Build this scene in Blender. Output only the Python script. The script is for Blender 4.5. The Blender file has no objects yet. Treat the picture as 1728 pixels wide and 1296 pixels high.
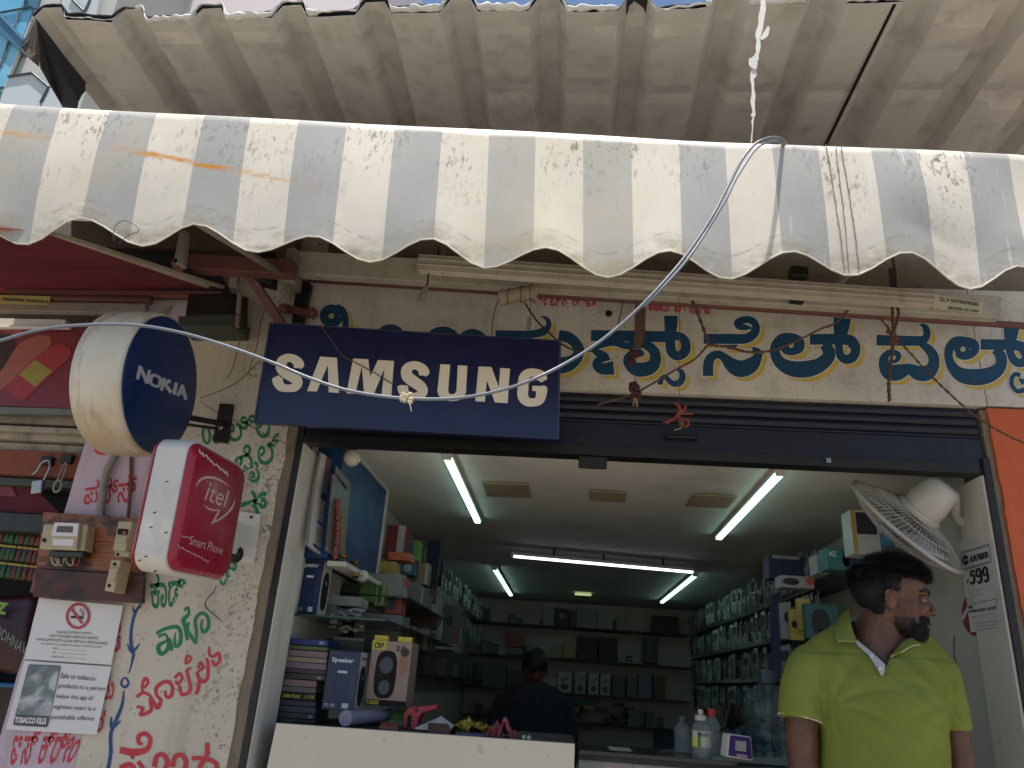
import bpy, bmesh, math, random
from math import sin, cos, pi, radians
from mathutils import Vector, Matrix, noise
random.seed(7)
SC = bpy.context.scene
COL = SC.collection
# ------------------------------------------------------------------ camera
F = 1275.0; PITCH, YAW, ROLL = radians(21.6), radians(-4.9), radians(4.1)
CAM = Vector((0, 0, 1.6))
_f = Vector((sin(YAW)*cos(PITCH), cos(YAW)*cos(PITCH), sin(PITCH)))
_r0 = Vector((cos(YAW), -sin(YAW), 0)); _u0 = _r0.cross(_f)
CR = cos(ROLL)*_r0 + sin(ROLL)*_u0
CU = -sin(ROLL)*_r0 + cos(ROLL)*_u0
CF = _f
cam = bpy.data.cameras.new('camera'); camo = bpy.data.objects.new('camera', cam); COL.objects.link(camo)
cam.sensor_width = 36; cam.lens = F/1728*36; cam.clip_start = .05; cam.clip_end = 500
camo.matrix_world = Matrix(((CR.x, CU.x, -CF.x, 0), (CR.y, CU.y, -CF.y, 0), (CR.z, CU.z, -CF.z, 1.6), (0, 0, 0, 1)))
SC.camera = camo
# ------------------------------------------------------------------ world, sun, exposure
SUN_EL, SUN_AZ = radians(80), radians(186)      # azimuth clockwise from +Y
w = bpy.data.worlds.new('World'); SC.world = w; w.use_nodes = True
nt = w.node_tree; bg = nt.nodes['Background']
sky = nt.nodes.new('ShaderNodeTexSky'); sky.sky_type = 'NISHITA'; sky.sun_disc = False
sky.sun_elevation = SUN_EL; sky.sun_rotation = SUN_AZ; sky.air_density = 1.0; sky.dust_density = 0.6; sky.ozone_density = 1.6
nt.links.new(sky.outputs[0], bg.inputs[0]); bg.inputs[1].default_value = 0.10
sl = bpy.data.lights.new('sun', 'SUN'); sl.energy = 5.0; sl.angle = radians(.5); sl.color = (1, .955, .88)
so = bpy.data.objects.new('sun', sl); COL.objects.link(so)
sd = Vector((sin(SUN_AZ)*cos(SUN_EL), cos(SUN_AZ)*cos(SUN_EL), sin(SUN_EL)))
so.rotation_euler = (-sd).to_track_quat('-Z', 'Y').to_euler(); so.location = (0, -3, 12)
SC.view_settings.view_transform = 'Standard'; SC.view_settings.look = 'None'
SC.view_settings.exposure = 0.6; SC.view_settings.gamma = 1; SC.view_settings.use_curve_mapping = False
SC.cycles.max_bounces = 8; SC.cycles.diffuse_bounces = 5

# ------------------------------------------------------------------ pixel <-> world (photogrammetry of the photo)
def ray(u, v): return CR*((u-864)/F) - CU*((v-648)/F) + CF
def pY(u, v, Y): d = ray(u, v); return CAM + d*(Y/d.y)
def pZ(u, v, Z): d = ray(u, v); return CAM + d*((Z-1.6)/d.z)
def pX(u, v, X): d = ray(u, v); return CAM + d*(X/d.x)
def crop(ox, oy, s): return lambda x, y: (ox + x/s, oy + y/s)

# ------------------------------------------------------------------ objects
def props(o, label=None, cat=None, group=None, kind=None):
    if label: o['label'] = label
    if cat: o['category'] = cat
    if group: o['group'] = group
    if kind: o['kind'] = kind
    return o
def thing(name, label, cat, loc=(0, 0, 0), group=None):
    o = bpy.data.objects.new(name, None); COL.objects.link(o); o.location = loc
    o.empty_display_size = .05
    return props(o, label, cat, group)
def link(o, parent):
    COL.objects.link(o)
    if parent is not None:
        o.parent = parent
        if parent.type == 'EMPTY' and not parent.get('_local'): o.matrix_parent_inverse = Matrix.Translation(-Vector(parent.location))
    return o
class MB:
    def __init__(s): s.v = []; s.f = []; s.m = []
    def add(s, vs, fs, mi=0):
        n = len(s.v); s.v += [tuple(x) for x in vs]; s.f += [tuple(i+n for i in f) for f in fs]; s.m += [mi]*len(fs); return s
    def box(s, a, b, mi=0):
        x0, y0, z0 = a; x1, y1, z1 = b
        return s.add([(x0,y0,z0),(x1,y0,z0),(x1,y1,z0),(x0,y1,z0),(x0,y0,z1),(x1,y0,z1),(x1,y1,z1),(x0,y1,z1)],
                     [(0,3,2,1),(4,5,6,7),(0,1,5,4),(1,2,6,5),(2,3,7,6),(3,0,4,7)], mi)
    def obox(s, c, ax, ay, az, mi=0):       # oriented box: centre and three half-axes
        c = Vector(c); ax = Vector(ax); ay = Vector(ay); az = Vector(az); vs = []
        for k in (-1, 1):
            for (i, j) in ((-1,-1),(1,-1),(1,1),(-1,1)): vs.append(c+ax*i+ay*j+az*k)
        return s.add(vs, [(0,3,2,1),(4,5,6,7),(0,1,5,4),(1,2,6,5),(2,3,7,6),(3,0,4,7)], mi)
    def prism(s, poly, vec, mi=0):          # polygon pushed along vec
        n = len(poly); vec = Vector(vec); a = [Vector(p) for p in poly]; b = [p+vec for p in a]
        fs = [tuple(range(n)), tuple(reversed(range(n, 2*n)))] + [(i, (i+1) % n + 0, (i+1) % n + n, i+n)[::-1] for i in range(n)]
        return s.add(a+b, fs, mi)
    def tube(s, path, r, n=8, mi=0, flat=None):
        P = [Vector(p) for p in path]; R = r if isinstance(r, (list, tuple)) else [r]*len(P)
        t0 = (P[1]-P[0]).normalized(); up = Vector((0, 0, 1)) if abs(t0.z) < .9 else Vector((1, 0, 0))
        nn = (up - t0*up.dot(t0)).normalized(); vs = []; fs = []
        for i, p in enumerate(P):
            t = (P[min(i+1, len(P)-1)]-P[max(i-1, 0)]).normalized()
            nn = (nn - t*nn.dot(t)).normalized(); bb = t.cross(nn)
            for k in range(n):
                a = 2*pi*k/n; vs.append(p + (nn*cos(a)*(flat or 1)+bb*sin(a))*R[i])
        for i in range(len(P)-1):
            for k in range(n):
                k2 = (k+1) % n; fs.append((i*n+k, (i+1)*n+k, (i+1)*n+k2, i*n+k2))
        fs.append(tuple(range(n))); fs.append(tuple(reversed(range((len(P)-1)*n, len(P)*n))))
        return s.add(vs, fs, mi)
    def lathe(s, c, axis, prof, n=24, mi=0):    # prof: (distance along axis, radius)
        c = Vector(c); t = Vector(axis).normalized(); up = Vector((0, 0, 1)) if abs(t.z) < .9 else Vector((1, 0, 0))
        e = (up-t*up.dot(t)).normalized(); g = t.cross(e); vs = []; fs = []
        for (d, r) in prof:
            for k in range(n):
                a = 2*pi*k/n; vs.append(c+t*d+(e*cos(a)+g*sin(a))*max(r, 1e-5))
        for i in range(len(prof)-1):
            for k in range(n):
                k2 = (k+1) % n; fs.append((i*n+k, (i+1)*n+k, (i+1)*n+k2, i*n+k2))
        fs.append(tuple(range(n))); fs.append(tuple(reversed(range((len(prof)-1)*n, len(prof)*n))))
        return s.add(vs, fs, mi)
    def grid(s, fn, nu, nv, mi=0):
        vs = [fn(i/nu, j/nv) for j in range(nv+1) for i in range(nu+1)]
        fs = [(j*(nu+1)+i, j*(nu+1)+i+1, (j+1)*(nu+1)+i+1, (j+1)*(nu+1)+i) for j in range(nv) for i in range(nu)]
        mm = mi if callable(mi) else (lambda i, j: mi)
        n = len(s.v); s.v += [tuple(x) for x in vs]; s.f += [tuple(q+n for q in f) for f in fs]
        s.m += [mm(i, j) for j in range(nv) for i in range(nu)]; return s
    def ball(s, c, r, n=12, mi=0):
        c = Vector(c); rx, ry, rz = r if isinstance(r, (list, tuple)) else (r, r, r); vs = []; fs = []; m = max(6, n//2)
        for j in range(m+1):
            t = pi*j/m
            for k in range(n): a = 2*pi*k/n; vs.append(c+Vector((rx*sin(t)*cos(a), ry*sin(t)*sin(a), rz*cos(t))))
        for j in range(m):
            for k in range(n): k2 = (k+1) % n; fs.append((j*n+k, (j+1)*n+k, (j+1)*n+k2, j*n+k2))
        return s.add(vs, fs, mi)
    def build(s, name, mats, parent=None, smooth=False, bevel=0, solid=0, label=None, **kw):
        me = bpy.data.meshes.new(name); me.from_pydata(s.v, [], s.f)
        mats = mats if isinstance(mats, (list, tuple)) else [mats]
        for m in mats: me.materials.append(m)
        me.polygons.foreach_set('material_index', s.m)
        bm = bmesh.new(); bm.from_mesh(me); bmesh.ops.remove_doubles(bm, verts=bm.verts, dist=1e-5)
        bmesh.ops.recalc_face_normals(bm, faces=bm.faces); bm.to_mesh(me); bm.free()
        if smooth:
            me.polygons.foreach_set('use_smooth', [True]*len(me.polygons))
            if smooth != 'all': me.set_sharp_from_angle(angle=radians(40))
        o = bpy.data.objects.new(name, me); link(o, parent)
        if solid: md = o.modifiers.new('solid', 'SOLIDIFY'); md.thickness = solid; md.offset = 0
        if bevel: md = o.modifiers.new('bevel', 'BEVEL'); md.width = bevel; md.segments = 2; md.limit_method = 'ANGLE'; md.angle_limit = radians(40)
        return props(o, label, **kw)

# ------------------------------------------------------------------ materials
def lin(h):
    if isinstance(h, str):
        h = tuple(int(h[i:i+2], 16)/255 for i in (0, 2, 4)); return tuple((c/12.92 if c <= .04045 else ((c+.055)/1.055)**2.4) for c in h)
    return tuple(h)
class NT:
    def __init__(s, name):
        s.m = bpy.data.materials.new(name); s.m.use_nodes = True; s.t = s.m.node_tree; s.b = s.t.nodes['Principled BSDF']
        s.co = s.n('ShaderNodeTexCoord').outputs['Object']
    def n(s, typ, **kw):
        nd = s.t.nodes.new(typ)
        for k, v in kw.items(): setattr(nd, k, v)
        return nd
    def l(s, a, b): s.t.links.new(a, b)
    def mapc(s, scale=(1, 1, 1), loc=(0, 0, 0), rot=(0, 0, 0), src=None):
        m = s.n('ShaderNodeMapping'); m.inputs['Scale'].default_value = scale; m.inputs['Location'].default_value = loc; m.inputs['Rotation'].default_value = rot
        s.l(src or s.co, m.inputs[0]); return m.outputs[0]
    def noise(s, sc, det=4, rough=.6, co=None, dist=0):
        n = s.n('ShaderNodeTexNoise'); n.inputs['Scale'].default_value = sc; n.inputs['Detail'].default_value = det; n.inputs['Roughness'].default_value = rough
        n.inputs['Distortion'].default_value = dist; s.l(co or s.co, n.inputs['Vector']); return n.outputs[0]
    def ramp(s, fac, a, b):
        m = s.n('ShaderNodeMapRange'); m.inputs[1].default_value = a; m.inputs[2].default_value = b; m.clamp = True; s.l(fac, m.inputs[0]); return m.outputs[0]
    def math(s, op, a, b=0):
        m = s.n('ShaderNodeMath', operation=op)
        for i, x in enumerate((a, b)):
            if isinstance(x, (int, float)): m.inputs[i].default_value = x
            else: s.l(x, m.inputs[i])
        return m.outputs[0]
    def mix(s, fac, a, b):
        m = s.n('ShaderNodeMix', data_type='RGBA')
        for i, x in ((0, fac), (6, a), (7, b)):
            if isinstance(x, (int, float)): m.inputs[i].default_value = x
            elif isinstance(x, tuple): m.inputs[i].default_value = x[:3]+(1,)
            else: s.l(x, m.inputs[i])
        return m.outputs[2]
    def color(s, c):
        if isinstance(c, tuple): s.b.inputs['Base Color'].default_value = c[:3]+(1,)
        else: s.l(c, s.b.inputs['Base Color'])
    def bump(s, h, dist=.002, st=1):
        b = s.n('ShaderNodeBump'); b.inputs['Distance'].default_value = dist; b.inputs['Strength'].default_value = st
        s.l(h, b.inputs['Height']); s.l(b.outputs[0], s.b.inputs['Normal'])
    def sep(s, src=None):
        x = s.n('ShaderNodeSeparateXYZ'); s.l(src or s.co, x.inputs[0]); return x.outputs
_mc = {}
def M(name, c, rough=.6, dirt=.25, dcol=(.09, .07, .05), sc=9, bump=.0006, metal=0, spots=0, streak=0, spec=.5):
    key = name
    if key in _mc: return _mc[key]
    k = NT(name); c = lin(c); dc = lin(dcol)
    base = k.mix(k.ramp(k.noise(sc*.35, 3), .35, .7), c, tuple(x*(1-.14*min(1, dirt*4)) for x in c))
    d = k.ramp(k.noise(sc, 6, .65), .52, .78)
    base = k.mix(k.math('MULTIPLY', d, dirt), base, dc)
    if spots:
        sp = k.ramp(k.noise(sc*9, 2, .5), .66, .72); base = k.mix(k.math('MULTIPLY', sp, spots), base, dc)
    if streak:
        st = k.ramp(k.noise(1, 5, .6, k.mapc((sc*2.2, sc*2.2, sc*.25))), .5, .75); base = k.mix(k.math('MULTIPLY', st, streak), base, dc)
    k.color(base); k.b.inputs['Roughness'].default_value = rough; k.b.inputs['Metallic'].default_value = metal
    k.b.inputs['Specular IOR Level'].default_value = spec
    r = k.ramp(k.noise(sc*1.7, 3), .3, .7); k.l(k.math('ADD', k.math('MULTIPLY', r, .18), rough-.09), k.b.inputs['Roughness'])
    if bump: k.bump(k.noise(sc*14, 4, .6), bump)
    _mc[key] = k.m; return k.m
def P(name, c, rough=.5, metal=0):          # simple printed / painted colour with a little mottling
    if name in _mc: return _mc[name]
    k = NT(name); c = lin(c); k.color(k.mix(k.ramp(k.noise(30, 3), .3, .75), c, tuple(x*.82 for x in c)))
    k.b.inputs['Roughness'].default_value = rough; k.b.inputs['Metallic'].default_value = metal; _mc[name] = k.m; return k.m
def EM(name, c, st):
    k = NT(name); k.color((.8, .8, .8)); k.b.inputs['Emission Color'].default_value = lin(c)+(1,); k.b.inputs['Emission Strength'].default_value = st; return k.m
def GLASS(name, c=(.9, .95, .95), rough=.05, alpha=.25):
    k = NT(name); k.color(c); k.b.inputs['Roughness'].default_value = rough; k.b.inputs['Alpha'].default_value = alpha
    k.b.inputs['Specular IOR Level'].default_value = .8; return k.m

# ------------------------------------------------------------------ flat lettering
def text_shape(s, bold=0.0, xs=1.0):
    cu = bpy.data.curves.new('lettering', 'FONT'); cu.body = s; cu.offset = bold; cu.resolution_u = 3; cu.fill_mode = 'FRONT'
    o = bpy.data.objects.new('lettering', cu); COL.objects.link(o); dg = bpy.context.evaluated_depsgraph_get()
    me = bpy.data.meshes.new_from_object(o.evaluated_get(dg)); vs = [v.co.copy() for v in me.vertices]; fs = [tuple(p.vertices) for p in me.polygons]
    bpy.data.objects.remove(o); bpy.data.curves.remove(cu); bpy.data.meshes.remove(me)
    if not vs: return [], []
    x0 = min(v.x for v in vs); x1 = max(v.x for v in vs); y0 = min(v.y for v in vs); y1 = max(v.y for v in vs)
    return [((v.x-x0)/(x1-x0), (v.y-y0)/(y1-y0)) for v in vs], fs
def bil(q, x, y):   # q: TL TR BR BL
    t = q[0].lerp(q[1], x); b = q[3].lerp(q[2], x); return b.lerp(t, y)
def put_text(name, s, q, mat, parent, bold=0, lift=.0012, shear=0, mb=None, mi=0, toward=None):
    vs, fs = text_shape(s, bold); q = [Vector(p) for p in q]
    n = (q[1]-q[0]).cross(q[3]-q[0]).normalized(); c = sum(q, Vector())/4
    if n.dot((toward or CAM)-c) < 0: n = -n
    own = mb is None; mb = mb or MB()
    mb.add([bil(q, x+shear*(y-.5), y)+n*lift for x, y in vs], fs, mi)
    return mb.build(name, mat, parent) if own else mb
def quadY(Y, tl, tr, br, bl): return [pY(*tl, Y), pY(*tr, Y), pY(*br, Y), pY(*bl, Y)]

def catmull(pts, n=7):
    out = []; k = len(pts)
    for i in range(k-1):
        p0, p1, p2, p3 = pts[max(i-1, 0)], pts[i], pts[i+1], pts[min(i+2, k-1)]
        for j in range(n):
            t = j/n; t2 = t*t; t3 = t2*t
            out.append(tuple(.5*((2*b)+(-a+c)*t+(2*a-5*b+4*c-d)*t2+(-a+3*b-3*c+d)*t3) for a, b, c, d in zip(p0, p1, p2, p3)))
    out.append(tuple(pts[-1])); return out
def smooth3(pts, n=8): return [Vector(p) for p in catmull([tuple(p) for p in pts], n)]
def stroke(mb, pts, cv, Y, lift, mi=0, grow=0, off=(0, 0), n=7, plane=None, rnd=False, ramp=.0005):
    """brush stroke given in crop pixels (x, y, width); laid on the plane y = Y as a ribbon"""
    c0 = cv(0, 0); c1 = cv(1, 0); s = c1[0]-c0[0]
    P2 = [(cv(x, y)[0]+off[0], cv(x, y)[1]+off[1], max(w_*s+grow, .4)) for x, y, w_ in catmull(pts, n)]
    vs = []; N = len(P2); fs = []
    for i, (x, y, w_) in enumerate(P2):
        a = P2[max(i-1, 0)]; b = P2[min(i+1, N-1)]; dx, dy = b[0]-a[0], b[1]-a[1]; l = math.hypot(dx, dy) or 1
        nx, ny = -dy/l, dx/l; e = 0
        if grow and i in (0, N-1): e = grow/2*(-1 if i == 0 else 1)
        for sg in (-1, 1):
            u, v = x+dx/l*e+nx*sg*w_/2, y+dy/l*e+ny*sg*w_/2
            p = (plane or (lambda a_, b_: pY(a_, b_, Y)))(u, v); vs.append(Vector((p.x, p.y-lift-ramp*i/N, p.z)))
    for i in range(N-1): fs.append((2*i, 2*i+1, 2*i+3, 2*i+2))
    mb.add(vs, fs, mi)
    if rnd:
        for i in (0, N-1):
            x, y, w_ = P2[i]; c = (plane or (lambda a_, b_: pY(a_, b_, Y)))(x, y); dd = lift+ramp*i/N+.0001
            ring = [(plane or (lambda a_, b_: pY(a_, b_, Y)))(x+w_/2*cos(2*pi*k/10), y+w_/2*sin(2*pi*k/10)) for k in range(10)]
            mb.add([Vector((p.x, p.y-dd, p.z)) for p in ring], [tuple(range(10))], mi)
def ring(cx, cy, r, w_, n=10): return [(cx+r*cos(2*pi*k/n), cy+r*sin(2*pi*k/n), w_) for k in range(n+1)]
# ================================================================== MATERIALS
m_wall = M('cream_plaster', 'c9bfae', .85, .35, '6d5b46', 7, .0012, spots=.5, streak=.25)
_k = m_wall.node_tree; _n = NT.__new__(NT); _n.m = m_wall; _n.t = _k; _n.b = _k.nodes['Principled BSDF']; _n.co = [q for q in _k.nodes if q.type == 'TEX_COORD'][0].outputs['Object']
_src = _n.b.inputs['Base Color'].links[0].from_socket; _ed = _n.ramp(_n.sep()[0], -1.24, -1.0); _pk = _n.ramp(_n.math('ADD', _n.noise(75, 4, .7), _n.math('MULTIPLY', _n.noise(6, 3), .35)), .74, .80)
_n.color(_n.mix(_n.math('MULTIPLY', _n.math('MULTIPLY', _pk, _ed), .8), _src, lin('5c5044')))
m_pink = M('pink_plaster', 'c5b2bd', .85, .35, '5f4a44', 8, .001, spots=.6, streak=.25)
m_cement = M('rough_cement', '8a7c6b', .95, .5, '3d332a', 22, .004, spots=.5)
m_orange = M('orange_plaster', 'c9613a', .8, .25, '6b3320', 6, .001, spots=.2, streak=.3)
m_inwall = M('interior_wall_paint', 'c9c5bc', .8, .3, '5d5a50', 4, .0006)
m_ceil = M('ceiling_paint', 'e0dbd2', .8, .38, '4a4136', 2.2, .0006)
m_jamb = M('white_jamb_paint', 'dcd6cc', .7, .2, '7a6a58', 5, .0006, streak=.2)
m_floor = M('floor_tile', '6b655c', .5, .2, '333333', 6)
m_road = M('road_surface', '8f877b', .9, .3, '4a443c', 3, .004)
m_navy = M('navy_shutter_paint', '11172a', .5, .3, '05070c', 10, .0004, streak=.35)
m_black = M('black_metal', '14130f', .5, .3, '2a1c14', 12)
m_rustred = M('red_oxide_steel', '6a4038', .6, .45, '2b1a14', 14, .0006)
m_galv = M('weathered_grey_steel', '8b857b', .5, .4, '4a3f35', 14, .0004, metal=.2)
m_offwhite = M('offwhite_painted_metal', 'b9b0a0', .5, .4, '5a4a3c', 12, .0004, streak=.3)
m_board = M('name_board_paint', 'd0c9bd', .6, .45, '6a5a45', 13, .0005, spots=.75, streak=.2)
m_roof = M('roof_sheet_underside', 'd4d0c9', .6, .22, '6a6050', 5, .0006, streak=.4, metal=.1)
m_foam = M('white_crumbling_foam', 'f0ede6', .9, .25, '6a655c', 40, .004)
m_mem = M('black_roof_membrane', '2b2d33', .7, .4, '101014', 16, .002)
m_white = M('white_plastic', 'd6d2ca', .45, .3, '6c6350', 9, .0003)
m_navyface = M('deep_blue_sign_face', '1c2046', .3, .12, '0a0d18', 4, .0001)
m_blueface = M('bright_blue_sign_face', '0e2a5a', .28, .1, '08122a', 5, .0001)
m_redface = M('crimson_sign_face', 'a0203a', .3, .12, '5a1424', 5, .0001)
m_cream = M('cream_letter_film', 'e2d6c2', .5, .12, '7a6c58', 8, .0001)
m_teal = M('blue_brush_paint', '0f4464', .6, .3, '0a3350', 25, .0002)
m_yel = M('yellow_brush_paint', 'cbb257', .65, .3, 'a08a50', 25, .0002)
m_outl = M('pale_outline_paint', 'd8d4c8', .65, .2, '9a9488', 25, .0002)
m_red = M('red_brush_paint', 'c23c44', .7, .3, '8a2830', 30, .0002)
m_green = M('green_brush_paint', '1f7a50', .7, .3, '12452f', 30, .0002)
m_blueb = M('blue_line_paint', '2b4a80', .7, .3, '16284a', 30, .0002)
m_cable = M('grey_cable_sheath', '767c84', .35, .25, '4a4d52', 30, .0003)
m_wire = M('dark_old_wire', '3a302a', .7, .4, '1a1512', 30)
m_rope = M('brown_twisted_rope', '6a5043', .9, .4, '2f2019', 60, .002)
m_paper = M('white_paper', 'd9d6d4', .7, .12, '9a948a', 6, .0002)
m_print = P('black_print', '26262a', .6)
m_wood = M('varnished_plank', '7c4a30', .45, .8, '26120c', 6, .0006, streak=.5)
m_beige = M('aged_beige_plastic', 'b7ab88', .45, .35, '50452f', 14, .0003)
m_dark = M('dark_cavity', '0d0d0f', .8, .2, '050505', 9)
m_chrome = M('worn_steel', 'a5a29c', .28, .25, '4a4540', 20, .0002, metal=.9)

# ================================================================== SETTING
g = MB(); g.add([(-150,-150,0),(150,-150,0),(150,150,0),(-150,150,0)], [(0,1,2,3)]); g.build('ground', m_road, kind='structure')
g = MB().box((-2.4, 2.05, .004), (2.6, 2.5, .33)); g.build('shop_step', m_cement, kind='structure', bevel=.01)

bld = thing('shop_building', 'single-storey shop front with cream pillar, orange pillar and open shopfront', 'shop building', (0.2, 2.5, 0))
def bpart(name, a, b, m, **k): return MB().box(a, b).build(name, m, bld, **k)
# pillar between the two shops, painted face on y = 2.5
def wallface(name, x0, x1, z0, z1, mat, jitl=0, jitr=0, yb=2.68, y=2.5):
    mb = MB(); n = 120; P_ = []; random.seed(3)
    def jit(z, a, s): return a*(noise.noise(Vector((s, z*9, 0)))+.5*noise.noise(Vector((s, z*40, 3))))
    L = [(x0+jit(z0+(z1-z0)*i/n, jitl, 5), z0+(z1-z0)*i/n) for i in range(n+1)]
    R_ = [(x1+jit(z0+(z1-z0)*i/n, jitr, 9), z0+(z1-z0)*i/n) for i in range(n+1)]
    vs = [(a, y, z) for a, z in L]+[(b, y, z) for b, z in R_]+[(a, yb, z) for a, z in L]+[(b, yb, z) for b, z in R_]; k = n+1; fs = []
    for i in range(n):
        fs += [(i, i+1, k+i+1, k+i), (2*k+i, 3*k+i, 3*k+i+1, 2*k+i+1), (i, 2*k+i, 2*k+i+1, i+1), (k+i, k+i+1, 3*k+i+1, 3*k+i)]
    return mb.add(vs, fs).build(name, mat, bld)
wallface('pink_wall', -1.735, -1.475, 0, 3.3, m_pink, .004, .01)
wallface('cream_wall', -1.478, -.998, 0, 3.3, m_wall, 0, .009, y=2.502)
wallface('plaster_edge', -1.03, -.962, 0, 2.57, m_cement, 0, .008, y=2.508)
bpart('jamb', (-.96, 2.516, .33), (-.936, 2.70, 2.342), m_jamb)
bpart('side_wall', (-1.2, 2.682, .33), (-.962, 8.2, 2.6), m_inwall)
bpart('jamb', (1.358, 2.516, .33), (1.40, 2.70, 2.342), m_jamb)
wallface('orange_wall', 1.405, 3.2, 0, 2.575, m_orange, .006, 0)
wallface('plaster_edge', 1.385, 1.412, 0, 2.57, m_cement, .006, 0, y=2.51)
bpart('side_wall', (1.43, 2.71, .33), (1.6, 8.2, 2.6), m_inwall)
bpart('back_wall', (-.97, 8.198, .33), (1.44, 8.35, 2.6), m_inwall)
bpart('floor', (-.96, 2.502, .2), (1.428, 8.2, .33), m_floor)
bpart('lintel', (-1.735, 2.56, 2.578), (3.2, 2.68, 3.58), m_cement)
# ceiling with a recessed-looking rim
bpart('ceiling', (-1.0, 2.682, 2.42), (1.44, 8.25, 2.56), m_ceil)
def ceil_quad(u0, v0, u1, v1, u2, v2, u3, v3, z): return [pZ(u0, v0, z), pZ(u1, v1, z), pZ(u2, v2, z), pZ(u3, v3, z)]
m_patch = M('ceiling_cover_plate', 'a89a7c', .7, .4, '4a4030', 8)
for q in ([(814,813),(892,816),(896,838),(822,836)], [(995,826),(1057,830),(1055,846),(996,843)], [(1170,833),(1244,836),(1228,856),(1157,853)]):
    mb = MB(); mb.prism([pZ(u, v, 2.416) for u, v in q], (0, 0, -.006)); c = sum((pZ(u, v, 2.41) for u, v in q), Vector())/4
    inn = [c+(pZ(u, v, 2.409)-c)*.86 for u, v in q]; o = mb.build('cover_plate', m_patch, bld); MB().prism(inn, (0, 0, -.003)).build('lid', m_patch, o)
# shutter guide rails
for x0, x1 in ((-.962, -.941), (1.364, 1.386)):
    mb = MB(); mb.box((x0, 2.503, .33), (x1, 2.513, 2.4)); mb.build('guide_rail', m_black, bld)

# rolling shutter (rolled up)
sh = thing('rolling_shutter', 'rolled-up navy blue steel shutter under the painted name board', 'shutter', (.2, 2.5, 2.35))
def zz(u, v, Y=2.5): return pY(u, v, Y).z
X0, X1 = -.95, 1.375
def slat_profile(z0, z1, y, b, n=8): return [(y-b*sin(pi*i/n), z0+(z1-z0)*i/n) for i in range(n+1)]
def extrude_x(mb, prof, x0, x1):
    n = len(prof); vs = [(x0, y, z) for y, z in prof]+[(x1, y, z) for y, z in prof]; fs = [(i, i+1, n+i+1, n+i) for i in range(n-1)]; mb.add(vs, fs)
for z0, z1, b in ((2.549, 2.577, .006), (2.518, 2.546, .007), (2.486, 2.515, .008), (2.470, 2.484, .004)):
    mb = MB(); extrude_x(mb, slat_profile(z0, z1, 2.525, b)+[(2.54, z1), (2.54, z0)], X0, X1); mb.build('slat', m_navy, sh, smooth=True)
MB().box((X0, 2.515, 2.375), (X1, 2.53, 2.468)).build('bottom_rail', m_navy, sh, bevel=.002)
mb = MB(); mb.box((X0+.02, 2.495, 2.342), (X1-.03, 2.5, 2.373)); mb.box((X0+.02, 2.5, 2.368), (X1-.03, 2.53, 2.373)); mb.box((X0+.02, 2.5, 2.342), (X1-.03, 2.56, 2.347))
mb.build('angle_bar', m_black, sh)
lk = pY(1000, 782, 2.49); MB().box((lk.x-.048, 2.475, lk.z-.02), (lk.x+.048, 2.492, lk.z+.022)).build('lock_box', m_black, sh, bevel=.004)
h = pY(1150, 739, 2.5); mb = MB(); mb.tube([h+Vector((-.05, .012, 0)), h+Vector((-.05, -.012, 0)), h+Vector((.05, -.012, 0)), h+Vector((.05, .012, 0))], .006, 8); mb.build('handle', m_black, sh, smooth=True)
h = pY(978, 739, 2.514); MB().lathe(h, (0, -1, 0), [(0, .018), (.003, .018), (.004, .004)], 14).build('keyhole_plate', m_black, sh)
h = pY(1397, 779, 2.494); MB().box((h.x-.008, 2.485, h.z-.006), (h.x+.008, 2.496, h.z+.01)).build('latch', m_chrome, sh)

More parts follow.
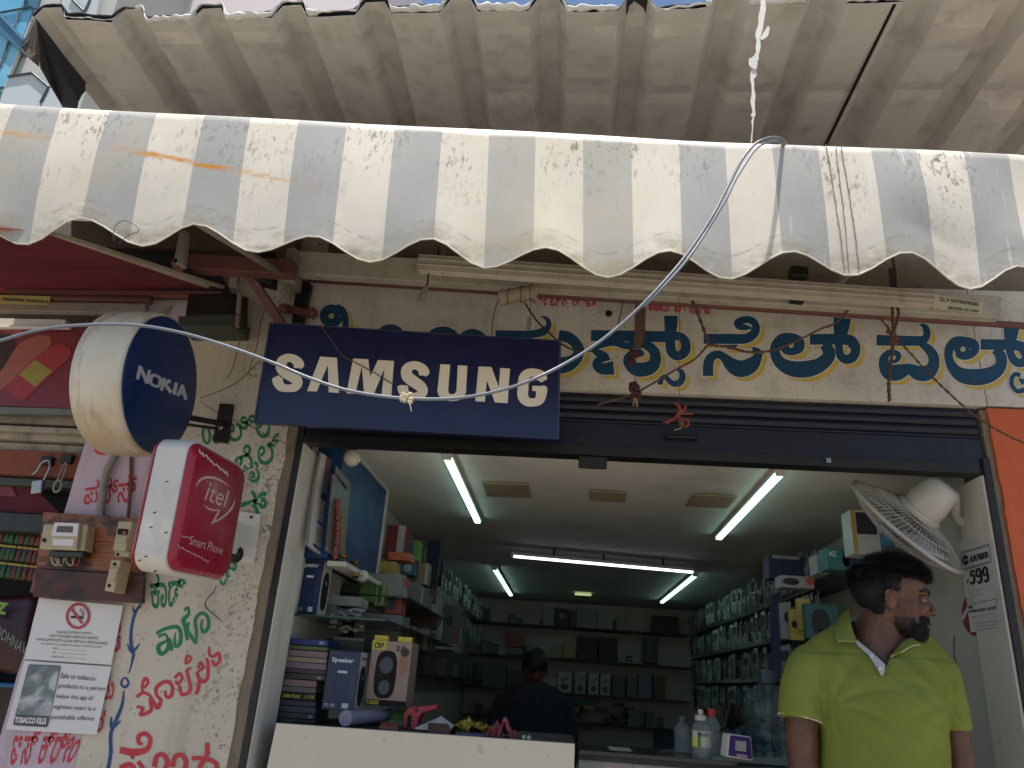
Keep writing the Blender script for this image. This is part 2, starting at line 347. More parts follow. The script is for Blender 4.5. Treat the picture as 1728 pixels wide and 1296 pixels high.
# ================================================================== PAINTED NAME BOARD
nb = thing('name_board', 'long hand-painted shop name board with big blue Kannada letters', 'sign board', (.2, 2.5, 2.58))
YB = 2.498
MB().box((-1.06, YB, 2.582), (1.405, 2.555, 3.03)).build('board', m_board, nb, bevel=.002)
MB().box((1.408, YB+.001, 2.584), (2.6, 2.555, 3.03)).build('board', m_board, nb, bevel=.002)
C1 = crop(520, 470, 3.927); C2 = crop(860, 470, 5.082); C3 = crop(1160, 500, 5.4); C4 = crop(1450, 500, 5.892)
LET = [
 (C1, [ring(155, 250, 48, 60), [(185,185,40),(225,215,55),(245,260,48),(247,320,44),(235,400,50)]]),
 (C1, [[(470,400,50),(490,350,50),(545,330,52),(600,350,50),(620,400,50)]]),
 (C1, [[(800,420,60),(830,365,55),(900,345,55),(960,370,55),(985,420,60),(1010,420,50),(1040,375,50),(1095,360,52),(1150,385,50),(1170,430,50)]]),
 (C2, [[(-122,485,80),(100,485,75),(200,478,68),(290,455,70),(335,410,48),(330,365,40),(300,335,26),(265,328,6)],
       [(420,490,96),(500,505,96),(560,550,92),(595,615,92),(575,680,100),(520,725,125),(455,745,140),(360,750,140)]]),
 (C2, [[(697,490,96),(1340,500,96)], [(710,615,30),(745,585,55),(820,560,60),(900,545,70),(1000,580,60),(1090,560,80)],
       [(715,615,40),(780,650,70),(850,668,36)], [(862,690,26),(820,690,45),(775,700,70),(752,735,88),(790,775,95),(893,768,118)],
       [(1080,545,60),(1180,575,80),(1245,640,90),(1240,730,105),(1180,775,120),(1090,780,120),(1025,730,95),(1015,680,70),(1060,640,60),(1120,640,58),(1140,668,40)]]),
 (C2, [[(1383,320,118),(1383,400,112),(1378,480,96),(1378,560,88),(1390,630,84),(1440,665,80),(1500,630,85),(1508,560,84),(1475,505,74),(1400,490,80)],
       [(1290,912,44),(1300,865,46),(1335,845,42),(1370,880,46),(1410,905,52),(1460,890,60),(1482,845,56),(1470,800,46),(1430,775,20)]]),
 (C3, [[(147,388,92),(420,390,92),(540,385,88),(605,340,84),(625,280,70),(590,225,66),(520,215,66),(458,240,64),(470,275,60),(530,285,50),(592,292,8)],
       [(188,728,94),(190,620,94),(215,560,84),(275,530,72),(335,560,80),(390,615,120),(450,655,150),(520,658,150),(590,620,135),(635,560,86),(640,510,74),(590,470,20)],
       [(325,450,14),(390,465,44),(458,448,14)]]),
 (C3, [ring(945, 447, 52, 58), [(850,480,16),(895,512,36),(960,515,48),(1020,475,80),(1018,410,84),(950,370,66),(865,385,88),(808,450,96),(800,530,92),(850,610,110),(950,660,140),(1080,665,152),(1200,630,135),(1280,560,118),(1285,495,110),(1240,440,86)]]),
 (C3, [[(1115,395,98),(1440,395,100),(1515,440,100),(1532,500,86),(1500,560,90),(1440,575,84),(1395,540,76),(1380,470,72),(1378,400,84),(1400,300,140),(1410,200,158)]]),
 (C4, [[(170,438,108),(560,445,98),(640,432,84),(672,380,72),(660,320,66),(630,290,36),(597,285,6)],
       [(600,470,50),(680,520,90),(735,600,105),(735,690,120),(680,760,150),(590,765,150),(490,725,110),(390,755,160),(300,760,150),(250,700,112),(248,620,90),(285,568,64),(345,560,60),(390,590,56),(375,635,44),(330,655,30),(298,645,6)]]),
 (C4, [ring(1030, 528, 56, 62), [(955,580,14),(1000,612,30),(1080,600,62),(1145,545,80),(1140,475,84),(1060,440,70),(960,450,92),(895,520,90),(890,620,86),(935,720,110),(1030,790,150),(1180,805,166),(1310,775,150),(1400,700,118),(1405,600,112),(1350,530,84)]]),
 (C4, [[(1205,480,106),(1560,490,104),(1640,540,104),(1660,610,90),(1610,665,84),(1540,640,84),(1500,560,80),(1490,480,90),(1505,400,130),(1515,285,165)]]),
 (C4, [[(1600,790,44),(1550,775,44),(1515,820,44),(1520,890,46),(1570,945,46),(1640,930,56)], [(1585,820,20),(1640,860,70)]]),
]
for i, (cv, strokes) in enumerate(LET):
    s = 6
    a, b, c = MB(), MB(), MB()
    for j, st in enumerate(strokes):
        stroke(a, st, cv, YB, .0003+.0001*j, 0, 0, (s*1.3, s*1.1), ramp=.00007)
        stroke(b, st, cv, YB, .0008+.0001*j, 0, 3.0, ramp=.00007)
        stroke(c, st, cv, YB, .0013+.0001*j, 0, 0, ramp=.00007)
    a.v and a.build('letter_shadow', m_yel, nb); b.build('letter_outline', m_outl, nb); c.build('letter', m_teal, nb)
put_text('small_lettering', 'ಶ್ರೀ ಬೀರೇಶ್ವರ', quadY(YB, (882,490), (1014,496), (1013,519), (884,516)), m_red, nb, .03)
put_text('small_lettering', 'ಸ್ವಾಮಿ ಪ್ರಸನ್ನ', quadY(YB, (1080,498), (1200,505), (1198,532), (1080,524)), m_red, nb, .03)
# little grey stain / screw on the board
p_ = pY(1027, 530, YB); MB().lathe(p_, (0, -1, 0), [(0, .012), (.006, .012), (.008, .005)], 10).build('bolt', m_black, nb)

# ================================================================== CORRUGATED ROOF
rf = thing('corrugated_roof', 'overhanging corrugated metal roof sheet seen from below, ragged front edge', 'roof', (0, 2.2, 3.6))
ZR = 3.6; RX0 = -1.905; PITCHR = .2855; NR = 15
def rib_z(x):
    k = (x-(-1.839))/PITCHR; d = abs(k-round(k))*PITCHR
    return .055*max(0, min(1, (.060-d)/.022))
xs = [RX0]
for k in range(NR):
    c = -1.839+k*PITCHR
    xs += [c-.062, c-.032, c+.032, c+.062]
    for f_ in (.105, .1425, .18): xs.append(c+f_)
xs = sorted(x for x in xs if x >= RX0)
EDGE = [(pZ(u, v, 3.6).x, pZ(u, v, 3.6).y) for u, v in ((-40,40),(75,34),(215,38),(400,34),(520,28),(640,24),(800,19),(960,21),(1090,22),(1240,11),(1400,6),(1600,1),(1728,-2),(1950,-6))]
def front_y(x):
    for (a, ya), (b, yb) in zip(EDGE, EDGE[1:]):
        if a <= x <= b: return ya+(yb-ya)*(x-a)/(b-a)
    return EDGE[0][1] if x < EDGE[0][0] else EDGE[-1][1]
def sheet_fn(x0, x1):
    cols = [x for x in xs if x0-1e-6 <= x <= x1+1e-6]; return cols
sheets = ((RX0, -1.839+9.79*PITCHR), (-1.839+9.7*PITCHR, xs[-1]))
for si, (a, b) in enumerate(sheets):
    cols = sheet_fn(a, b); ny = 26; mb = MB(); vs = []; fs = []
    for x in cols:
        for j in range(ny+1):
            y = front_y(x)+.006*noise.noise(Vector((x*9, 2, 0)))+(0 if j == 0 else .012+(2.95-front_y(x))*j/ny)
            z = ZR+rib_z(x)+.006*noise.noise(Vector((x*3, y*3, 1)))+(.003 if si else 0)
            if rib_z(x) < .001 and abs(y-2.15) < .03 and x > -.35: z += .006
            if j < 2: z += .018*abs(noise.noise(Vector((x*3.1, 1, 4))))
            vs.append((x, y, z))
    n = ny+1
    for i in range(len(cols)-1):
        for j in range(ny): fs.append((i*n+j, (i+1)*n+j, (i+1)*n+j+1, i*n+j+1))
    mb.add(vs, fs); mb.build('roof_sheet', m_roof, rf, solid=.0015)
xg = pZ(1492, 40, 3.6).x; MB().box((xg-.004, front_y(xg)+.004, ZR-.006), (xg+.006, 2.56, ZR-.001)).build('lap_gap', m_black, rf)
# crumbling foam and membrane above the front edge
random.seed(11)
def foam(name, m, y0, z0, th, amp, xa, xb, seed, gaps=0):
    mb = MB(); n = 520; prev = None; vs = []; fs = []; k = 8
    for i in range(n+1):
        x = xa+(xb-xa)*i/n
        r = th*(.55+.9*abs(noise.noise(Vector((x*5, seed, 0))))+.6*noise.noise(Vector((x*45, seed, 2))))
        if gaps and noise.noise(Vector((x*2.1, seed, 9))) > .25: r *= .25
        if rib_z(x) > .02: r *= .5
        r = max(r, .001); cy = y0+front_y(x)+.004*noise.noise(Vector((x*2.3, 7, 0)))+.008*noise.noise(Vector((x*30, seed, 3))); cz = z0+rib_z(x)+amp*noise.noise(Vector((x*6, seed, 5)))
        for q in range(k):
            a = 2*pi*q/k; rr = r*(1+.25*noise.noise(Vector((x*60, q, seed)))); vs.append((x, cy+rr*1.2*cos(a), cz+rr*sin(a)))
    for i in range(n):
        for q in range(k): q2 = (q+1) % k; fs.append((i*k+q, (i+1)*k+q, (i+1)*k+q2, i*k+q2))
    mb.add(vs, fs); return mb.build(name, m, rf)
foam('foam_edge', m_foam, -.002, ZR+.014, .012, .006, -1.80, 1.7, 3.3, 1)
mb = MB()
def memb(i, j):
    x = -1.90+i*4.1; t = j
    y = front_y(x)-.004+.014*noise.noise(Vector((x*2.7, 1, 0)))+t*.5; z = ZR+.024+rib_z(x)*.8+.012*noise.noise(Vector((x*4.3, 2, 8)))+.01*noise.noise(Vector((x*17, 2, 8)))+.015*t
    return (x, y, z)
mb.grid(memb, 260, 4); mb.build('membrane', m_mem, rf, solid=.004)
# dark torn flap hanging at the left end
E6 = crop(0, 0, 6.48)
def pe(x, y, Y): return pY(*E6(x, y), Y)
fl = [pe(385,205,1.83), pe(405,300,1.85), pe(435,690,1.93), pe(440,745,1.95), pe(560,960,2.02), pe(665,1137,2.1), pe(690,1190,2.12), pe(830,1190,2.12), pe(845,1110,2.1), pe(880,1040,2.1), pe(925,985,2.11), pe(918,925,2.1), pe(930,900,2.1), pe(700,620,1.99), pe(520,380,1.9)]
MB().prism(fl, (.004, .002, 0)).build('flap', m_mem, rf)
m_mem2 = M('sunlit_membrane_fold', '6a625c', .8, .5, '2b2724', 20, .002)  # same membrane in a paler tone: sunlight on the fold put into its colour
fl2 = [pe(392,235,1.83), pe(395,310,1.86), pe(350,390,1.83), pe(300,460,1.8), pe(228,530,1.78), pe(235,560,1.78), pe(330,650,1.84), pe(430,735,1.93), pe(436,560,1.9), pe(412,330,1.86)]
MB().prism(fl2, (.003, -.004, 0)).build('flap_fold', m_mem2, rf)
# torn white plastic strip hanging from the front edge
tp = thing('torn_plastic_strip', 'torn white plastic strip dangling from the roof edge above the awning', 'plastic strip', pY(1288, 2, 1.72))
mb = MB(); pts = [(1290,-14,6),(1287,20,9),(1280,60,10),(1277,95,7),(1274,98,12),(1271,120,9),(1270,150,7),(1272,190,8),(1270,205,3),(1269,245,2)]
random.seed(6); pts = [(x+random.uniform(-1.5,1.5), y, max(1, w_*random.uniform(.5,1.25))) for x, y, w_ in [tuple(q) for q in catmull(pts, 4)]]
stroke(mb, pts, lambda x, y: (x, y), 1.72, 0, n=2); 
stroke(mb, [(1266,98,3),(1268,108,9),(1275,115,5)], lambda x, y: (x, y), 1.717, 0, n=4); stroke(mb, [(1297,45,4),(1292,58,9),(1284,66,5)], lambda x, y: (x, y), 1.717, 0, n=4)
m_film = M('white_plastic_film', 'd8d5cc', .4, .2, '8a857a', 30, .001)
mb.build('strip', m_film, tp, solid=.0015)

# ================================================================== STRIPED AWNING
aw = thing('striped_awning', 'dirty white and grey striped awning with wavy scalloped hem across the shopfront', 'awning', (0, 1.7, 2.6))
TOPU = [-214,-134,-54,26,104.5,187,266,347,424,505,587,668,747,826,904,984,1065,1146,1223,1302,1380,1468,1543,1624,1701,1780,1860,1940]
BOTU = [-292,-207,-122,-37,47,137,215,305,392,477,562,645,733,817,900,984,1069,1151,1236,1319,1402,1496,1581,1657,1735,1822,1908,1994]
BOTU = BOTU[:len(TOPU)]; TOPU = TOPU[:len(BOTU)]
SC_P = [(-360,400),(-260,360),(-160,408),(-60,365),(37,412),(137,369),(240,413),(330,378),(430,424),(527,400),(625,443),(725,406),(820,454),(922,421),(1025,468),(1128,425),(1230,470),(1335,427),(1437,465),(1530,427),(1642,487),(1718,450),(1830,500),(1920,455),(2020,505)]
def scal(u):
    for (a, va), (b, vb) in zip(SC_P, SC_P[1:]):
        if a <= u <= b:
            t = (u-a)/(b-a); s_ = .5-.5*cos(pi*t); return va+(vb-va)*(.95*s_+.05*t)
    return 440
def topv(u): return 172+(258-172)*u/1728 + (6*sin((u+200)/1728*pi) if 0 < u < 1728 else 0)*.35
YV = 1.70; NS = 8; NV = 26
cols = []
for i in range(len(TOPU)-1):
    for k in range(NS): t = k/NS; cols.append((TOPU[i]+(TOPU[i+1]-TOPU[i])*t, BOTU[i]+(BOTU[i+1]-BOTU[i])*t, i, i+t))
cols.append((TOPU[-1], BOTU[-1], len(TOPU)-2, len(TOPU)-1.0))
vs = []; uvs = []
def drape(p, t):
    a = .012*noise.noise(Vector((p.x*1.4, t*1.0, 3)))+.003*noise.noise(Vector((p.x*4, t*1.5, 7)))*(.3+t)
    if p.x > .55: a += .009*sin((p.x-.55)*13)*sin(pi*min(1, t*1.3+.05))*min(1, (p.x-.55)*3)
    return a
for (ut, ub, si, sf) in cols:
    A = pY(ut, topv(ut), YV); B = pY(ub, scal(ub), YV)
    for j in range(NV+1):
        t = j/NV; p = A.lerp(B, t); y = YV-.006*sin(pi*t)+drape(p, t)+(.0035*(t-.55)**2*6*sin(ub*.032) if t > .55 else 0)
        if j == 0: y += .01
        vs.append((p.x, y, p.z)); uvs.append((sf, t))
n = NV+1; fs = []; mi = []
for i in range(len(cols)-1):
    for j in range(NV): fs.append((i*n+j, i*n+j+1, (i+1)*n+j+1, (i+1)*n+j)); mi.append((cols[i][2]) % 2)
def fabric(name, colr):
    k = NT(name); uv = k.n('ShaderNodeUVMap').outputs[0]; us = k.sep(uv); os_ = k.sep()
    base = k.mix(k.ramp(k.noise(3, 4), .35, .7), lin(colr), tuple(x*.86 for x in lin(colr)))
    # mould: clustered specks, mostly high up, elongated downwards
    clus = k.ramp(k.noise(1, 3, .6, k.mapc((7, 1, 3.2))), .42, .58); high = k.ramp(us[1], .75, .12)
    fine = k.ramp(k.noise(1, 5, .72, k.mapc((75, 1, 34))), .54, .62)
    mould = k.math('MULTIPLY', k.math('MULTIPLY', fine, clus), k.math('ADD', k.math('MULTIPLY', high, .75), .1))
    spk = k.ramp(k.noise(120, 2, .5), .73, .76); mould = k.math('MAXIMUM', mould, k.math('MULTIPLY', spk, .55))
    base = k.mix(k.math('MULTIPLY', mould, .95 if name[0] == 'w' else .55), base, lin('5d5547'))
    # hem grime
    hem = k.math('MULTIPLY', k.ramp(us[1], .80, .97), k.ramp(k.noise(1, 5, .7, k.mapc((10, 1, 22))), .40, .66)); base = k.mix(k.math('MULTIPLY', hem, .85), base, lin('8d8468'))
    hl = k.math('MULTIPLY', k.ramp(k.math('ABSOLUTE', k.math('SUBTRACT', us[1], .85)), .012, .0), k.ramp(k.noise(1, 5, .7, k.mapc((26, 1, 40))), .48, .6)); base = k.mix(k.math('MULTIPLY', hl, .5), base, lin('7c745f'))
    # yellowing
    ye = k.ramp(k.noise(2.1, 3), .5, .72); base = k.mix(k.math('MULTIPLY', ye, .3), base, lin('d2c08c'))
    # rust streak line
    for (u0, v0, u1, v1, ww) in ((185, 250, 545, 318, .0042), (-20, 224, 118, 241, .0045)):
        a = pY(u0, v0, YV); b = pY(u1, v1, YV); sl_ = (b.z-a.z)/(b.x-a.x)
        ln = k.math('SUBTRACT', os_[2], k.math('ADD', k.math('MULTIPLY', os_[0], sl_), a.z-sl_*a.x))
        ln = k.math('ADD', ln, k.math('MULTIPLY', k.math('SUBTRACT', k.noise(1, 3, .5, k.mapc((30, 1, 8))), .5), .012))
        m_ = k.ramp(k.math('ABSOLUTE', ln), ww*3.2, ww*.8)
        inx = k.math('MULTIPLY', k.ramp(os_[0], a.x, a.x+.1), k.ramp(os_[0], b.x, b.x-.28))
        m_ = k.math('MULTIPLY', k.math('MULTIPLY', m_, inx), k.ramp(k.noise(1, 4, .6, k.mapc((12, 1, 60))), .36, .58)); base = k.mix(m_, base, lin('d28c26'))
    # pale scratches on the right
    sc_ = k.math('MULTIPLY', k.ramp(k.noise(1, 3, .6, k.mapc((70, 1, 5), rot=(0, .5, 0))), .64, .7), k.ramp(os_[0], .2, .8)); base = k.mix(k.math('MULTIPLY', sc_, .4), base, (.75, .75, .76))
    k.color(base); k.b.inputs['Roughness'].default_value = .42; k.b.inputs['Specular IOR Level'].default_value = .4
    k.bump(k.noise(1, 3, .6, k.mapc((14, 1, 5))), .004, .35); return k.m
m_fw = fabric('white_awning_fabric', 'e2d9c8'); m_fg = fabric('grey_awning_fabric', 'b3b0aa')
me = bpy.data.meshes.new('valance'); me.from_pydata(vs, [], fs); me.materials.append(m_fg); me.materials.append(m_fw)
me.polygons.foreach_set('material_index', [1-q for q in mi]); me.polygons.foreach_set('use_smooth', [True]*len(fs))
ul = me.uv_layers.new(name='UVMap'); ul.data.foreach_set('uv', [c for l in me.loops for c in uvs[l.vertex_index]])
val = bpy.data.objects.new('valance', me); link(val, aw)
# make sure the stripe at u 104..187 is white (index 4)
hem = MB(); hem.tube([Vector(vs[i*n+NV])+Vector((0, -.0015, 0)) for i in range(0, len(cols), 2)], .0022, 6); hem.build('hem_piping', M('pale_hem_piping', 'cfc8b6', .6, .5, '5a5240', 30), aw, smooth='all')
# stitched seam on the right-hand panel and drooping stitches
sm = MB()
for (ua, ub) in ((1393, 1425), (1409, 1432), (1418, 1450)):
    pts = []
    for j in range(40):
        t = j/39; u = ua+(ub-ua)*t; v = topv(u)+2+(scal(ub)-topv(ua)-6)*t; p = pY(u, v, YV)
        pts.append(Vector((p.x+.0012*random.uniform(-1, 1), YV-.006*sin(pi*t)+drape(p, t)-.004, p.z)))
    sm.tube(pts, .0011, 5)
sm.build('seam', M('brown_stitching', '8a6a5c', .8, .4, '5a4034', 60), aw)
# sloping roof fabric behind the valance, front bar
def roofc(i, j):
    ut = TOPU[0]+(TOPU[-1]-TOPU[0])*i; A = pY(ut, topv(ut), YV); return Vector((A.x, YV+.012+j*.74, A.z+.001+j*.20-.03*sin(pi*j)))
rr = MB(); rr.grid(roofc, 56, 6, lambda i, j: (int(i/2)) % 2); rr.build('roof_fabric', [P('white_fabric_underside', 'a89c8c', .8), P('grey_fabric_underside', '7d7568', .8)], aw, smooth=True)
A = pY(-220, topv(-220)+6, YV+.03); B = pY(1940, topv(1940)+6, YV+.03); MB().tube([A-Vector((0,0,.03)), B-Vector((0,0,.03))], .008, 10).build('front_bar', m_offwhite, aw, smooth='all')
# arms
for u in (318, 1510):
    A = pY(u, 395, 1.75); B = Vector((A.x+.05, 2.42, 2.93)); MB().tube([Vector((A.x, 1.75, A.z+.05)), B], .013, 8).build('arm', m_galv, aw, smooth='all')
# roller housing against the wall
bx = MB(); T0, T1, B0, B1 = pY(499,422,2.38), pY(1690,500,2.38), pY(492,461,2.38), pY(1690,536,2.38)
bx.prism([T0, T1, B1, B0], (0, .045, 0)); bx.build('roller_housing', m_offwhite, aw, bevel=.004)
bp = [pY(500,470,2.43), pY(1728,550,2.43)]; MB().tube([bp[0], bp[1]], .012, 10).build('roller_tube', m_rustred, aw, smooth='all')
# slim light-coloured front rail hanging under the hem
T0, T1, B0, B1 = pY(706,428,1.98), pY(1578,490,1.98), pY(705,455,1.98), pY(1576,514,1.98)
fr = MB(); fr.prism([T0, T1, B1, B0], (0, .03, 0)); 
for f_ in (.25, .6): a = T0.lerp(B0, f_); b = T1.lerp(B1, f_); fr.prism([a, b, b+Vector((0, 0, -.005)), a+Vector((0, 0, -.005))], (0, -.004, 0))
fr.build('front_rail', m_offwhite, aw, bevel=.001)
# end bracket and gudgeons
g0 = pY(498, 440, 2.33); mb = MB(); mb.box((g0.x-.035, 2.32, g0.z-.075), (g0.x-.002, 2.44, g0.z+.05)); mb.tube([Vector((g0.x-.045, 2.33, g0.z-.07)), Vector((g0.x+.02, 2.33, g0.z-.075))], .022, 10); mb.build('end_bracket', m_galv, aw, bevel=.003)
mb = MB(); c_ = pY(1347, 462, 1.99); mb.obox(c_, (.025, 0, -.002), (0, .02, 0), (0, 0, .016)); mb.build('clamp', m_black, aw, bevel=.004)
mb = MB(); c_ = pY(1345, 505, 2.36); mb.obox(c_, (.022, 0, -.002), (0, .02, 0), (0, 0, .012)); mb.build('clamp', m_black, aw, bevel=.004)
st_ = MB(); q = quadY(2.375, (1574,496), (1658,510), (1657,530), (1573,520)); st = MB().prism(q, (0, .002, 0)).build('sticker', M('pale_yellow_sticker', 'd2cda8', .6, .3, '8a8050', 30), aw)
put_text('sticker_print', 'S.L.V ENTERPRISES', quadY(2.374, (1586,501.5), (1652,511), (1652,517), (1586,508)), P('purple_print', '3a3560', .6), st, .02)
put_text('sticker_print', '9901707946 - 9611196642', quadY(2.374, (1600,517), (1652,523), (1652,528), (1600,523)), P('purple_print', '3a3560', .6), st, .02)
# red oxide frame at the left end of the awning
fr = thing('steel_bracket_frame', 'rusty red-brown steel bracket frame bolted to the cream pillar', 'bracket', pY(440, 480, 2.4))
MB().prism([pY(312,426,2.25), pY(496,438,2.25), pY(492,462,2.25), pY(318,452,2.25)], (0, .05, 0)).build('cross_bar', m_rustred, fr, bevel=.003)
MB().tube([pY(415,455,2.3), pY(478,552,2.44)], .022, 4).build('brace', m_rustred, fr)
MB().prism([pY(476,512,2.44), pY(528,524,2.44), pY(527,533,2.44), pY(474,522,2.44)], (0, .03, 0)).build('strut', m_rustred, fr)
MB().prism([pY(436,420,2.3), pY(463,424,2.3), pY(458,478,2.3), pY(428,470,2.3)], (0, .06, 0)).build('plate', m_black, fr, bevel=.003)
MB().prism([pY(500,470,2.46), pY(525,478,2.46), pY(510,546,2.46), pY(492,545,2.46)], (0, .03, 0)).build('post', m_black, fr, bevel=.003)
MB().prism([pY(303,388,1.95), pY(314,388,1.95), pY(308,446,1.95), pY(292,444,1.95)], (0, .03, 0)).build('hanger', m_galv, fr, bevel=.003)
for (u, v) in ((478, 520), (527, 526), (300, 446), (416, 447)):
    c_ = pY(u, v, 2.40 if u > 400 else 1.97); MB().lathe(c_, (0, -1, 0), [(-.02, .016), (.01, .016), (.012, .009), (.02, .009)], 8).build('bolt', m_rustred, fr)
# folding-arm hardware and small shutter box at the left of the pillar
hw = thing('shutter_lock_hardware', 'dark latch bar and hanging steel plates on the upper pillar', 'latch', pY(400, 540, 2.42))
MB().prism([pY(318,494,2.40), pY(398,494,2.40), pY(396,532,2.40), pY(312,532,2.40)], (0, .1, 0)).build('housing', m_black, hw, bevel=.004)
MB().prism([pY(300,533,2.38), pY(402,530,2.38), pY(398,552,2.38), pY(300,552,2.38)], (0, .12, 0)).build('ledge', M('dark_green_steel', '3c443c', .5, .5, '1c1a16', 12), hw, bevel=.004)
MB().prism([pY(388,456,2.3), pY(402,456,2.3), pY(400,482,2.3), pY(386,482,2.3)], (0, .02, 0)).build('plate', m_galv, hw, bevel=.002)
MB().prism([pY(400,494,2.36), pY(407,494,2.36), pY(403,550,2.36), pY(396,550,2.36)], (0, .02, 0)).build('hasp', m_galv, hw, bevel=.002)
MB().prism([pY(409,500,2.37), pY(416,500,2.37), pY(414,556,2.37), pY(405,556,2.37)], (0, .02, 0)).build('hasp', m_black, hw, bevel=.002)
MB().tube([pY(400+9*cos(a/10*2*pi), 545+15*sin(a/10*2*pi), 2.35) for a in range(11)], .0025, 5).build('wire_loop', m_wire, hw)

MB().prism([pY(120,372,2.44), pY(505,388,2.44), pY(496,425,2.44), pY(120,416,2.44)], (0, .05, 0)).build('timber_plank', M('dark_weathered_timber', '6a5a4c', .8, .5, '2a211a', 16, .002), fr)
MB().prism([pY(128,372,2.46), pY(330,392,2.46), pY(392,500,2.46), pY(128,500,2.46)], (0, .03, 0)).build('added_dark_panel', M('near_black_fill', '2c2c2a', .8, .4, '121212', 10, .001), fr)  # panel added only to darken the area above the red awning
# ================================================================== DARK BLUE RECTANGULAR SIGN
YS = 2.25
sg = thing('sign_box', 'dark blue rectangular sign box with large cream capital letters above the shop opening', 'sign', pY(690, 640, YS))
qs = [pY(455,545,YS), pY(947,575,YS), pY(943,742,YS), pY(428,713,YS)]
MB().prism(qs, (0, .022, 0)).build('body', m_navyface, sg, bevel=.002)
c_ = sum(qs, Vector())/4
rim = MB()
for i in range(4):
    a, b = qs[i], qs[(i+1) % 4]; ai, bi = c_+(a-c_)*.988, c_+(b-c_)*.988
    rim.prism([a+Vector((0,-.001,0)), b+Vector((0,-.001,0)), bi+Vector((0,-.001,0)), ai+Vector((0,-.001,0))], (0, -.003, 0))
rim.build('rim', M('dull_navy_rim', '3a3d5c', .5, .3, '14141f', 12), sg)
C5 = crop(420, 560, 3.2)
def spoly(name, pts, par=sg, mat=m_cream, Y=YS-.0015):
    mb = MB(); mb.add([pY(*C5(x, y), Y) for x, y in pts], [tuple(range(len(pts)))]); return mb.build(name, mat, par)
def sstroke(name, sts):
    mb = MB()
    for j, s_ in enumerate(sts): stroke(mb, s_, C5, YS, .0015+.0008*j, n=8)
    return mb.build(name, m_cream, sg)
Spath = [(272,196,2),(272,192,52),(266,168,56),(240,146,46),(205,143,46),(178,165,58),(180,200,62),(212,228,62),(248,250,60),(262,275,58),(248,300,48),(212,306,40),(175,298,48),(158,272,56),(156,250,54),(156,248,2)]
sstroke('letter', [Spath])
spoly('letter', [(385,133),(476,140),(487,330),(431,326),(426,180),(367,322),(314,320)])
spoly('letter', [(563,144),(645,148),(655,240),(697,152),(784,157),(769,345),(716,342),(733,196),(673,340),(622,338),(610,186),(575,334),(527,332)])
sstroke('letter', [[(x+676, y+40 if y < 250 else y+44, w_) for x, y, w_ in Spath]])
spoly('letter', [(1034,175),(1087,177),(1076,318),(1082,334),(1100,338),(1115,330),(1121,316),(1128,180),(1180,183),(1172,330),(1155,358),(1125,372),(1085,374),(1048,364),(1025,345),(1018,318)])
spoly('letter', [(1240,187),(1310,190),(1350,300),(1357,195),(1410,199),(1397,385),(1328,381),(1285,262),(1274,378),(1222,375)])
sstroke('letter', [[(1581,262,2),(1581,260,52),(1578,238,54),(1545,222,44),(1508,225,48),(1486,250,56),(1481,300,58),(1480,348,58),(1500,376,50),(1535,382,44),(1565,372,50),(1578,345,56),(1581,300,58),(1581,292,2)], [(1530,306,28),(1606,310,28)]])
for u, v, v2 in ((893, 569, 490), (520, 548, 470)):
    MB().tube([pY(u, v, YS+.02), pY(u+4, v2, YS+.06)], .0012, 5).build('hanging_wire', m_wire, sg)
MB().obox(pY(893, 545, YS+.02), (.007, 0, 0), (0, .006, 0), (0, 0, .02)).build('turnbuckle', m_galv, sg, bevel=.002)

# ================================================================== ROUND SIGN DRUM
XF = -1.262
nk = thing('round_sign', 'round white drum sign with dark blue face projecting from the cream pillar', 'sign', (-1.34, 2.1, 2.385))
cN = Vector((XF, 2.1, 2.385)); RN = .222
dr = MB(); dr.lathe(cN, (-1, 0, 0), [(0, RN-.012), (.004, RN-.004), (.012, RN), (.075, RN+.003), (.14, RN), (.15, RN-.004), (.154, RN-.012)], 72)
k = NT('aged_white_drum'); bse = k.mix(k.ramp(k.noise(5, 4), .35, .7), lin('cfc9be'), lin('c2b698'))
stn = k.math('MULTIPLY', k.ramp(k.noise(1, 5, .65, k.mapc((30, 10, 3.2))), .52, .72), .65); bse = k.mix(stn, bse, lin('756550'))
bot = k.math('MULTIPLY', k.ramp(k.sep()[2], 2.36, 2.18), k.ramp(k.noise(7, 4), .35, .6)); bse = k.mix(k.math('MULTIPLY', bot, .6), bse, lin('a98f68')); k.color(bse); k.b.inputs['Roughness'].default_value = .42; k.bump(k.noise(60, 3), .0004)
m_drum = k.m
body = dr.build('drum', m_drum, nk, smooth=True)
MB().lathe(cN+Vector((.0005, 0, 0)), (1, 0, 0), [(0, RN-.010), (.0025, RN-.012), (.003, RN-.03)], 72).build('face', m_blueface, nk, smooth=True)
C7 = crop(100, 510, 4.627)
def px_plane(X): return lambda u, v: pX(u, v, X)
def fstroke(mb, pts, cv, X, lift, n=7):
    c0 = cv(0, 0); s = cv(1, 0)[0]-c0[0]; P2 = [(cv(x, y)[0], cv(x, y)[1], w_*s) for x, y, w_ in (catmull(pts, n) if n > 1 else pts)]
    vs = []; N = len(P2)
    for i, (x, y, w_) in enumerate(P2):
        a = P2[max(i-1, 0)]; b = P2[min(i+1, N-1)]; dx, dy = b[0]-a[0], b[1]-a[1]; l = math.hypot(dx, dy) or 1
        for sg_ in (-1, 1):
            p = pX(x-dy/l*sg_*w_/2, y+dx/l*sg_*w_/2, X); vs.append(Vector((X+lift+.0003*i/N, p.y, p.z)))
    mb.add(vs, [(2*i, 2*i+1, 2*i+3, 2*i+2) for i in range(N-1)])
XL = XF+.0035
m_grl = M('pale_grey_letter_film', 'b9bcc4', .5, .15, '6a6c74', 12, .0001)
